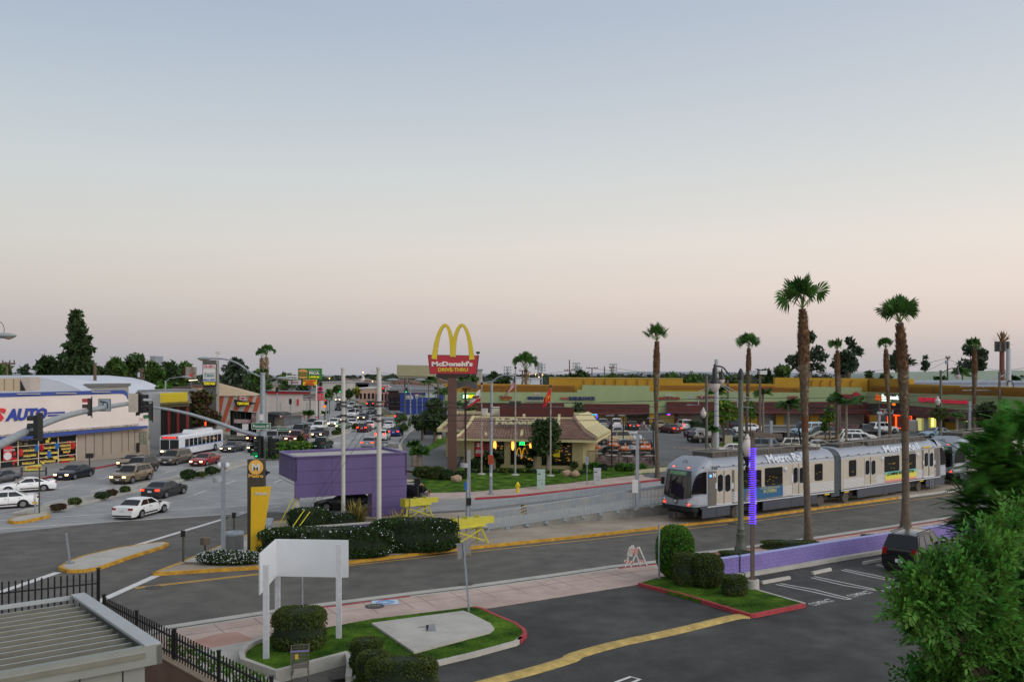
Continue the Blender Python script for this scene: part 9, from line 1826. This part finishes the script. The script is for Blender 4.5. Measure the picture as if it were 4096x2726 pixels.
for(x,yt,w,lab)in((2340,1480,90,'low tree above the yellow shopping centre wall, left'),(2280,1492,60,'bushy tree behind the yellow wall, far left'),(2430,1495,80,'tree top behind the yellow wall near the power pole'),(2520,1500,70,'low tree top right of the power pole'),(2690,1497,110,'tree row behind the yellow wall right of the first palm'),(2770,1495,80,'tree behind the wall left of the pale catenary pole'),(2870,1492,70,'tree behind the wall right of the ornamental bell lamp'),(2950,1488,90,'dark tree behind the wall between lamps and palm'),(3060,1482,90,'green tree behind the wall right of the floodlights'),(3130,1472,100,'highest green tree behind the wall left of the tallest palm'),(3480,1490,60,'round dark tree between the gum trees behind the wall'),(3545,1498,60,'low tree behind the wall below the third gum tree'),(2020,1500,60,'low tree above the shopping centre roof by the palm'),(1980,1492,60,'green treetop behind the brown sign post')):
 tree(x,yt,1560,w,240,lab,'mid'if(x//10)%2 else 'dark',grp='trees behind the shopping centre',nclump=9,dens=1.3)
tree(3236,1330,1500,165,260,'first tall gum tree behind the tallest palm','blue','gum_tree',nclump=18,sparse=1.,dens=.85,bark=M_barkg)
tree(3395,1350,1505,155,262,'second tall gum tree with open dark crown','blue','gum_tree',nclump=18,sparse=1.,dens=.9,bark=M_barkg)
tree(3597,1403,1495,145,265,'third gum tree behind the two right-hand palms','blue','gum_tree',nclump=14,sparse=1.,dens=.9,bark=M_barkg)
tree(3885,1380,1500,150,262,'fourth gum tree near the right edge','blue','gum_tree',nclump=16,sparse=1.,dens=.9,bark=M_barkg)
tree(3702,1420,1490,24,270,'narrow dark cypress on the skyline','blue','cypress_tree',nclump=10,dens=2.5,cone=.0)
tree(1890,1500,1540,50,300,'feathery tree left of the flag poles','mid')
for(x,yt,Yq,w,lab)in((1775,1540,165,95,'feathery palm seen behind the brown sign post, left'),(1815,1600,150,90,'feathery palm below the red sign board, right of the post'),(1715,1500,190,80,'distant feathery palm under the empty billboard'),(1855,1495,280,70,'distant feathery palm right of the red sign board'),(3153,1590,118,118,'bushy drooping palm behind the train roof, left of the tallest palm'),(3385,1570,116,165,'largest drooping palm among the parked cars'),(2870,1543,125,95,'palm crown before the pale green wall behind the catenary pole'),(3052,1552,125,85,'palm crown before the pale green wall right of the floodlight post'),(3828,1640,112,70,'small palm before the lit shop windows'),(3850,1470,240,90,'distant palm over the flat roof near the right edge'),(3760,1500,240,60,'small distant palm before the green barrel roof'),(4060,1500,240,80,'distant palm at the right edge skyline')):
 fpalm(x,yt,w,Yq,lab,seed=x)
fpalm(2851,1698,70,103,'short palm with brown trunk beside the thin green lamp post',seed=4)
tree(2893,1604,1690,122,118,'bright green round tree before the maroon awnings','bright',second='yel',nclump=14,dens=1.5,z0=.3)
tree(3000,1612,1672,70,122,'small bright tree right of the round green one','bright',nclump=9,z0=.3)
tree(3318,1630,1690,62,125,'small yellow-green tree left of the drooping palm','bright',second='yel',nclump=9,z0=.3)
tree(3757,1628,1685,80,120,'thin olive tree behind the ornamental lamp at the lit shop','box',nclump=9,sparse=.8,dens=.7,z0=.3)
tree(3957,1612,1708,92,112,'dense dark tree left of the right catenary pole','dark',nclump=14,dens=1.8,z0=.3)
tree(3300,1690,1722,30,120,'tiny bush behind the olive gold car','mid',z0=.3,name='small_tree')
bush(2806,1722,92,36,'dark box hedge in front of the hair salon','hedge',.2,sq=.25,depth=.5,name='box_hedge',cat='hedge')
# palms round the petrol station and restaurant
for(x,y,w,h,lab)in((1233,1652,56,44,'low bushy palm at the petrol station kerb, left'),(1299,1652,34,44,'low bushy palm behind the red pedestrian signal'),(1655,1772,64,44,'upper low fan palm at the drive-through entrance'),(1678,1805,88,70,'larger low fan palm with leaning trunk beside the purple canopy'),(1975,1812,86,50,'left sago palm before the restaurant windows'),(2140,1805,92,52,'right sago palm before the restaurant windows')):
 Yq={1233:190,1299:190,1655:98,1678:90,1975:92,2140:92}[x];fpalm(x,y-h*.2,w,Yq,lab,seed=x,nf=26,droop=.6,z0=.2,trunk_r=.28 if x in(1678,1655)else.2,mk_='dark'if x>1900 else 'palm')
GB='round bushes along the restaurant front'
for(x,y,w,h,mm,lab)in((1905,1872,60,36,'hedge','bush left of the first flag pole'),(1975,1870,60,24,'hedge','low bush behind the orange notice lamp post'),(2056,1868,76,30,'box','large flattish bush behind the middle flag pole'),(2120,1872,40,22,'hedge','low bush at the foot of the sago palm'),(2217,1872,34,28,'hedge','bush between tree trunk and right flag pole'),(2252,1874,42,26,'bright','small bright round bush below the yellow sticker'),(2301,1876,55,34,'box','large round bush at the restaurant corner'),(2352,1878,36,27,'bright','left one of two bright round bushes by the patio'),(2385,1878,34,27,'bright','right one of two bright round bushes by the patio'),(2414,1880,30,24,'blue','grey-green bush at the patio fence'),(2487,1884,48,30,'bright','round bright bush before the patio tables, left'),(2527,1886,42,30,'bright','round bright bush before the patio tables, middle'),(2568,1885,38,28,'bright','round bright bush before the patio tables, right')):
 bush(x,y,w,h,lab,mm,.2,sq=.8,name='round_bush',grp=GB,depth=.8)
GH='low hedges with yellow flowers'
for i,(x,w)in enumerate(((1895,70),(1968,76),(2052,88),(2140,84),(2240,100),(2330,90))):
 bush(x,1889+i*.8,w,11,['low flower-edged hedge at the first flag pole','low hedge behind the orange notice post','low hedge left of the tall green cabinet','low hedge right above the tall green cabinet','low hedge behind the flat boulder','rightmost low hedge before the restaurant corner'][i],'bright'if i>3 else 'hedge',.2,sq=.3,depth=.25,name='low_hedge',cat='hedge',flowers=(M_fy,26),grp=GH)
for(x,y,w,h,mm,lab)in((1690,1912,80,44,'box','wide bush at the drive-through corner beside the boulder'),(1745,1918,70,50,'box','rounded bush left of the brown sign post'),(1790,1920,50,40,'hedge','bush right behind the tan boulder'),(1840,1915,50,30,'hedge','low bush right of the brown sign post')):
 bush(x,y,w,h,lab,mm,.2,sq=.8,name='round_bush',grp='bushes round the brown sign post',depth=.7)
 # island hedges
bush(1290,2236,530,116,'long dark clipped hedge with tiny white flowers along the yellow kerb','hedge',.16,sq=.42,depth=.22,name='clipped_hedge',cat='hedge',flowers=(M_fw,190),n=13000,leaf=.12)
bush(1650,2212,360,128,'big dark rounded hedge with white flowers beside the yellow buffer','hedge',.16,sq=.5,depth=.34,name='clipped_hedge',cat='hedge',flowers=(M_fw,120),n=11000,leaf=.12)
bush(1225,2112,170,74,'dark shrub under the left end of the purple canopy','hedge',.16,sq=.6,depth=.6,name='shrub',flowers=(M_fw,40),leaf=.13)
bush(1340,2106,190,50,'low shrub bed under the purple canopy','hedge',.16,sq=.6,depth=.35,name='shrub',flowers=(M_fw,40),leaf=.13)
bush(905,2262,260,52,'low shrub full of white blossom before the yellow pylon','hedge',.16,sq=.75,depth=.35,name='flowering_shrub',flowers=(M_fw,700),leaf=.12)
t=thing('flax_plant','tall spiky brownish flax plant under the purple canopy','plant',G(1428,2100,.16));mb=MB();r=random.Random(4)
for i in range(90):a=r.uniform(0,2*PI);L=r.uniform(1.2,2.1);tl=r.uniform(.1,.55);d=Vector((cos(a)*tl,sin(a)*tl,1)).normalized();s=Vector((-sin(a),cos(a),0))*.035;b=Vector((r.uniform(-.4,.4),r.uniform(-.2,.2),0));m_=b+d*L*.6;e=b+d*L+Vector((cos(a)*.35,sin(a)*.35,-.15));mb.add([b-s,b+s,m_+s,e,m_-s],[(0,1,2,4),(4,2,3)])
mb.mk('blades',leafmat('leaf_flax',(110,96,48),(142,132,70)),t,lc=True,fix=False)
t=copy_tree(t);[copy_tree(c,t)for c in[]]
t['label']='spiky flax plant in the hedge right of the second pale column';t.location=G(1600,2150,.3)
o=bpy.data.objects.new('blades',[q for q in bpy.data.meshes if q.name=='blades'][0]);COL.objects.link(o);o.parent=t;t.name='flax_plant'
# front bushes
bush(1179,2607,212,152,'big clipped box bush under the blank white board','box',.27,sq=.42,depth=.85,n=9000,leaf=.075)
bush(1457,2690,130,120,'dark reddish clipped bush left of the concrete slab corner','box',.27,sq=.45,depth=.9,n=5000,leaf=.07)
bush(1488,2740,140,118,'clipped dark bush behind the bottom edge','box',.27,sq=.5,depth=.8,n=5000,leaf=.07)
bush(1600,2800,290,150,'wide low clipped bush at the very bottom edge','box',.27,sq=.45,depth=.5,n=8000,leaf=.07)
bush(2712,2320,152,205,'tall bright green topiary globe by the steel post','bright',.27,sq=.85,depth=1.,n=9000,leaf=.11)
bush(2745,2345,95,125,'dark clipped bush squeezed between the topiary globe and the round bush','box',.27,sq=.5,n=4000,leaf=.08)
bush(2790,2290,70,70,'small dark bush behind the topiary group','hedge',.27,sq=.6,n=2500,leaf=.08)
bush(2843,2355,125,128,'round clipped bush in front of the purple wall end','box',.27,sq=.7,n=7000,leaf=.08)
bush(2948,2385,100,74,'low drum-shaped clipped bush beside the concrete lamp base','box',.27,sq=.45,n=4500,leaf=.075)
bush(2950,2232,130,22,'low clipped pavement hedge, left of two behind the purple wall','box',.14,sq=.3,depth=.5,name='low_hedge',cat='hedge',n=3000,leaf=.08)
bush(3170,2196,230,28,'low clipped pavement hedge round the tallest palm','box',.14,sq=.3,depth=.3,name='low_hedge',cat='hedge',n=4500,leaf=.08)
bush(3480,2153,62,14,'tiny low hedge on the pavement behind the purple wall','box',.14,sq=.4,depth=.5,name='low_hedge',cat='hedge',n=900,leaf=.08)
for i,(x,y,w,h)in enumerate(((222,2040,60,22),(290,2018,48,24),(400,1994,58,24),(440,1982,42,22),(494,1968,36,22),(745,1915,58,34),(800,1906,38,18),(838,1896,44,28),(862,1888,34,16),(1198,1775,26,32),(1340,1738,26,16),(1352,1735,18,22),(1420,1716,22,20))):
 bush(x,y,w,h,['leftmost dark plant in the gravel median','second dark plant in the gravel median','third dark plant in the median, left of a pair','fourth dark plant in the median, right of a pair','dark plant in the median just left of the dark grey saloon','tall grassy tuft in the median right of the dark grey saloon','low tuft in the median between grassy ones','grassy tuft in the median left of the square mast','small plant in the median by the square mast','bushy plant at the front of the dark green pickup','small tuft in the median right of the dark blue hatchback','upright tuft in the median left of the pale column','tuft at the end of the median by the black saloon'][i],['red','box','hedge'][i%3 if i<5 else 1+i%2],.18,sq=.9,name='median_plant',grp='plants in the boulevard median',depth=.9)
bush(1165,1802,150,34,'long bright bush with yellow flowers in the median behind the signal lights','bright',.18,sq=.8,name='flowering_shrub',flowers=(M_fy,60),depth=.5)
bush(1090,1835,90,40,'green bush in the median behind the glowing green signal','bright',.18,sq=.8,name='flowering_shrub',flowers=(M_fy,60),depth=.5)
# near leafy tree bottom right: compound leaves
rnd=random.Random(42)
t=thing('ash_tree','large near tree with glossy compound leaves filling the lower right corner','tree',(8.6,14.2,.1));mb=MB();Yc=14.5
cl=[]
for(x,y,r_,dz)in((3990,2150,90,.6),(4080,2080,80,.9),(3900,2205,80,.3),(3740,2275,55,0),(3800,2310,85,-.2),(3640,2350,60,-.3),(3900,2300,130,.3),(4050,2260,120,.8),(3620,2410,75,-.4),(3730,2420,120,-.3),(3880,2430,130,.1),(4040,2400,130,.5),(3680,2520,75,0),(3800,2540,110,0),(3960,2550,130,0),(4110,2520,120,.5),(3790,2640,85,.3),(3900,2660,120,0),(4050,2680,130,0),(3720,2690,60,.4),(3660,2760,90,.5),(3800,2790,120,.2),(3960,2800,130,0),(4110,2790,130,0),(4180,2300,130,.9),(4200,2650,130,.5)):
 c=D(x+22,y+8,Yc+dz);s=(Yc+dz)/F;cl.append((c,r_*s*.92))
def shoot(c,ax,L,mb):
 b=ax.cross(rv(rnd)).normalized();n=ax.cross(b).normalized();k=4
 for i in range(k):
  q=c+ax*L*(i/k);
  for sgn in(-1,1):
   d=(b*sgn*.85+ax*.6-Vector((0,0,.12))).normalized();l=L*.52*rnd.uniform(.8,1.1)*(1-.12*abs(i-1));w=d.cross(n).normalized()*l*.25
   mb.add([q,q+d*l*.45+w,q+d*l,q+d*l*.45-w],[(0,1,2,3)])
 d=ax;w=b*L*.1;q=c+ax*L*.95;mb.add([q,q+d*L*.22+w,q+d*L*.5,q+d*L*.22-w],[(0,1,2,3)])
for c,r_ in cl:
 for i in range(int(240*(r_/.5)**1.6)):
  d=rv(rnd);
  if d.y>.55:continue
  q=c+d*r_*(rnd.uniform(.55,1.05)if rnd.random()<.9 else rnd.uniform(0,.6));ax=(d*.75+rv(rnd)*.75+Vector((0,-.15,.25))).normalized();shoot(q-t.location,ax,rnd.uniform(.2,.34),mb)
mb.mk('crown',[LM['ash']],t,lc=True,fix=False)
mb=MB();B0=Vector((0,0,0))
mb.tube([(0,0,0),(.1,.1,2),(.0,.2,3.6)],[.28,.24,.2],10)
for c,r_ in cl:q=c-t.location;mb.tube([(0,.2,2.8+rnd.uniform(-1,.8)),(q.x*.45,q.y*.5+.1,2.4+q.z*.4),(q.x*.9,q.y,q.z-.05)],[.1,.06,.02],6)
mb.mk('trunk',M_bark,t,lc=True,sm=True)
mb=MB()
for c,r_ in cl:
 for i in range(5):d=rv(rnd);d.y=-abs(d.y)*.6;q=c+d*r_*1.02-t.location;[mb.add([q+rv(rnd)*.04,q+rv(rnd)*.05,q+rv(rnd)*.05],[(0,1,2)])for _ in range(5)]
mb.mk('seed_tufts',leafmat('seed_tuft',(104,96,40),(128,110,50)),t,lc=True,fix=False)
# feathery conifer-like tree on the right
t=thing('feathery_tree','near dark green tree with feathery fan-shaped branches at the right edge','tree',(12.6,21.5,.1));mb=MB();mt=MB();Yc=21.5
def frond(p,d,L,mb):
 s=d.cross(Vector((0,0,1))).normalized();n=16
 for i in range(n):
  u=i/n;c=p+d*L*u+Vector((0,0,-.22*L*u*u));l=L*.34*(sin(PI*(.12+.85*u))**.7)
  for sg in(-1,1):e=c+(s*sg*.85+d*.55+Vector((0,0,-.12)))*l;w=d*L*.034;mb.add([c-w,c+w,e],[(0,1,2)])
for(x,y,dx,L)in((4000,1750,-1,1.1),(4060,1720,-.4,1.1),(4110,1690,0,1.0),(3960,1800,-1,1.2),(4050,1790,-.5,1.2),(3930,1860,-1,1.2),(4020,1850,-.6,1.2),(4110,1840,0,1.2),(3960,1900,-1,1.2),(4060,1920,-.5,1.2),(3930,1950,-1,1.2),(4000,1980,-.7,1.2),(4100,1980,0,1.2),(3900,2010,-1,1.2),(3980,2050,-.8,1.2),(4080,2060,0,1.2),(3900,2090,-1,1.2),(3990,2120,-.6,1.2),(4100,2140,0,1.2),(3920,2170,-1,1.1),(4010,2200,-.5,1.1),(4150,1760,.3,1.1),(4170,1900,.4,1.1),(4180,2050,.4,1.1),(4120,2240,.4,1.1),(3870,2130,-1,.9)):
 c=D(x,y,Yc+rnd.uniform(-.5,.7))-t.location
 for k in range(38):
  d=Vector((dx*.7+rnd.uniform(-.75,.75),rnd.uniform(-1,.35),rnd.uniform(-.15,.6))).normalized();q=c+Vector((rnd.uniform(-.25,.25),rnd.uniform(-.2,.2),rnd.uniform(-.25,.25)));frond(q,d,L*rnd.uniform(.45,.75),mb)
 mt.tube([(0,.3,max(1,c.z-1.2)),(c.x*.5,c.y*.5+.2,c.z-.5),(c.x,c.y,c.z)],[.06,.04,.015],5)
mb.mk('crown',[leafmat('leaf_feather',(42,98,34),(92,146,58),island=.4,trans=.35)],t,lc=True,fix=False)
mt.tube([(0,.3,0),(.05,.3,4),(.2,.3,8.2)],[.3,.2,.06],10);mt.mk('trunk',M_bark,t,lc=True,sm=True)
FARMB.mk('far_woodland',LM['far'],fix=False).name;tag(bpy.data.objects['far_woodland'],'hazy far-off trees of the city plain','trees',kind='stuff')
t=thing('climbing_weeds','bright green weeds growing through the black iron fence','plant',G(800,2660,.8));mb=MB()
for i in range(900):
 u=rnd.random();px,py=655+u*400,2590+u*170+rnd.uniform(-18,26);q=G(px,py,1.0)-t.location+Vector((0,.25,rnd.uniform(-.1,.3)));d=rv(rnd);s=d.cross(rv(rnd)).normalized();l=.05*rnd.uniform(.6,1.5);mb.add([q-d*l,q+s*l*.7,q+d*l,q-s*l*.7],[(0,1,2,3)])
mb.mk('leaves',LM['bright'],t,lc=True,fix=False)
mb=MB();n_=0
def inside(px,py,P):
 c=False;j=len(P)-1
 for i in range(len(P)):
  if(P[i][1]>py)!=(P[j][1]>py)and px<(P[j][0]-P[i][0])*(py-P[i][1])/(P[j][1]-P[i][1])+P[i][0]:c=not c
  j=i
 return c
for P,N in((L1,20000),(L2,10000)):
 W3=gp(P,.28);xs=[p.x for p in W3];ys=[p.y for p in W3];PP=[(p.x,p.y)for p in W3];PD=[(G(*q,.34).x,G(*q,.34).y)for q in pd];k=0
 while k<N:
  x,y=rnd.uniform(min(xs),max(xs)),rnd.uniform(min(ys),max(ys));k+=1
  if inside(x,y,PP)and not inside(x,y,PD):
   a=rnd.uniform(0,PI);h=rnd.uniform(.02,.055);w=.012;mb.add([(x-w*cos(a),y-w*sin(a),.265),(x+w*cos(a),y+w*sin(a),.265),(x+rnd.uniform(-.03,.03),y+rnd.uniform(-.03,.03),.27+h)],[(0,1,2)])
o=mb.mk('grass',leafmat('grass_blade',(44,88,20),(100,138,42),island=.3),fix=False);tag(o,'short green grass growing on the front lawns','grass',kind='stuff')
